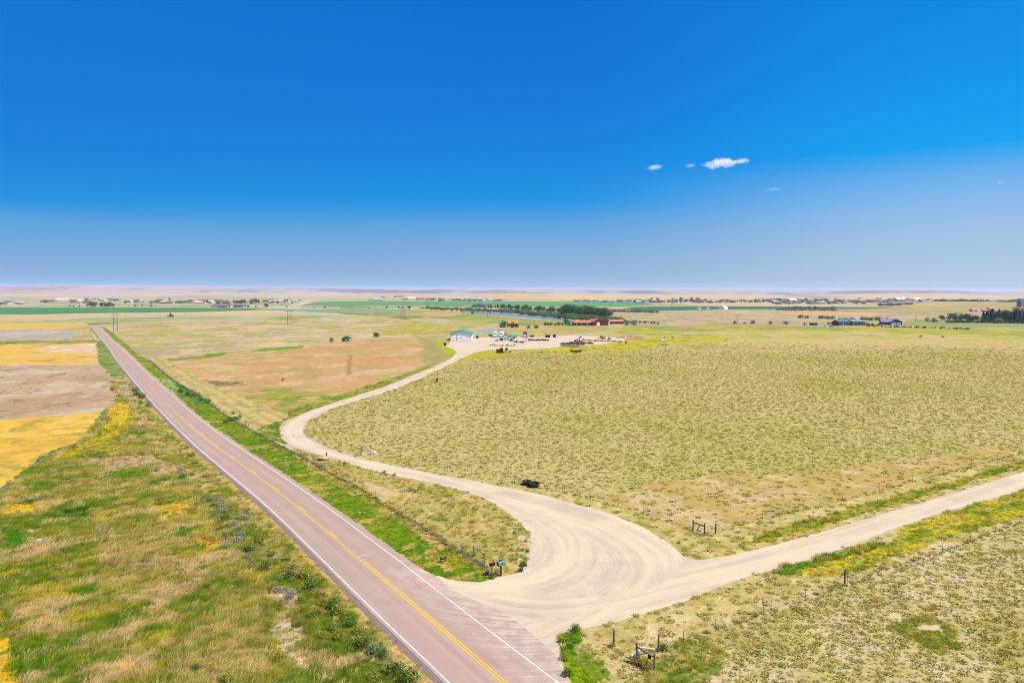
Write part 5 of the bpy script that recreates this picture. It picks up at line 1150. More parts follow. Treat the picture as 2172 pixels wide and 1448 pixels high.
# small office with the green roof
CREAM = ribbed('cream siding', (232, 226, 206), .7, 3, .15); TEAL2 = ribbed('pale green roof', (84, 186, 160), .45, axis='x')
T = gable(1067.2, 722.7, 1081.6, 722.72, 9, 2.55, 4.3, CREAM, TEAL, 'office', 'little cream office with green roof, porch gable facing and a side wing', over=.35)
del T['w']
mb = MB(); mb.box((0, -.04, 1.25), (3.3, .06, 1.7)); pr = mb.build('porch_shade_panel', mat('porch shade', (150, 168, 160), .7, .08), T)  # flat panel whose colour stands in for the shade under the porch
for x in (-1.7, 1.7):
    mb = MB(); mb.box((x, -.09, 1.3), (.14, .14, 2.6)); mb.build('porch_post', DOORW, T)
mb = MB(); mb.box((0, -.10, .45), (3.2, .05, .08)); mb.build('railing', DOORW, T)
m2 = MB(); 
mb = MB(); mb.box((4.4, 4.4, 1.45), (4.3, 6, 2.9)); mb.build('side_wing', CREAM, T)
m2.prism([(1.0, 2.95), (4.4, 4.25), (4.4, 4.42), (1.0, 3.12)], 2.22, 7.0); m2.prism([(4.4, 4.25), (7.8, 2.95), (7.8, 3.12), (4.4, 4.42)], 2.22, 7.0)
mb = MB(); mb.add([(y, x, z) for x, y, z in m2.v], m2.f); mb.build('side_roof', TEAL2, T)
mb = MB(); mb.box((4.6, 1.37, 1.7), (1.2, .06, 1.35)); fr = mb.build('window', DOORW, T)
mb = MB(); mb.box((4.6, 1.33, 1.7), (.95, .03, 1.1)); mb.build('pane', GLASS, fr)
# red barns with orange-red roofs
RED = ribbed('dark red siding', (112, 38, 42), .8, 1.5, .15); ORR = ribbed('orange metal roof', (236, 146, 100), .6, axis='x', metal=0)
T = gable(1216.5, 690.6, 1253.5, 690.6, 8, 2.6, 4.3, RED, ORR, 'barn_wing', 'left long low dark red barn wing with orange roof and three small windows', 'barn', axis='x'); del T['w']
for x in (-4.9, -.7, 4.3):
    mb = MB(); mb.box((x, -.04, 1.35), (1.0, .06, .6)); w_ = mb.build('window', mat('window frame white', (226, 226, 230), .5), T)
    mb = MB(); mb.box((x, -.08, 1.35), (.7, .03, .35)); mb.build('pane', GLASSP, w_)
T = gable(1258, 690.8, 1289.6, 690.2, 11, 3.3, 5.9, RED, ORR, 'barn', 'tall middle dark red barn with a wide pale door and lopsided orange roof', 'barn', peak=.32); del T['w']
mb = MB(); mb.box((-2.35, -.05, 1.5), (3.1, .08, 3.0)); d_ = mb.build('barn_door', mat('pale sliding door', (196, 212, 226), .5, .1), T)
T = gable(1294, 687.4, 1323, 687.0, 7, 2.3, 3.9, RED, ORR, 'barn_wing', 'right long low dark red barn wing with orange roof and no windows', 'barn', axis='x'); del T['w']
mb = MB(); q = GV(1255.8, 690); mb.box((q.x, q.y + 1.5, 2.1), (1.5, 3, 4.2)); tag(mb.build('silo_shed', mat('pale shed', (206, 208, 214), .6, .1), None, bevel=.05), 'narrow pale shed squeezed between the left wing and middle barn', 'shed')
mb = MB(); q = GV(1291.5, 690); mb.box((q.x, q.y + 3.0, 1.6), (1.8, 3, 3.2)); tag(mb.build('link_shed', mat('pale shed', (0,) * 3), None, bevel=.05), 'small pale shed between the middle barn and right wing', 'shed')
# orange roofed house in the trees
T = gable(1077.5, 693, 1098.5, 693, 8, 2.8, 5.4, mat('brown wall', (150, 96, 72), .8), ribbed('tan orange roof', (238, 160, 92), .7, metal=0), 'farmhouse', 'farmhouse with a big orange roof half hidden by dark bushes', 'house', axis='x'); del T['w']
mb = MB(); mb.box((2.6, -.04, 1.5), (1.2, .06, 1.1)); mb.build('window', GLASS, T)
# dark metal barns
NAVY = ribbed('navy siding', (58, 66, 92), .6); NR1 = ribbed('slate metal roof', (112, 120, 150), .45); NR2 = ribbed('light blue metal roof', (140, 166, 178), .45); TEALS = ribbed('blue green siding', (66, 96, 108), .6)
T = gable(1779.5, 690.9, 1807.8, 690.6, 9, 3.4, 4.9, NAVY, NR1, 'metal_barn', 'left dark navy metal barn with slate roof, gable end at its left', 'barn', axis='x', over=.25); del T['w']
mb = MB(); mb.box((-2.5, -.04, 1.2), (1.0, .05, 2.0)); mb.build('door', GREYT, T)
T = gable(1808.4, 690.8, 1834.8, 690.5, 10, 3.6, 5.2, TEALS, NR2, 'metal_barn', 'right blue-grey open fronted metal barn joined to the navy one', 'barn', axis='x', over=.3); del T['w']
mb = MB(); mb.box((0, -.05, 1.5), (9.2, .06, 2.6)); mb.build('bay_shade_panel', mat('deep shade', (46, 62, 70), .9), T)  # solid dark panel: the shade inside the bay is painted, not modelled
for x in (-4.6, -1.6, 1.6, 4.6):
    mb = MB(); mb.box((x, -.12, 1.5), (.18, .1, 3.0)); mb.build('post', WOOD, T)
# grey house
HG = ribbed('slate siding', (66, 78, 94), .7, 4, .1); HR = mat('slate roof', (116, 120, 146), .8, .1, 2)
T = gable(1869.5, 688.9, 1889, 689.2, 9, 2.9, 5.9, HG, HR, 'house', 'slate grey house with two white garage doors at its right gable', 'house', axis='x', over=.5); W0 = T['w']; del T['w']
mb = MB(); mb.prism([(W0 / 2 - .4, 0), (W0 / 2 + 9.0, 0), (W0 / 2 + 9.0, 2.9), (W0 / 2 + 4.3, 5.6), (W0 / 2 - .4, 2.9)], -1.8, 9); mb.build('garage_wing', HG, T)
mb = MB(); k = 2.7 / 4.7
for x0, z0, x1, z1 in ((W0 / 2 - .9, 2.9 - .5 * k, W0 / 2 + 4.3, 5.62), (W0 / 2 + 4.3, 5.62, W0 / 2 + 9.5, 2.9 - .5 * k)):
    mb.prism([(x0, z0), (x1, z1), (x1, z1 + .2), (x0, z0 + .2)], -2.3, 9.4)
mb.build('garage_roof', HR, T)
for x in (W0 / 2 + 2.0, W0 / 2 + 6.3):
    mb = MB(); mb.box((x, -1.85, 1.2), (3.6, .06, 2.4)); mb.build('garage_door', DOORW, T)
for x in (-2.6, .2):
    mb = MB(); mb.box((x, -.05, 1.5), (1.3, .06, 1.2)); w_ = mb.build('window', mat('slate window', (40, 48, 60), .3), T)
mb = MB(); mb.box((1.5, 4, 6.2), (.8, .8, 1.2)); mb.build('chimney', HG, T)
mb = MB(); q = GV(1899, 691.5); mb.box((q.x + 2, q.y - 3, .05), (26, 5, .1)); tag(mb.build('driveway', mat('concrete', (236, 228, 216), .9, .05, k=1)), kind='structure')
# white hay barn and sheds on the east plain
T = gable(1523, 656.6, 1535.5, 656.8, 26, 3.6, 6.6, ribbed('white barn wall', (232, 232, 236)), ribbed('white barn roof', (216, 220, 230)), 'hay_barn', 'white gabled metal barn on the edge of the dark green crop field', 'barn'); del T['w']
T = gable(1482, 656.4, 1487.5, 656.4, 6, 2.4, 3.8, mat('white shed', (240, 240, 240)), mat('pale roof', (220, 226, 230)), 'shed', 'tiny white shed left of the white gabled barn, the farther left one', 'shed'); del T['w']
T = gable(1500.5, 656, 1504.5, 656, 5, 2.2, 3.4, mat('white shed', (0,) * 3), mat('pale roof', (0,) * 3), 'shed', 'tiny white shed nearest the left side of the white gabled barn', 'shed'); del T['w']
PINKR = mat('faded red roof', (232, 116, 112), .7, .1, 1)
for (x0, y0, x1, dpt, ev, rg, lab) in ((2064.5, 660.8, 2080, 9, 2.6, 4.6, 'white barn with a faded red roof, leftmost of three above the pines'), (2086, 660.4, 2096, 7, 1.6, 3.2, 'small low red roofed shed between the two larger red roofed barns'), (2100, 659.5, 2115, 9, 3.4, 5.8, 'tallest red roofed barn just above the dark pines'),
                                       (2087, 649.6, 2112, 14, 3.0, 6.0, 'long red roofed building before the distant grove'), (2152, 649.4, 2163, 12, 2.6, 5.0, 'red roofed building near the grey tower'),
                                       ):
    T = gable(x0, y0, x1, y0, dpt, ev, rg, mat('white barn paint', (224, 214, 214), .7), PINKR, 'barn', lab, 'barn', axis='x'); W0 = T['w']; del T['w']
    mb = MB(); mb.box((-W0 * .15, -.05, ev * .45), (W0 * .35, .06, ev * .8)); mb.build('door', mat('dark opening', (92, 70, 80), .8), T)
q = GV(2172, 652); mb = MB(); mb.box((0, 6, 8.5), (13, 12, 17)); T = thing('grain_tower', q, 'tall blue-grey windowless tower cut by the right edge', 'tower')
mb.build('wall', mat('blue grey wall', (104, 122, 142), .8, .1, .4), T); mb = MB(); mb.box((0, 6, 17.3), (13.6, 12.6, .6)); mb.build('roof', mat('pale parapet', (206, 214, 222), .7), T)
# small shed by the utility pole, gatehouse box, portable toilet etc.
def boxthing(px, py, w_, d_, h_, m, name, label, cat, rz=0.0, roof=None, bevel=.03, slope=.0):
    q = GV(px, py); T = thing(name, (q.x, q.y + d_ / 2, 0), label, cat, rz)
    mb = MB(); mb.box((0, 0, h_ / 2), (w_, d_, h_)); mb.build('body', m, T, bevel=bevel)
    mb = MB(); mb.box((0, 0, h_ + .06), (w_ + .2, d_ + .2, .12), rx=slope); mb.build('lid', roof or m, T, bevel=.02); return T
boxthing(1138, 696.5, 3.0, 2.4, 2.3, mat('grey shed wall', (98, 92, 104), .8), 'garden_shed', 'small dark grey shed at the foot of a utility pole', 'shed', roof=mat('shed roof', (130, 124, 130)))
boxthing(1116.4, 726.8, 2.1, 2.0, 2.9, mat('pale container wall', (216, 212, 208), .6, .06), 'storage_box', 'upright pale storage box before the stacks of stone', 'storage box', roof=mat('pale parapet', (0,) * 3))
T = boxthing(1176, 715.6, 1.9, 1.9, 1.75, mat('dark blue plastic', (30, 62, 92), .5), 'fuel_tank', 'dark blue upright tank at the back of the yard', 'tank')
T = boxthing(1161.8, 715.8, 3.0, 1.8, 1.45, mat('black dumpster', (26, 22, 26), .6), 'dumpster', 'black dumpster left of the dark blue tank', 'dumpster', slope=R(4))
T = boxthing(1128.6, 714.4, 2.4, 1.5, .9, mat('dark brown trailer', (60, 36, 34), .7), 'utility_trailer', 'low dark trailer between purple truck and black dumpster', 'trailer')
for s in (-1, 1):
    mb = MB(); mb.tube((s * .6, -.80, .3), (s * .6, -.66, .3), .3, n=14); mb.build('wheel', mat('tyre rubber', (20, 20, 22), .8), T)
T = boxthing(943.6, 732.8, 1.3, 1.0, 1.35, mat('dark bin', (46, 46, 50), .6), 'waste_bin', 'dark bin standing in yellow weeds left of the workshop', 'bin')
T = boxthing(1012.3, 717.3, 1.5, 1.2, 1.35, mat('black drum', (30, 32, 36), .5), 'equipment_box', 'black equipment box beside the right wall of the workshop', 'equipment')
boxthing(1726.5, 690.2, 6.4, 2.4, 2.1, mat('navy container', (38, 44, 66), .6), 'shipping_container', 'dark navy container left of the dark metal barns', 'container')
boxthing(931.5, 724, 1.0, .7, .7, mat('white tote', (240, 240, 240), .5), 'water_tote', 'small white tote in the grass left of the workshop', 'container')

# ------------------------------------------------------------------ vehicles
TYRE = mat('tyre rubber', (0,) * 3); CHR = mat('chrome', (200, 204, 210), .25, .05, metal=.8); WGL = mat('windscreen', (36, 42, 56), .1, .05, spec=.7)
def wheel(T, x, y, r_, w_=.28):
    mb = MB(); mb.tube((x - w_ / 2, y, r_), (x + w_ / 2, y, r_), r_, n=16); w2 = mb.build('wheel', TYRE, T)
    s = 1 if x > 0 else -1; mb = MB(); mb.tube((x + s * w_ / 2, y, r_), (x + s * (w_ / 2 + .02), y, r_), r_ * .55, n=12); mb.build('rim', CHR, w2)
def semi(px, py, rz, body, upper, label):
    T = thing('semi_truck', GV(px, py), label, 'truck', rz)      # nose towards -y
    mb = MB(); mb.prism([(0, .55), (0, 1.75), (.25, 1.9), (1.7, 2.05), (1.7, .55)], -1.0, 1.0); m2 = MB(); m2.add([(y, x, z) for x, y, z in mb.v], mb.f); m2.build('hood', body, T, bevel=.05)
    mb = MB(); mb.prism([(1.7, .6), (1.7, 2.05), (2.2, 2.95), (2.5, 3.05), (5.2, 3.6), (5.2, .6)], -1.2, 1.2); m2 = MB(); m2.add([(y, x, z) for x, y, z in mb.v], mb.f); m2.build('cab', upper, T, bevel=.05)
    mb = MB(); mb.prism([(1.70, 2.12), (2.14, 2.85), (2.10, 2.87), (1.64, 2.15)], -1.05, 1.05); m2 = MB(); m2.add([(y, x, z) for x, y, z in mb.v], mb.f); m2.build('windscreen', WGL, T)
    mb = MB(); mb.box((0, -.03, 1.15), (1.1, .06, 1.0)); mb.build('grille', CHR, T); mb = MB(); mb.box((0, -.1, .5), (2.3, .25, .4)); mb.build('bumper', CHR, T, bevel=.03)
    for s in (-1, 1):
        mb = MB(); mb.box((s * .85, -.02, 1.05), (.35, .08, .25)); mb.build('headlight', mat('lamp glass', (240, 240, 236), .2), T)
        mb = MB(); mb.tube((s * 1.28, 2.0, .8), (s * 1.28, 2.0, 3.7), .08, n=8); mb.build('exhaust', CHR, T)
        mb = MB(); mb.box((s * 1.5, 1.9, 2.3), (.12, .1, .7)); mb.build('mirror', CHR, T)
        for y in (1.0, 6.2, 7.5): wheel(T, s * 1.05, y, .5, .35)
    mb = MB(); mb.box((0, 6.4, .95), (1.0, 3.4, .3)); mb.build('chassis', mat('dark chassis', (34, 32, 34)), T); return T
WB = mat('white truck paint', (246, 244, 244), .35, .03, spec=.5); PB = mat('purple truck paint', (92, 52, 120), .35, .08); LB = mat('lilac truck paint', (190, 184, 220), .35, .05)
semi(1048, 715.8, R(-8), WB, WB, 'left white long-nosed semi truck facing us beside the office')
semi(1061, 716.3, R(-12), WB, WB, 'right white semi truck parked close against the green roofed office')
semi(1112.8, 715.8, R(-6), LB, PB, 'purple and lilac semi truck facing us behind the stone stacks')
for (x, y, lab) in ((1041.5, 713.2, 'dark flat trailer behind the left white truck'), (1060.5, 721.8, 'low dark trailer between the white trucks and the office')):
    T = thing('flat_trailer', GV(x, y), lab, 'trailer', R(12)); mb = MB(); mb.box((0, 0, .95), (3.4, 2.4, .5)); mb.build('deck', mat('dark chassis', (0,) * 3), T, bevel=.03)
    for s in (-1, 1): mb = MB(); mb.tube((s * .8, -1.25, .45), (s * .8, -1.0, .45), .45, n=14); mb.build('wheel', TYRE, T)
def car(px, py, rz, body, label, kind='suv', name='parked_car', cat='car'):
    T = thing(name, GV(px, py), label, cat, rz)                   # nose to -y, length 4.8 (5.6 pickup)
    L = 4.7 if kind == 'suv' else 5.7
    if kind == 'suv': pr = [(0, .35), (0, .95), (1.1, 1.12), (1.75, 1.72), (4.2, 1.72), (4.65, 1.05), (4.7, .35)]; gl = [(1.2, 1.16), (1.75, 1.64), (4.15, 1.64), (4.45, 1.16)]
    else: pr = [(0, .5), (0, 1.1), (1.5, 1.2), (2.1, 1.9), (3.5, 1.9), (3.75, 1.25), (5.7, 1.25), (5.7, .5)]; gl = [(1.62, 1.26), (2.14, 1.82), (3.45, 1.82), (3.66, 1.26)]
    for prf, nm, hw, mm in ((pr, 'body', .95, body), (gl, 'window', .965, WGL)):
        mb = MB(); mb.prism(prf, -hw, hw); m2 = MB(); m2.add([(y, x, z) for x, y, z in mb.v], mb.f); m2.build(nm, mm, T, bevel=.05 if nm == 'body' else 0)
    mb = MB(); mb.prism([(pr[2][0] + .03, pr[2][1] + .08), (pr[3][0] - .04, pr[3][1] - .07), (pr[3][0] - .09, pr[3][1] - .04), (pr[2][0] - .03, pr[2][1] + .1)], -.78, .78); m2 = MB(); m2.add([(y, x, z) for x, y, z in mb.v], mb.f); m2.build('windscreen', WGL, T)
    mb = MB(); mb.box((0, -.03, .55), (1.8, .1, .25)); mb.build('bumper', mat('dark bumper', (60, 60, 64)), T)
    for s in (-1, 1):
        mb = MB(); mb.box((s * .72, -.01, .85), (.3, .06, .16)); mb.build('headlight', mat('lamp glass', (0,) * 3), T)
        for y in (.85, L - 1.0): wheel(T, s * .88, y, .38 if kind != 'suv' else .35, .22)
    return T
car(1054.6, 723.4, R(-4), WB, 'white car facing us just left of the green roofed office')
car(1222.3, 719.6, R(-88), WB, 'white pickup truck seen from its left side beyond the pallets', 'pickup', 'pickup_truck', 'pickup')
car(1749, 692.5, R(-80), WB, 'white pickup parked left of the dark metal barns', 'pickup', 'pickup_truck', 'pickup')
car(1760, 693.2, R(-60), mat('grey car paint', (128, 124, 130), .4), 'grey car parked just left of the navy metal barn')
car(707, 667, R(-85), WB, 'white vehicle on the pale country road beyond the near fields', 'pickup', 'pickup_truck', 'pickup')
# yellow and orange machines
def loader(px, py, rz, c, label, s=1.0):
    T = thing('loader', GV(px, py), label, 'loader', rz); T.scale = (s,) * 3; Y = mat('machine yellow %d' % c[1], c, .5, .1); 
    mb = MB(); mb.box((0, 1.6, 1.0), (1.6, 2.2, .9)); mb.build('body', Y, T, bevel=.08)
    mb = MB(); mb.box((0, .9, 2.0), (1.3, 1.2, 1.2)); cb2 = mb.build('cab', WGL, T, bevel=.05); mb = MB(); mb.box((0, .9, 2.65), (1.4, 1.3, .1)); mb.build('cab_roof', Y, cb2)
    mb = MB(); mb.tube((-.6, .8, 1.1), (-.6, -.9, .6), .1, n=6); mb.tube((.6, .8, 1.1), (.6, -.9, .6), .1, n=6); mb.build('arm', Y, T)
    mb = MB(); mb.prism([(-1.6, .1), (-.9, .1), (-.85, .9), (-1.0, .9), (-1.1, .3), (-1.6, .2)], -1.0, 1.0); m2 = MB(); m2.add([(y, x, z) for x, y, z in mb.v], mb.f); m2.build('bucket', Y, T)
    for sx3 in (-1, 1):
        for y in (.5, 2.4): wheel(T, sx3 * .95, y, .55, .4)
loader(1071.5, 748, R(-60), (238, 190, 70), 'yellow loader standing right of the dark wooden panels', .9)
loader(1705, 690, R(-70), (240, 176, 92), 'orange-tan loader left of the navy container', .95)
loader(359, 672, R(-80), (96, 60, 62), 'dark tractor on the harvested strip beyond the light green field', 1.5)
# wooden panels by the loader
for i, (x, y, w_, h_, c, lab) in enumerate(((1056.5, 748.6, 2.1, 2.0, (96, 76, 66), 'grey-brown stack of boards standing left of the dark panel'), (1063.8, 748.8, 1.7, 2.6, (70, 32, 26), 'tall dark reddish panel leaning in the middle of the pile'), (1075.5, 749, 2.2, 1.1, (196, 170, 130), 'low pale crate at the right end of the board pile'))):
    q = GV(x, y); T = thing('lumber_stack', q, lab, 'lumber'); M_ = mat('lumber %d' % i, c, .9, .3, 6)
    for k in range(5):
        mb = MB(); mb.box((0, k * .22, h_ / 2), (w_ * rnd.uniform(.85, 1), .16, h_ * rnd.uniform(.85, 1)), rx=R(-6)); mb.build('board', M_, T)
# two dark posts before the pickup and the yellow pump
for x, y, h_, lab in ((1229.3, 722, 1.9, 'taller dark post before the white pickup'), (1236.8, 722, 1.0, 'shorter dark post before the rear wheel of the white pickup')):
    q = GV(x, y); mb = MB(); mb.tube((0, 0, 0), (0, 0, h_), .2, .17, 10); mb.tube((0, 0, h_), (0, 0, h_ + .1), .26, .2, 10); o = mb.build('bollard', mat('dark bollard', (58, 40, 40), .8)); o.location = q; tag(o, lab, 'bollard')
T = boxthing(1240, 723.3, 1.8, .9, .8, mat('yellow pump', (240, 190, 90), .5), 'generator', 'yellow generator among the pallets near the white pickup', 'generator', bevel=.12)
T = boxthing(1408, 724, 2.6, 1.6, .8, mat('pale blue tarp', (200, 214, 236), .7), 'tarp_pile', 'pale blue tarped heap in the yellow weeds right of the yard', 'tarp', slope=R(10), bevel=.2)

# ------------------------------------------------------------------ stone yard: pallets of slabs, heaps
PAL = [mat('stone stack %d' % i, c, .95, .25, 3, orand=.18) for i, c in enumerate([(146, 108, 94), (116, 84, 80), (170, 150, 124), (206, 186, 156)])]
PW = mat('pallet wood', (196, 170, 128), .9, .2, 6)
def pallet_proto(mi, h_, seed):
    rr2 = random.Random(seed); T = thing('stone_pallet', (0, -900, 0), 'x', 'pallet')
    mb = MB()
    for x in (-.5, 0, .5): mb.box((x, 0, .06), (.1, 1.0, .12))
    mb.box((0, 0, .135), (1.2, 1.0, .03)); mb.build('pallet', PW, T)
    z = .15; mb = MB()
    while z < h_:
        t = rr2.uniform(.08, .16); x = -.55
        while x < .5:
            w2 = rr2.uniform(.25, .5); mb.box((x + w2 / 2, rr2.uniform(-.04, .04), z + t / 2), (w2 - .03, .9 * rr2.uniform(.85, 1), t - .015), rz=rr2.uniform(-.06, .06)); x += w2
        z += t
    mb.build('slabs', PAL[mi], T); return T
protos_p = [pallet_proto(0, 1.1, 1), pallet_proto(1, 1.0, 2), pallet_proto(2, .8, 3), pallet_proto(3, .7, 4)]
def prow(x0, y0, x1, y1, n, kinds, label, group):
    for i in range(n):
        t = (i + .5) / n; q = GV(x0 + (x1 - x0) * t, y0 + (y1 - y0) * t); p = protos_p[kinds[i % len(kinds)]]
        dup(p, q, rnd.uniform(-.15, .15), (1, 1, rnd.uniform(.8, 1.15)), label, group)
prow(1120, 722.6, 1165, 722.8, 10, (0, 1, 0), 'pallet of reddish stone in the long row right of the pale storage box', 'pallets in the back row')
prow(1188.5, 731.0, 1239, 731.8, 12, (1, 0, 1), 'pallet of dark stone in the nearest front row', 'pallets in the front row')
prow(1206, 728.4, 1259, 729.6, 12, (0, 1, 2), 'pallet of brown stone in the second row from the front', 'pallets in the second row')
prow(1217, 725.0, 1236, 725.4, 4, (1, 0), 'pallet of stone in the short row by the two posts', 'pallets in the short row')
prow(1243, 723.0, 1319, 725.4, 17, (3, 2, 3), 'pallet of pale tan slabs in the long low line right of the pickup', 'pallets in the pale line')
prow(1188, 734, 1228, 735.6, 8, (3, 2), 'low pallet of pale slabs before the dark front row', 'pallets of pale slabs in front')
prow(1089, 726.0, 1111, 727.4, 5, (2, 0, 3), 'pallet of mixed stone between the office and the pale storage box', 'pallets beside the office')
prow(1233.5, 743.6, 1245, 743.8, 4, (3,), 'pallet of whitish blocks at the edge of the pasture', 'pallets of whitish blocks')
prow(1210, 746.6, 1232, 747.2, 6, (0, 1), 'pallet of red stone lying at the edge of the pasture', 'pallets of red stone')
def drop(T):
    for c in list(T.children): bpy.data.objects.remove(c)
    bpy.data.objects.remove(T)
for T in protos_p: drop(T)
def heap(px0, px1, py, yt, n, ms, label, seed, name='boulder', group='boulders of the heap', grp=True):
    rr2 = random.Random(seed); k = mpp((px0 + px1) / 2, py); W = (px1 - px0) * k; H = (py - yt) * k; a = GV((px0 + px1) / 2, py)
    mes = [rock_mesh(seed + i, 1, .8, .7, sub=2) for i in range(4)]
    for i in range(n):
        u = rr2.uniform(-1, 1); hmax = H * (1 - abs(u) ** 1.4); z = rr2.uniform(0, 1) ** 1.3 * max(hmax - .3, 0); s = rr2.uniform(.45, .95)
        me = mes[i % 4]; mi = ms[i % len(ms)]; me2 = me.copy(); o = link(name, me2, mi); o.location = (a.x + u * W / 2, a.y + 1.0 + rr2.uniform(-.8, 1.2) * (1 - z / max(H, .1)), z + s * .3); o.scale = (s,) * 3
        o.rotation_euler = (rr2.uniform(0, 6), rr2.uniform(0, 6), rr2.uniform(0, 6)); tag(o, label, 'boulder', group)
DST = mat('dark stone', (112, 84, 84), .95, .35, 2)
heap(1269, 1297, 719.5, 708.5, 46, [PSTONE, DST, GRAN2, DST], 'rough boulder in the tall heap right of the white pickup', 50, group='boulders of the tall heap')
heap(1326, 1330, 727.6, 724, 3, [DST, GRAN], 'dark boulder lying alone right of the pale pallet line', 54, group='boulders beyond the pallet line')
heap(1036, 1062, 733.5, 730.5, 14, [GRAN2, PSTONE, GRAN], 'landscaping stone in the bed before the office', 61, group='stones of the bed before the office')
heap(1064, 1092, 734, 731, 12, [PSTONE, DST, GRAN2], 'stone of the low line right of the flower bed', 62, group='stones of the low line')
heap(1124, 1186, 748, 744.5, 26, [GRAN2, GRAN, PSTONE], 'pale stone scattered in the yellow weeds before the yard', 63, group='stones in the weeds before the yard')
heap(1230, 1300, 739, 737, 9, [GRAN2, PSTONE], 'stone lying in the yellow weeds below the pallets', 64, group='stones below the pallets')
heap(1396, 1420, 733, 729.5, 10, [PSTONE], 'pinkish stone in the small heap right of the yard', 66, group='stones of the small pink heap')
heap(1410, 1436, 716.5, 713.5, 9, [PSTONE, GRAN2], 'reddish stone far right of the dirt mound', 67, group='stones right of the dirt mound')
# dirt mound
k = mpp(1345, 718); a = GV(1345, 718); n = 50; u, v = np.meshgrid(np.linspace(-1, 1, n * 2), np.linspace(-1, 1, n), indexing='ij'); x = u * 38 * k; y = v * 4.5
z = 2.6 * (1 - np.abs(u) ** 2.2) * np.clip(1 - v * v, 0, 1) * (.35 + 1.1 * fbm(x + 99, y, 4, 91, 4)) - .12
me = set_mesh('dirt_mound', np.stack([x.ravel(), y.ravel(), z.ravel()], -1), np.stack([(I2 := np.arange(2 * n * n).reshape(2 * n, n))[:-1, :-1], I2[1:, :-1], I2[1:, 1:], I2[:-1, 1:]], -1).reshape(-1, 4))
o = link('dirt_mound', me, mat('turned earth', (200, 162, 128), .95, .25, .6, c2=(146, 124, 80), k=1.1)); o.location = (a.x, a.y + 4, 0); tag(o, 'long low mound of bare reddish earth right of the boulder heap', 'mound')

# ------------------------------------------------------------------ trees and bushes
def leaf_mat(name, c, c2, tr=.2):
    m, nt, b = nmat(name); g_ = N(nt, 'ShaderNodeNewGeometry'); oi = N(nt, 'ShaderNodeObjectInfo'); at_ = N(nt, 'ShaderNodeAttribute', attribute_name='bl')
    f = noise(nt, g_.outputs['Position'], .5, 3, .6, .35, .65); o = mixc(nt, f, tuple(C(c)), tuple(C(c2)))
    r_ = N(nt, 'ShaderNodeMapRange', i_3=.8, i_4=1.25); LK(nt, oi.outputs['Random'], r_.inputs[0]); k = N(nt, 'ShaderNodeMath', operation='MULTIPLY'); LK(nt, r_.outputs[0], k.inputs[0]); LK(nt, at_.outputs['Fac'], k.inputs[1])
    v = N(nt, 'ShaderNodeVectorMath', operation='SCALE'); LK(nt, o, v.inputs[0]); LK(nt, k.outputs[0], v.inputs[3]); LK(nt, v.outputs[0], b.inputs['Base Color']); b.inputs['Roughness'].default_value = .7; b.inputs['Specular IOR Level'].default_value = .15
    nv = N(nt, 'ShaderNodeVectorMath', operation='SCALE', i_3=.6); LK(nt, g_.outputs['Normal'], nv.inputs[0]); na = N(nt, 'ShaderNodeVectorMath', operation='ADD'); LK(nt, nv.outputs[0], na.inputs[0]); na.inputs[1].default_value = (.15, -.1, .6)
    nz = N(nt, 'ShaderNodeVectorMath', operation='NORMALIZE'); LK(nt, na.outputs[0], nz.inputs[0]); LK(nt, nz.outputs[0], b.inputs['Normal'])
    t_ = N(nt, 'ShaderNodeBsdfTranslucent'); LK(nt, v.outputs[0], t_.inputs[0]); mx = N(nt, 'ShaderNodeMixShader', i_0=tr); LK(nt, b.outputs[0], mx.inputs[1]); LK(nt, t_.outputs[0], mx.inputs[2])
    LK(nt, mx.outputs[0], [q for q in nt.nodes if q.type == 'OUTPUT_MATERIAL'][0].inputs[0]); return m
def crown(name, seed, W, H, z0, n, ls, shape='round'):
    rr2 = random.Random(seed); V = []; Fc = []; bl = []
    nl = 9 if shape == 'round' else 5
    lobes = [(rr2.uniform(-.55, .55) * W / 2, rr2.uniform(-.55, .55) * W / 2, z0 + H * rr2.uniform(.25, .78), rr2.uniform(.28, .46) * W) for _ in range(nl)]
    for i in range(n):
        if shape == 'cone':
            t = rr2.random() ** 1.5; z = z0 + t * H; rad = W / 2 * (1 - t) ** .85 * rr2.uniform(.55, 1.08) * (1 + .18 * math.sin(z * 5 + seed)); a = rr2.uniform(0, 6.283); p = Vector((rad * math.cos(a), rad * math.sin(a), z))
        else:
            lx, ly, lz, lr = lobes[rr2.randrange(nl)]; d = Vector((rr2.gauss(0, 1), rr2.gauss(0, 1), rr2.gauss(0, 1))).normalized() * lr * rr2.uniform(.6, 1.05) 
            if shape == 'tall': d.x *= .6; d.y *= .6; d.z *= 1.3
            p = Vector((lx, ly, lz)) + Vector((d.x, d.y, d.z * .8)); p.z = max(p.z, z0 * .5 + .05)
        q = Vector((rr2.gauss(0, 1), rr2.gauss(0, 1), rr2.gauss(0, 1) + .6)).normalized(); a1 = q.orthogonal().normalized(); a2 = q.cross(a1); s = ls * rr2.uniform(.6, 1.4); k = len(V)
        V += [p - a1 * s, p + a2 * s * .7, p + a1 * s, p - a2 * s * .7]; Fc.append((k, k + 1, k + 2, k + 3)); bl += [rr2.uniform(.7, 1.35)] * 4
    me = bpy.data.meshes.new(name); me.from_pydata(V, [], Fc); vflt(me, 'bl', bl); return me
BARK = mat('bark', (120, 104, 92), .95, .3, 2)
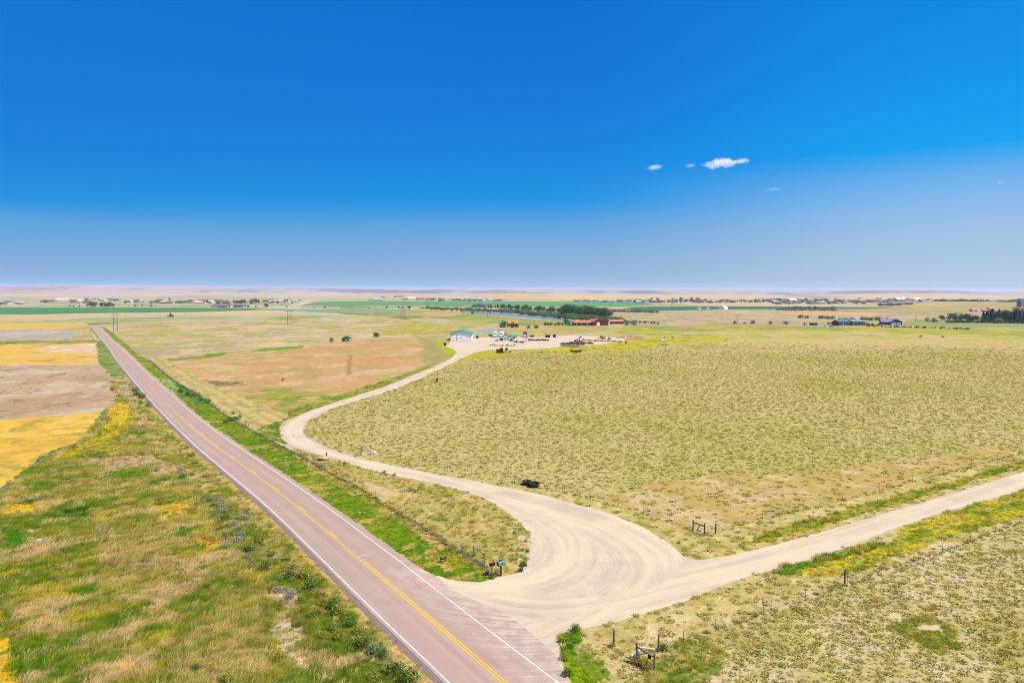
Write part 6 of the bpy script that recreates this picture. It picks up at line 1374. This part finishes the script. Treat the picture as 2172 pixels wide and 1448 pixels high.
def trunk(H, r_, seed, nb=4):
    rr2 = random.Random(seed); mb = MB(); mb.tube((0, 0, 0), (0, 0, H * .45), r_, r_ * .65, 7); mb.tube((0, 0, H * .45), (rr2.uniform(-.2, .2), 0, H * .85), r_ * .65, r_ * .2, 6)
    for i in range(nb):
        a = rr2.uniform(0, 6.28); z = H * rr2.uniform(.3, .55); mb.tube((0, 0, z), (math.cos(a) * H * .25, math.sin(a) * H * .25, z + H * .25), r_ * .4, r_ * .12, 5)
    return mb.mesh('trunk')
LMAT = {'cottonwood': leaf_mat('cottonwood leaves', (92, 126, 72), (60, 98, 62)), 'willow': leaf_mat('willow leaves', (112, 138, 84), (86, 118, 70)), 'olive': leaf_mat('silvery leaves', (142, 156, 128), (112, 132, 104)),
        'pine': leaf_mat('pine needles', (56, 88, 60), (42, 72, 52)), 'green': leaf_mat('bright leaves', (98, 142, 36), (70, 118, 28)), 'distant': leaf_mat('distant leaves', (84, 122, 86), (70, 108, 84))}
PROTO = {}
def tree_proto(kind, shape, W, H, z0, n, ls, tr_r, cat, seeds=(1, 2, 3)):
    L = []
    for sd_ in seeds:
        cr = crown('crown', sd_ * 7 + len(kind), W, H - z0, z0, n, ls, shape); cr.materials.append(LMAT[kind]); tk = trunk(H, tr_r, sd_); tk.materials.append(BARK); L.append((cr, tk))
    PROTO[kind + shape + str(n)] = (L, H, cat)
    return kind + shape + str(n)
K_COT = tree_proto('cottonwood', 'round', 8.5, 10, 1.6, 900, .42, .35, 'tree', (1, 2, 3, 4)); K_WIL = tree_proto('willow', 'round', 5.5, 4.4, .3, 520, .3, .15, 'bush')
K_OLI = tree_proto('olive', 'round', 5, 4.2, .2, 520, .28, .15, 'bush'); K_PIN = tree_proto('pine', 'cone', 5, 11, .8, 900, .42, .25, 'tree'); K_GRN = tree_proto('green', 'round', 4.4, 3.4, .2, 520, .26, .12, 'bush')
K_DCO = tree_proto('distant', 'round', 10, 10, 1.2, 240, .85, .4, 'tree', (1, 2, 3, 4)); K_DK = tree_proto('cottonwood', 'round', 4.6, 3.6, .1, 420, .3, .12, 'bush')
def plant(key, px, py, h, label, group=None, name='tree', wscale=1.0, dy=0.0):
    L, H, cat = PROTO[key]; cr, tk = L[rnd.randrange(len(L))]; q = GV(px, py); s = h / H
    T = thing(name, (q.x, q.y + dy, 0), label, cat, rnd.uniform(0, 6.28), group); T.scale = (s * wscale, s * wscale, s)
    for nm, me in (('crown', cr), ('trunk', tk)):
        o = bpy.data.objects.new(nm, me); col.objects.link(o); o.parent = T
    return T
def hpx(px, py, npx): return npx * mpp(px, py)
# individual bushes of the middle distance
for (x, y, hp, key, lab, ws) in [(703.5, 725.5, 11, K_OLI, 'leftmost grey-green bush in the dry field left of the workshop', .7), (728, 724, 8, K_DK, 'dull low bush against the left side of the green field tree', .8), (736.5, 724, 12, K_GRN, 'rounded green bush in the dry field, middle of three', 1), (797, 714.5, 9.5, K_GRN, 'wide bright green bush nearest the workshop in the dry field', 1.25),
        (600, 807, 4, K_GRN, 'tiny yellow-green bush alone in the orange-tan field', 1.2), (1069, 694.5, 13, K_DK, 'large dark bush left of the orange roofed farmhouse', 1), (1088, 695, 12, K_DK, 'dark bush standing right in front of the orange roof', .7), (1096.5, 695, 9, K_DK, 'brownish bush at the right corner of the orange roofed farmhouse', .8),
        (1121, 697, 7, K_GRN, 'bright green bush between the farmhouse and the small grey shed', .9), (1085, 723.6, 6, K_GRN, 'yellow-green bush at the corner of the little office', 1.1), (1200, 688.5, 14, K_DK, 'tall dark green shrub left of the barns', .6), (1207, 689, 9, K_WIL, 'grey-green shrub against the left barn wing', .8),
        (1330, 690, 9, K_OLI, 'silvery bush right of the right barn wing', .9), (1343.5, 690.4, 10.5, K_OLI, 'larger silvery bush second right of the barns', 1.1), (1559, 687, 7, K_OLI, 'round silvery bush by the lone utility pole', 1.1), (1580, 687, 4.6, K_OLI, 'smallest silvery bush in the row on the plain', 1.1),
        (1597.5, 687, 8, K_OLI, 'darkest round silvery bush in the row on the plain', 1.15), (1634, 687.4, 6.5, K_OLI, 'fourth silvery bush in the row, slightly ragged', 1.2), (1666.5, 688, 7, K_OLI, 'rightmost silvery bush before the orange machine', 1.25), (1003, 665.5, 6, K_DK, 'round dark bush on the near bank at the left end of the river', 1)]:
    plant(key, x, y, hpx(x, y, hp), lab, None, 'bush', ws)
def band(key, x0, y0, x1, y1, n, h0, h1, lab, group, name='tree', jy=.6, ws=1.0, jx=3):
    for i in range(n):
        t = (i + rnd.uniform(.2, .8)) / n; x = x0 + (x1 - x0) * t + rnd.uniform(-jx, jx); y = y0 + (y1 - y0) * t + rnd.uniform(-jy, jy)
        plant(key, x, y, hpx(x, y, rnd.uniform(h0, h1)), lab, group, name, ws * rnd.uniform(.85, 1.2))
def mass(rows, label, name='willow_thicket', cat='thicket', mt='willow'):
    V = []; Q = []; B = []; k0 = 0
    for (key, x0, y0, x1, y1, n, h0, h1, jy) in rows:
        L, H, _c = PROTO[key]
        for i in range(n):
            t = (i + rnd.uniform(.2, .8)) / n; x = x0 + (x1 - x0) * t + rnd.uniform(-3, 3); y = y0 + (y1 - y0) * t + rnd.uniform(-jy, jy); cr = L[rnd.randrange(len(L))][0]
            nv = len(cr.vertices); a = np.empty(nv * 3, np.float32); cr.vertices.foreach_get('co', a); a = a.reshape(-1, 3); bl = np.empty(nv, np.float32); cr.attributes['bl'].data.foreach_get('value', bl)
            s_ = hpx(x, y, rnd.uniform(h0, h1)) / H; th = rnd.uniform(0, 6.28); c_, sn = math.cos(th), math.sin(th); q = GV(x, y)
            p = np.stack([(a[:, 0] * c_ - a[:, 1] * sn) * s_ * 1.15 + q.x, (a[:, 0] * sn + a[:, 1] * c_) * s_ * 1.15 + q.y, a[:, 2] * s_], -1)
            V.append(p); B.append(bl * rnd.uniform(.85, 1.15)); Q.append(np.arange(nv).reshape(-1, 4) + k0); k0 += nv
    me = set_mesh(name, np.concatenate(V), np.concatenate(Q)); vflt(me, 'bl', np.concatenate(B)); o = link(name, me, LMAT[mt]); tag(o, label, cat, kind='stuff')
# river bank: cottonwoods behind, willows before
band(K_PIN, 1034, 652.5, 1066, 653.5, 12, 7, 10, 'dark conifer in the row behind the river house', 'conifers behind the river house', jy=.4)
band(K_COT, 1070, 656, 1140, 661, 14, 8, 14, 'cottonwood in the left part of the river grove', 'cottonwoods of the left river grove')
band(K_COT, 1140, 660, 1200, 666, 14, 9, 16, 'cottonwood in the middle of the river grove', 'cottonwoods of the middle river grove')
band(K_COT, 1200, 668, 1290, 676, 26, 16, 25, 'large cottonwood in the dense right end of the river grove', 'cottonwoods of the right river grove', jy=1.5)
band(K_DCO, 1002, 652.5, 1030, 652.5, 6, 5, 8, 'small tree around the pale river house', 'trees around the river house', jy=.3)
mass([(K_WIL, 985, 658.8, 1100, 665, 44, 4.5, 7, .8), (K_WIL, 1100, 666, 1215, 677, 50, 6, 9, 1.2), (K_WIL, 1205, 676, 1330, 685, 46, 7, 11, 2.4), (K_WIL, 1060, 660, 1290, 677, 50, 5, 8, 1.0), (K_WIL, 905, 655.4, 985, 659.5, 30, 3, 6, 1.6), (K_WIL, 890, 655, 1000, 658.5, 26, 2, 4, .7)], 'grey-green willow thicket lining the far bank of the river')
band(K_WIL, 1150, 690, 1212, 690.5, 12, 4, 7, 'low scrub along the old fence left of the barns', 'scrub left of the barns', 'bush', jy=1)
band(K_WIL, 1328, 683, 1400, 688, 14, 3, 6, 'low green scrub along the dry channel right of the barns', 'scrub along the dry channel', 'bush', jy=1.2)
band(K_OLI, 1296, 661, 1396, 663.5, 30, 4, 6.5, 'silvery bush in the windbreak beyond the grove', 'windbreak beyond the grove', 'bush', jy=.5, ws=1.2)
band(K_DCO, 1668, 656.5, 1772, 657.5, 12, 6, 9, 'taller tree at the back of the plain windbreak', 'back trees of the plain windbreak', jy=.4)
band(K_OLI, 1648, 658, 1772, 658.6, 30, 4, 6, 'silvery bush in the front of the plain windbreak', 'front bushes of the plain windbreak', 'bush', jy=.5, ws=1.15)
band(K_OLI, 1694, 674.5, 1714, 674.5, 5, 5, 7, 'bush in the left clump behind the metal barns', 'left bush clump', 'bush', jy=.4)
band(K_OLI, 1732, 676, 1768, 676.5, 8, 4, 7.5, 'bush in the middle clump behind the metal barns', 'middle bush clump', 'bush', jy=.4)
band(K_OLI, 1778, 677.5, 1812, 678, 7, 2.5, 5, 'small bush right behind the dark barns', 'small bushes behind the barns', 'bush', jy=.4)
band(K_OLI, 1826, 679, 1866, 680, 10, 5, 8, 'bush in the right clump beside the grey house', 'right bush clump', 'bush', jy=.5)
band(K_GRN, 1756, 688, 1778, 688, 4, 5, 9, 'young green tree left of the navy barn', 'young trees by the navy barn', jy=.4, ws=.6)
band(K_DK, 1838, 692, 2058, 698.5, 44, 1.8, 4, 'small planted shrub in the hedge before the grey house', 'hedge before the grey house', 'bush', jy=.5, ws=1.2)
band(K_GRN, 1836, 691, 1868, 691, 6, 4, 8, 'small green tree in the front garden of the grey house', 'front garden trees', jy=.4, ws=.7)
for x, y, hp, key in ((1966, 682, 8, K_OLI), (1980, 683.5, 8.5, K_OLI), (1985, 683, 6, K_OLI), (1998, 680, 13, K_COT), (2010, 684, 6, K_GRN), (2013, 685, 6, K_OLI)):
    plant(key, x, y, hpx(x, y, hp), 'mixed bush at the left end of the pine grove', 'bushes left of the pine grove', 'bush', 1.1)
band(K_COT, 2016, 681, 2075, 682, 12, 11, 17, 'rounded tree left of the dark pines', 'rounded trees left of the pines', jy=1.5)
band(K_PIN, 2084, 682, 2180, 684, 26, 18, 28, 'tall dark pine in the right edge grove', 'pines of the right grove', jy=2.5, ws=1.0)
band(K_COT, 2100, 678, 2180, 678, 7, 20, 28, 'tall leafy tree among the dark pines', 'leafy trees among the pines', jy=1.5, ws=.8)
band(K_DK, 2012, 684, 2180, 685.4, 40, 4, 6, 'dark low hedge bush under the pine grove', 'hedge under the pines', 'bush', jy=.5, ws=1.3)
plant(K_OLI, 2118.5, 685.5, hpx(2118, 685.5, 12), 'pale silvery round tree standing out before the dark pines', None, 'bush', 1.0)

# ---- roadside shrubs and weeds near the paved road
def shrub_proto(c, c2, W, H, n, ls, nm):
    LMAT[nm] = leaf_mat(nm + ' leaves', c, c2, .3); L = []
    for sd_ in (1, 2, 3):
        cr = crown('foliage', sd_ + 50, W, H, .02, n, ls, 'round'); cr.materials.append(LMAT[nm]); mb = MB()
        for i in range(5): a = i * 1.3; mb.tube((0, 0, 0), (math.cos(a) * W * .25, math.sin(a) * W * .25, H * .5), .015, .006, 4)
        st = mb.mesh('stem'); st.materials.append(BARK); L.append((cr, st))
    return L
SH = {'yellow-green': shrub_proto((178, 176, 56), (148, 156, 48), 1.0, .7, 420, .05, 'rabbitbrush'), 'dark green': shrub_proto((92, 128, 44), (118, 146, 54), 1.0, .6, 420, .055, 'thistle'),
      'grey': shrub_proto((204, 192, 180), (176, 164, 156), 1.0, .6, 420, .05, 'dead sage'), 'orange': shrub_proto((208, 168, 76), (176, 152, 64), 1.0, .5, 420, .05, 'dock'), 'blue-green': shrub_proto((140, 164, 132), (116, 146, 110), .9, .7, 380, .05, 'sage')}
def shrub(kind, px, py, w_, where, hs=1.0):
    L = SH[kind]; cr, st = L[rnd.randrange(3)]; q = GV(px, py)
    T = thing('shrub', q, f'{kind} roadside shrub {where}', 'shrub', rnd.uniform(0, 6.28), f'{kind} shrubs {where}'); T.scale = (w_, w_, w_ * hs * rnd.uniform(.8, 1.2))
    for nm, me in (('foliage', cr), ('stem', st)):
        o = bpy.data.objects.new(nm, me); col.objects.link(o); o.parent = T
PL = 'in the bank left of the paved road'; PU = 'in the thicket above the middle of the left bank'; PR_ = 'along the fence right of the paved road'
for kind, px, py, w_ in [('yellow-green', 548, 1155, 2.0), ('yellow-green', 570, 1180, 1.8), ('dark green', 530, 1172, 1.6), ('dark green', 560, 1210, 1.7), ('yellow-green', 605, 1190, 1.6), ('orange', 625, 1205, 1.6), ('dark green', 618, 1225, 1.7), ('yellow-green', 650, 1225, 1.8),
        ('dark green', 655, 1250, 1.7), ('orange', 690, 1280, 1.5), ('dark green', 705, 1290, 1.7), ('yellow-green', 722, 1302, 1.8), ('dark green', 742, 1330, 1.9), ('yellow-green', 760, 1345, 1.8), ('dark green', 700, 1340, 1.5), ('yellow-green', 690, 1355, 1.7), ('yellow-green', 715, 1362, 1.6),
        ('dark green', 765, 1375, 1.7), ('blue-green', 790, 1385, 1.6), ('dark green', 808, 1395, 1.4), ('orange', 678, 1302, 1.3), ('dark green', 660, 1315, 1.2), ('dark green', 840, 1425, 1.9), ('dark green', 868, 1448, 1.8), ('yellow-green', 790, 1440, 1.5), ('yellow-green', 510, 1240, 1.5), ('dark green', 500, 1230, 1.3),
        ('yellow-green', 640, 1278, 1.5), ('orange', 668, 1262, 1.3), ('dark green', 640, 1300, 1.1), ('yellow-green', 590, 1400, 1.3), ('yellow-green', 475, 1450, 1.6), ('dark green', 420, 1425, 1.5)]:
    shrub(kind, px, py, w_ * rnd.uniform(.65, .9), PL)
for kind, px, py, w_ in [('dark green', 440, 1068, 1.8), ('dark green', 452, 1078, 1.5), ('grey', 462, 1068, 1.7), ('grey', 472, 1090, 1.8), ('dark green', 468, 1125, 1.5), ('grey', 490, 1118, 1.7), ('grey', 500, 1155, 1.8), ('grey', 478, 1160, 1.6), ('dark green', 505, 1130, 1.2), ('grey', 520, 1100, 1.6), ('blue-green', 530, 1190, 1.3),
        ('dark green', 385, 1018, 1.6), ('grey', 383, 1000, 1.3), ('dark green', 405, 1010, 1.3), ('grey', 512, 1140, 1.5), ('orange', 415, 1046, 1.2), ('yellow-green', 405, 970, 1.8), ('yellow-green', 415, 985, 1.7), ('yellow-green', 395, 952, 1.5), ('grey', 480, 1140, 1.4), ('dark green', 480, 1103, 1.4), ('blue-green', 455, 1100, 1.4), ('grey', 610, 1270, 1.5), ('grey', 595, 1255, 1.4),
        ('dark green', 292, 838, 3.2), ('dark green', 300, 845, 2.6), ('dark green', 286, 830, 2.2), ('blue-green', 300, 858, 2.4), ('blue-green', 315, 862, 2.0), ('dark green', 240, 828, 1.8), ('grey', 280, 822, 2.0)]:
    shrub(kind, px, py, w_ * rnd.uniform(.65, .9), PU)
for kind, px, py, w_ in [('dark green', 385, 832, 2.4), ('dark green', 398, 838, 2.0), ('dark green', 412, 842, 2.4), ('grey', 422, 838, 1.6), ('dark green', 428, 850, 2.3), ('dark green', 440, 855, 2.2), ('dark green', 490, 893, 2.2), ('dark green', 502, 890, 2.0), ('dark green', 480, 897, 1.8), ('blue-green', 508, 886, 1.4), ('dark green', 495, 878, 1.3),
        ('grey', 578, 937, 1.0), ('grey', 566, 930, .9), ('grey', 640, 968, 1.2), ('grey', 650, 974, 1.2), ('grey', 672, 986, 1.2), ('grey', 680, 990, 1.3), ('grey', 690, 996, 1.1), ('grey', 1010, 1192, .9), ('grey', 1022, 1200, .9), ('grey', 1032, 1210, .9), ('grey', 966, 1162, .7), ('grey', 976, 1170, .7), ('grey', 960, 1158, .6), ('grey', 1036, 1216, .8)]:
    shrub(kind, px, py, w_ * .8, PR_)
for kind, px, py, w_ in [('dark green', 1217, 1340, .9), ('dark green', 1205, 1358, .9), ('yellow-green', 1195, 1360, .9), ('dark green', 1210, 1372, .7), ('yellow-green', 1196, 1400, .8), ('dark green', 1205, 1430, 1.0), ('yellow-green', 1366, 1412, .9), ('orange', 1375, 1420, 1.0), ('yellow-green', 1350, 1408, .8), ('dark green', 1408, 1378, .9), ('yellow-green', 1296, 1372, .6)]:
    shrub(kind, px, py, w_, 'around the lower right corner posts')
for kind, px, py, w_ in [('dark green', 1112, 1200, .8), ('dark green', 1106, 1212, .7), ('dark green', 1044, 1226, .7), ('dark green', 1120, 1170, .5), ('dark green', 1116, 1150, .5), ('yellow-green', 1092, 1132, .6), ('yellow-green', 835, 1010, .7), ('yellow-green', 815, 1003, .6), ('yellow-green', 733, 984, .6), ('yellow-green', 1440, 1152, .5)]:
    shrub(kind, px, py, w_, 'beside the gravel drive')

# ------------------------------------------------------------------ far settlements
WALLC = [(232, 230, 228), (206, 196, 186), (150, 152, 170), (190, 180, 176), (118, 122, 146)]; ROOFC = [(150, 150, 166), (120, 110, 116), (200, 204, 212), (186, 110, 100), (96, 104, 130), (236, 238, 244)]
WM = [mat('house wall %d' % i, c, .8, .05, .5, k=1.15) for i, c in enumerate(WALLC)]; RM = [mat('house roof %d' % i, c, .8, .08, .5, k=.9) for i, c in enumerate(ROOFC)]
WN = ['white', 'tan', 'grey', 'beige', 'slate']; RN = ['grey', 'brown', 'silver', 'red', 'blue-grey', 'white']
HP = {}
def house_meshes(w_, d_, e, r_):
    k = (w_, d_, e, r_)
    if k not in HP:
        mb = MB(); m2 = MB(); m2.prism([(0, 0), (d_, 0), (d_, e), (d_ / 2, r_), (0, e)], -w_ / 2, w_ / 2); mb.add([(y, x, z) for x, y, z in m2.v], m2.f); wl = mb.mesh('wall')
        m2 = MB(); q = (r_ - e) / (d_ / 2); m2.prism([(-.4, e - .4 * q + .03), (d_ / 2, r_ + .03), (d_ / 2, r_ + .25), (-.4, e - .4 * q + .25)], -w_ / 2 - .4, w_ / 2 + .4); m2.prism([(d_ / 2, r_ + .03), (d_ + .4, e - .4 * q + .03), (d_ + .4, e - .4 * q + .25), (d_ / 2, r_ + .25)], -w_ / 2 - .4, w_ / 2 + .4)
        mb = MB(); mb.add([(y, x, z) for x, y, z in m2.v], m2.f); rf = mb.mesh('roof')
        mb = MB()
        for x in (-w_ * .3, w_ * .05, w_ * .33): mb.box((x, -.05, e * .55), (w_ * .12, .08, e * .35))
        HP[k] = (wl, rf, mb.mesh('window'))
    return HP[k]
SIZES = [(11, 9, 2.8, 4.8), (15, 10, 2.9, 5.4), (9, 8, 2.6, 4.4), (20, 12, 3.6, 5.6), (12, 9, 4.6, 6.8)]
_mm = {}
def far_house(px, py, where, wi=None, ri=None, si=None, k=1.0, name='house'):
    si = rnd.choice([0, 0, 1, 1, 2, 3, 4]) if si is None else si; wi = rnd.randrange(5) if wi is None else wi; ri = rnd.randrange(6) if ri is None else ri
    q = GV(px, py); T = thing(name, q, f'distant {WN[wi]} house with {RN[ri]} roof {where}', 'house', rnd.choice([0, .3, -.3, 1.57, 1.2]) + rnd.uniform(-.1, .1), f'{WN[wi]} houses with {RN[ri]} roofs {where}'); T.scale = (k, k, k)
    for nm, me, m_ in zip(('wall', 'roof'), house_meshes(*SIZES[si])[:2], (WM[wi], RM[ri])):
        key = (id(me), m_.name)
        if key not in _mm: me2 = me.copy(); me2.materials.append(m_); _mm[key] = me2
        o = bpy.data.objects.new(nm, _mm[key]); col.objects.link(o); o.parent = T
WL = 'in the left settlement'
for px, py in [(6,645),(10,646),(18,644.6),(22,645.4),(27,645.2),(33,644.4),(38,645),(43,645.4),(92,641),(100,641.4),(107,641.8),(112,640.8),(160,642.4),(166,642.6),(172,642),(182,638.4),(180,643),(205,637.8),(215,637.6),(235,637.6),(243,637.8),(268,642.4),(274,643),(280,642.6),(288,642.4),(294,642),(328,642.8),(334,643.4),(340,643.2),(346,643.6),(352,642.2),
               (358,643.8),(376,642.8),(384,643.2),(391,643.4),(398,642.6),(404,643),(415,643.6),(422,644),(430,643.4),(436,642),(447,643),(453,643.6),(470,644),(478,644.4),(504,643),(512,643.6),(540,644),(565,640.6),(572,641),(577,642.4),(583,642.8),(590,642),(597,642.4),(602,641.6),(607,640),(618,638.8),(626,638.6),(634,638.4),(464,652),(471,652.4),(498,651.8),(504,652),(510,651)]:
    far_house(px, py, WL, k=1.0)
for px, py, ri in ((350, 641.4, 3), (411, 642.6, 3), (418, 643, 3), (424, 642.8, 3), (451, 641.8, 3), (455, 642.2, 3), (478, 643.8, 3)): far_house(px, py, WL, 1, ri, 3, 1.4)
for x0, x1, y, c, lab in ((117, 150, 637.4, (226, 214, 214), 'very long pale low building left part of the plain'), (145, 176, 637.8, (190, 176, 190), 'very long mauve low building beside the very long pale one'), (205, 244, 637.0, (150, 120, 134), 'long maroon roofed low building above the round tree')):
    T = gable(x0, y, x1, y, 16, 4, 6.5, mat('wall ' + lab[:14], c, .8), mat('roof ' + lab[:14], tuple(v * .9 for v in c), .8), 'long_building', lab, 'building', axis='x'); del T['w']
T = gable(865, 635.6, 881, 635.6, 20, 5, 8, WM[0], mat('white roof', (250, 244, 244)), 'long_building', 'long white roofed building in the middle distance left of centre', 'building', axis='x'); del T['w']
for px, py in [(786,638.8),(802,638.8),(812,631.5),(843,630.8),(850,630.8),(858,636.6),(892,636.4),(906,636.8),(912,636.8),(917,636.6),(934,638.2),(937,635.2),(944,638.4)]: far_house(px, py, 'on the rise left of centre', k=1.2)
for i in range(26): far_house(962 + i * 4.0 + rnd.uniform(-1.5, 1.5), 638.2 + rnd.uniform(-.8, .3), 'in the row behind the long crop field')
for i in range(28): far_house(1222 + i * 4.2 + rnd.uniform(-1.5, 1.5), 640.2 + rnd.uniform(-1.2, .4), 'in the row right of centre behind the crop')
far_house(1016, 652, 'above the river among conifers', 0, 1, 4, 1.0); far_house(1026, 652.4, 'above the river among conifers', 0, 1, 0, 1.0)
for i in range(56): far_house(rnd.uniform(1335, 1650), 641.5 + rnd.uniform(-3.2, 1.0) + (rnd.random() * 0), 'in the tree-lined town right of centre')
for i in range(110): far_house(rnd.uniform(1640, 2000), 644.6 - abs(rnd.gauss(0, 4.0)) + rnd.uniform(-.4, 1.2), 'in the crowded town at the right', k=1.0)
for px in range(1870, 1960, 5): far_house(px + rnd.uniform(-2, 2), 648.6 - (px - 1870) * .02 + rnd.uniform(-.6, .6), 'in the dark row before the right town', 4, 4)
for i in range(22): far_house(rnd.uniform(2060, 2170), 644.5 + rnd.uniform(-7, 3.5), 'at the far right near the grove', k=1.1)
for x0, x1, y, lab in ((1903, 1925, 638.0, 'long white roofed hall above the right town'), (1942, 1955, 637.6, 'shorter white roofed hall right of the long one'), (1930, 1942, 638.6, 'long hall with red roof between two white halls'), (1676, 1692, 640.8, 'wide white roofed building in the crowded town')):
    T = gable(x0, y, x1, y, 25, 6, 10, WM[3], mat('hall roof' + ('red' if 'red' in lab else ''), (222, 86, 96) if 'red' in lab else (246, 242, 242), .6), 'hall', lab, 'building', axis='x'); del T['w']
# trees of the settlements
for (x, y, h) in [(193, 651.4, 13), (200, 651.2, 11), (215, 650.6, 9), (222, 650.8, 10), (228, 650.8, 9), (233, 650.4, 10), (240, 650.8, 7), (321, 650.4, 5.5), (148, 650.6, 4), (156, 650.8, 4), (168, 650.6, 4), (302, 650, 4), (287, 650.6, 5), (359, 638, 6), (463, 646.5, 8), (457, 650.5, 5), (497, 643, 7), (505, 643.6, 7), (514, 643.6, 9), (520, 644, 8), (532, 644, 8), (540, 643.6, 10), (547, 643.8, 9), (565, 651.5, 9), (526, 652.2, 6), (439, 643.2, 6.5), (543, 652, 4), (608, 651.6, 4), (620, 643.6, 4.5), (481, 641, 5)]:
    plant(K_DCO, x, y, hpx(x, y, h), 'round dark tree in the left settlement', 'trees of the left settlement', 'tree', 1.25 if h > 9 else 1.0)
for x, y, h in [(688.6, 653.2, 5), (820, 654.4, 5.5), (846, 654.2, 5), (854, 654.4, 4.5), (868.6, 655, 7.5), (666, 654, 3), (725, 654, 3), (782, 654.2, 3)]: plant(K_DCO, x, y, hpx(x, y, h), 'dark tree on the canal bank left of the river', 'trees of the canal bank')
mass([(K_DCO, 1342, 640.8, 1642, 641.2, 64, 3.5, 6, 1.6), (K_DCO, 1645, 642.6, 1790, 642.4, 50, 3.2, 6, 2.4), (K_DCO, 1790, 642.8, 2006, 642.6, 76, 3.2, 5.6, 2.8), (K_DCO, 1600, 638.8, 1760, 638.6, 36, 4, 6.5, .8)], 'shade trees scattered through the distant town, reading as one mass', 'town_trees', 'trees', 'distant')
for x, h in ((1382, 7), (1395, 8), (1427, 6.5), (1444, 8), (1466, 8), (1480, 8)): plant(K_DCO, x, 638.6, hpx(x, 638.6, h), 'taller tree standing above the row of houses right of centre', 'taller trees right of centre')
band(K_DCO, 1985, 644.6, 2034, 645, 20, 6, 10.5, 'dark tree in the left half of the distant grove', 'left half of the distant grove', jy=.8)
band(K_DCO, 2036, 645, 2084, 647, 22, 8, 12, 'dark tree in the right half of the distant grove', 'right half of the distant grove', jy=.8)
band(K_DCO, 2118, 645, 2166, 645, 12, 5, 9, 'tree near the right edge beyond the red roofs', 'trees beyond the red roofs', jy=1.5)
# tiny far fence of white posts by the farm lane
T = thing('beehives', GV(141, 720), 'row of small white beehive boxes by the far farm lane', 'beehives')
for i in range(4):
    q = GV(134.5 + i * 4.4, 719.6) - GV(141, 720); mb = MB(); mb.box((q.x, q.y, .6), (.8, .8, 1.2)); mb.build('hive', WM[0], T, bevel=.05)
q = GV(198.5, 718.8); boxthing(198.5, 719.4, 1.6, 1.2, 1.3, WM[0], 'pump_box', 'white pump box where the farm lane meets the paved road', 'box')
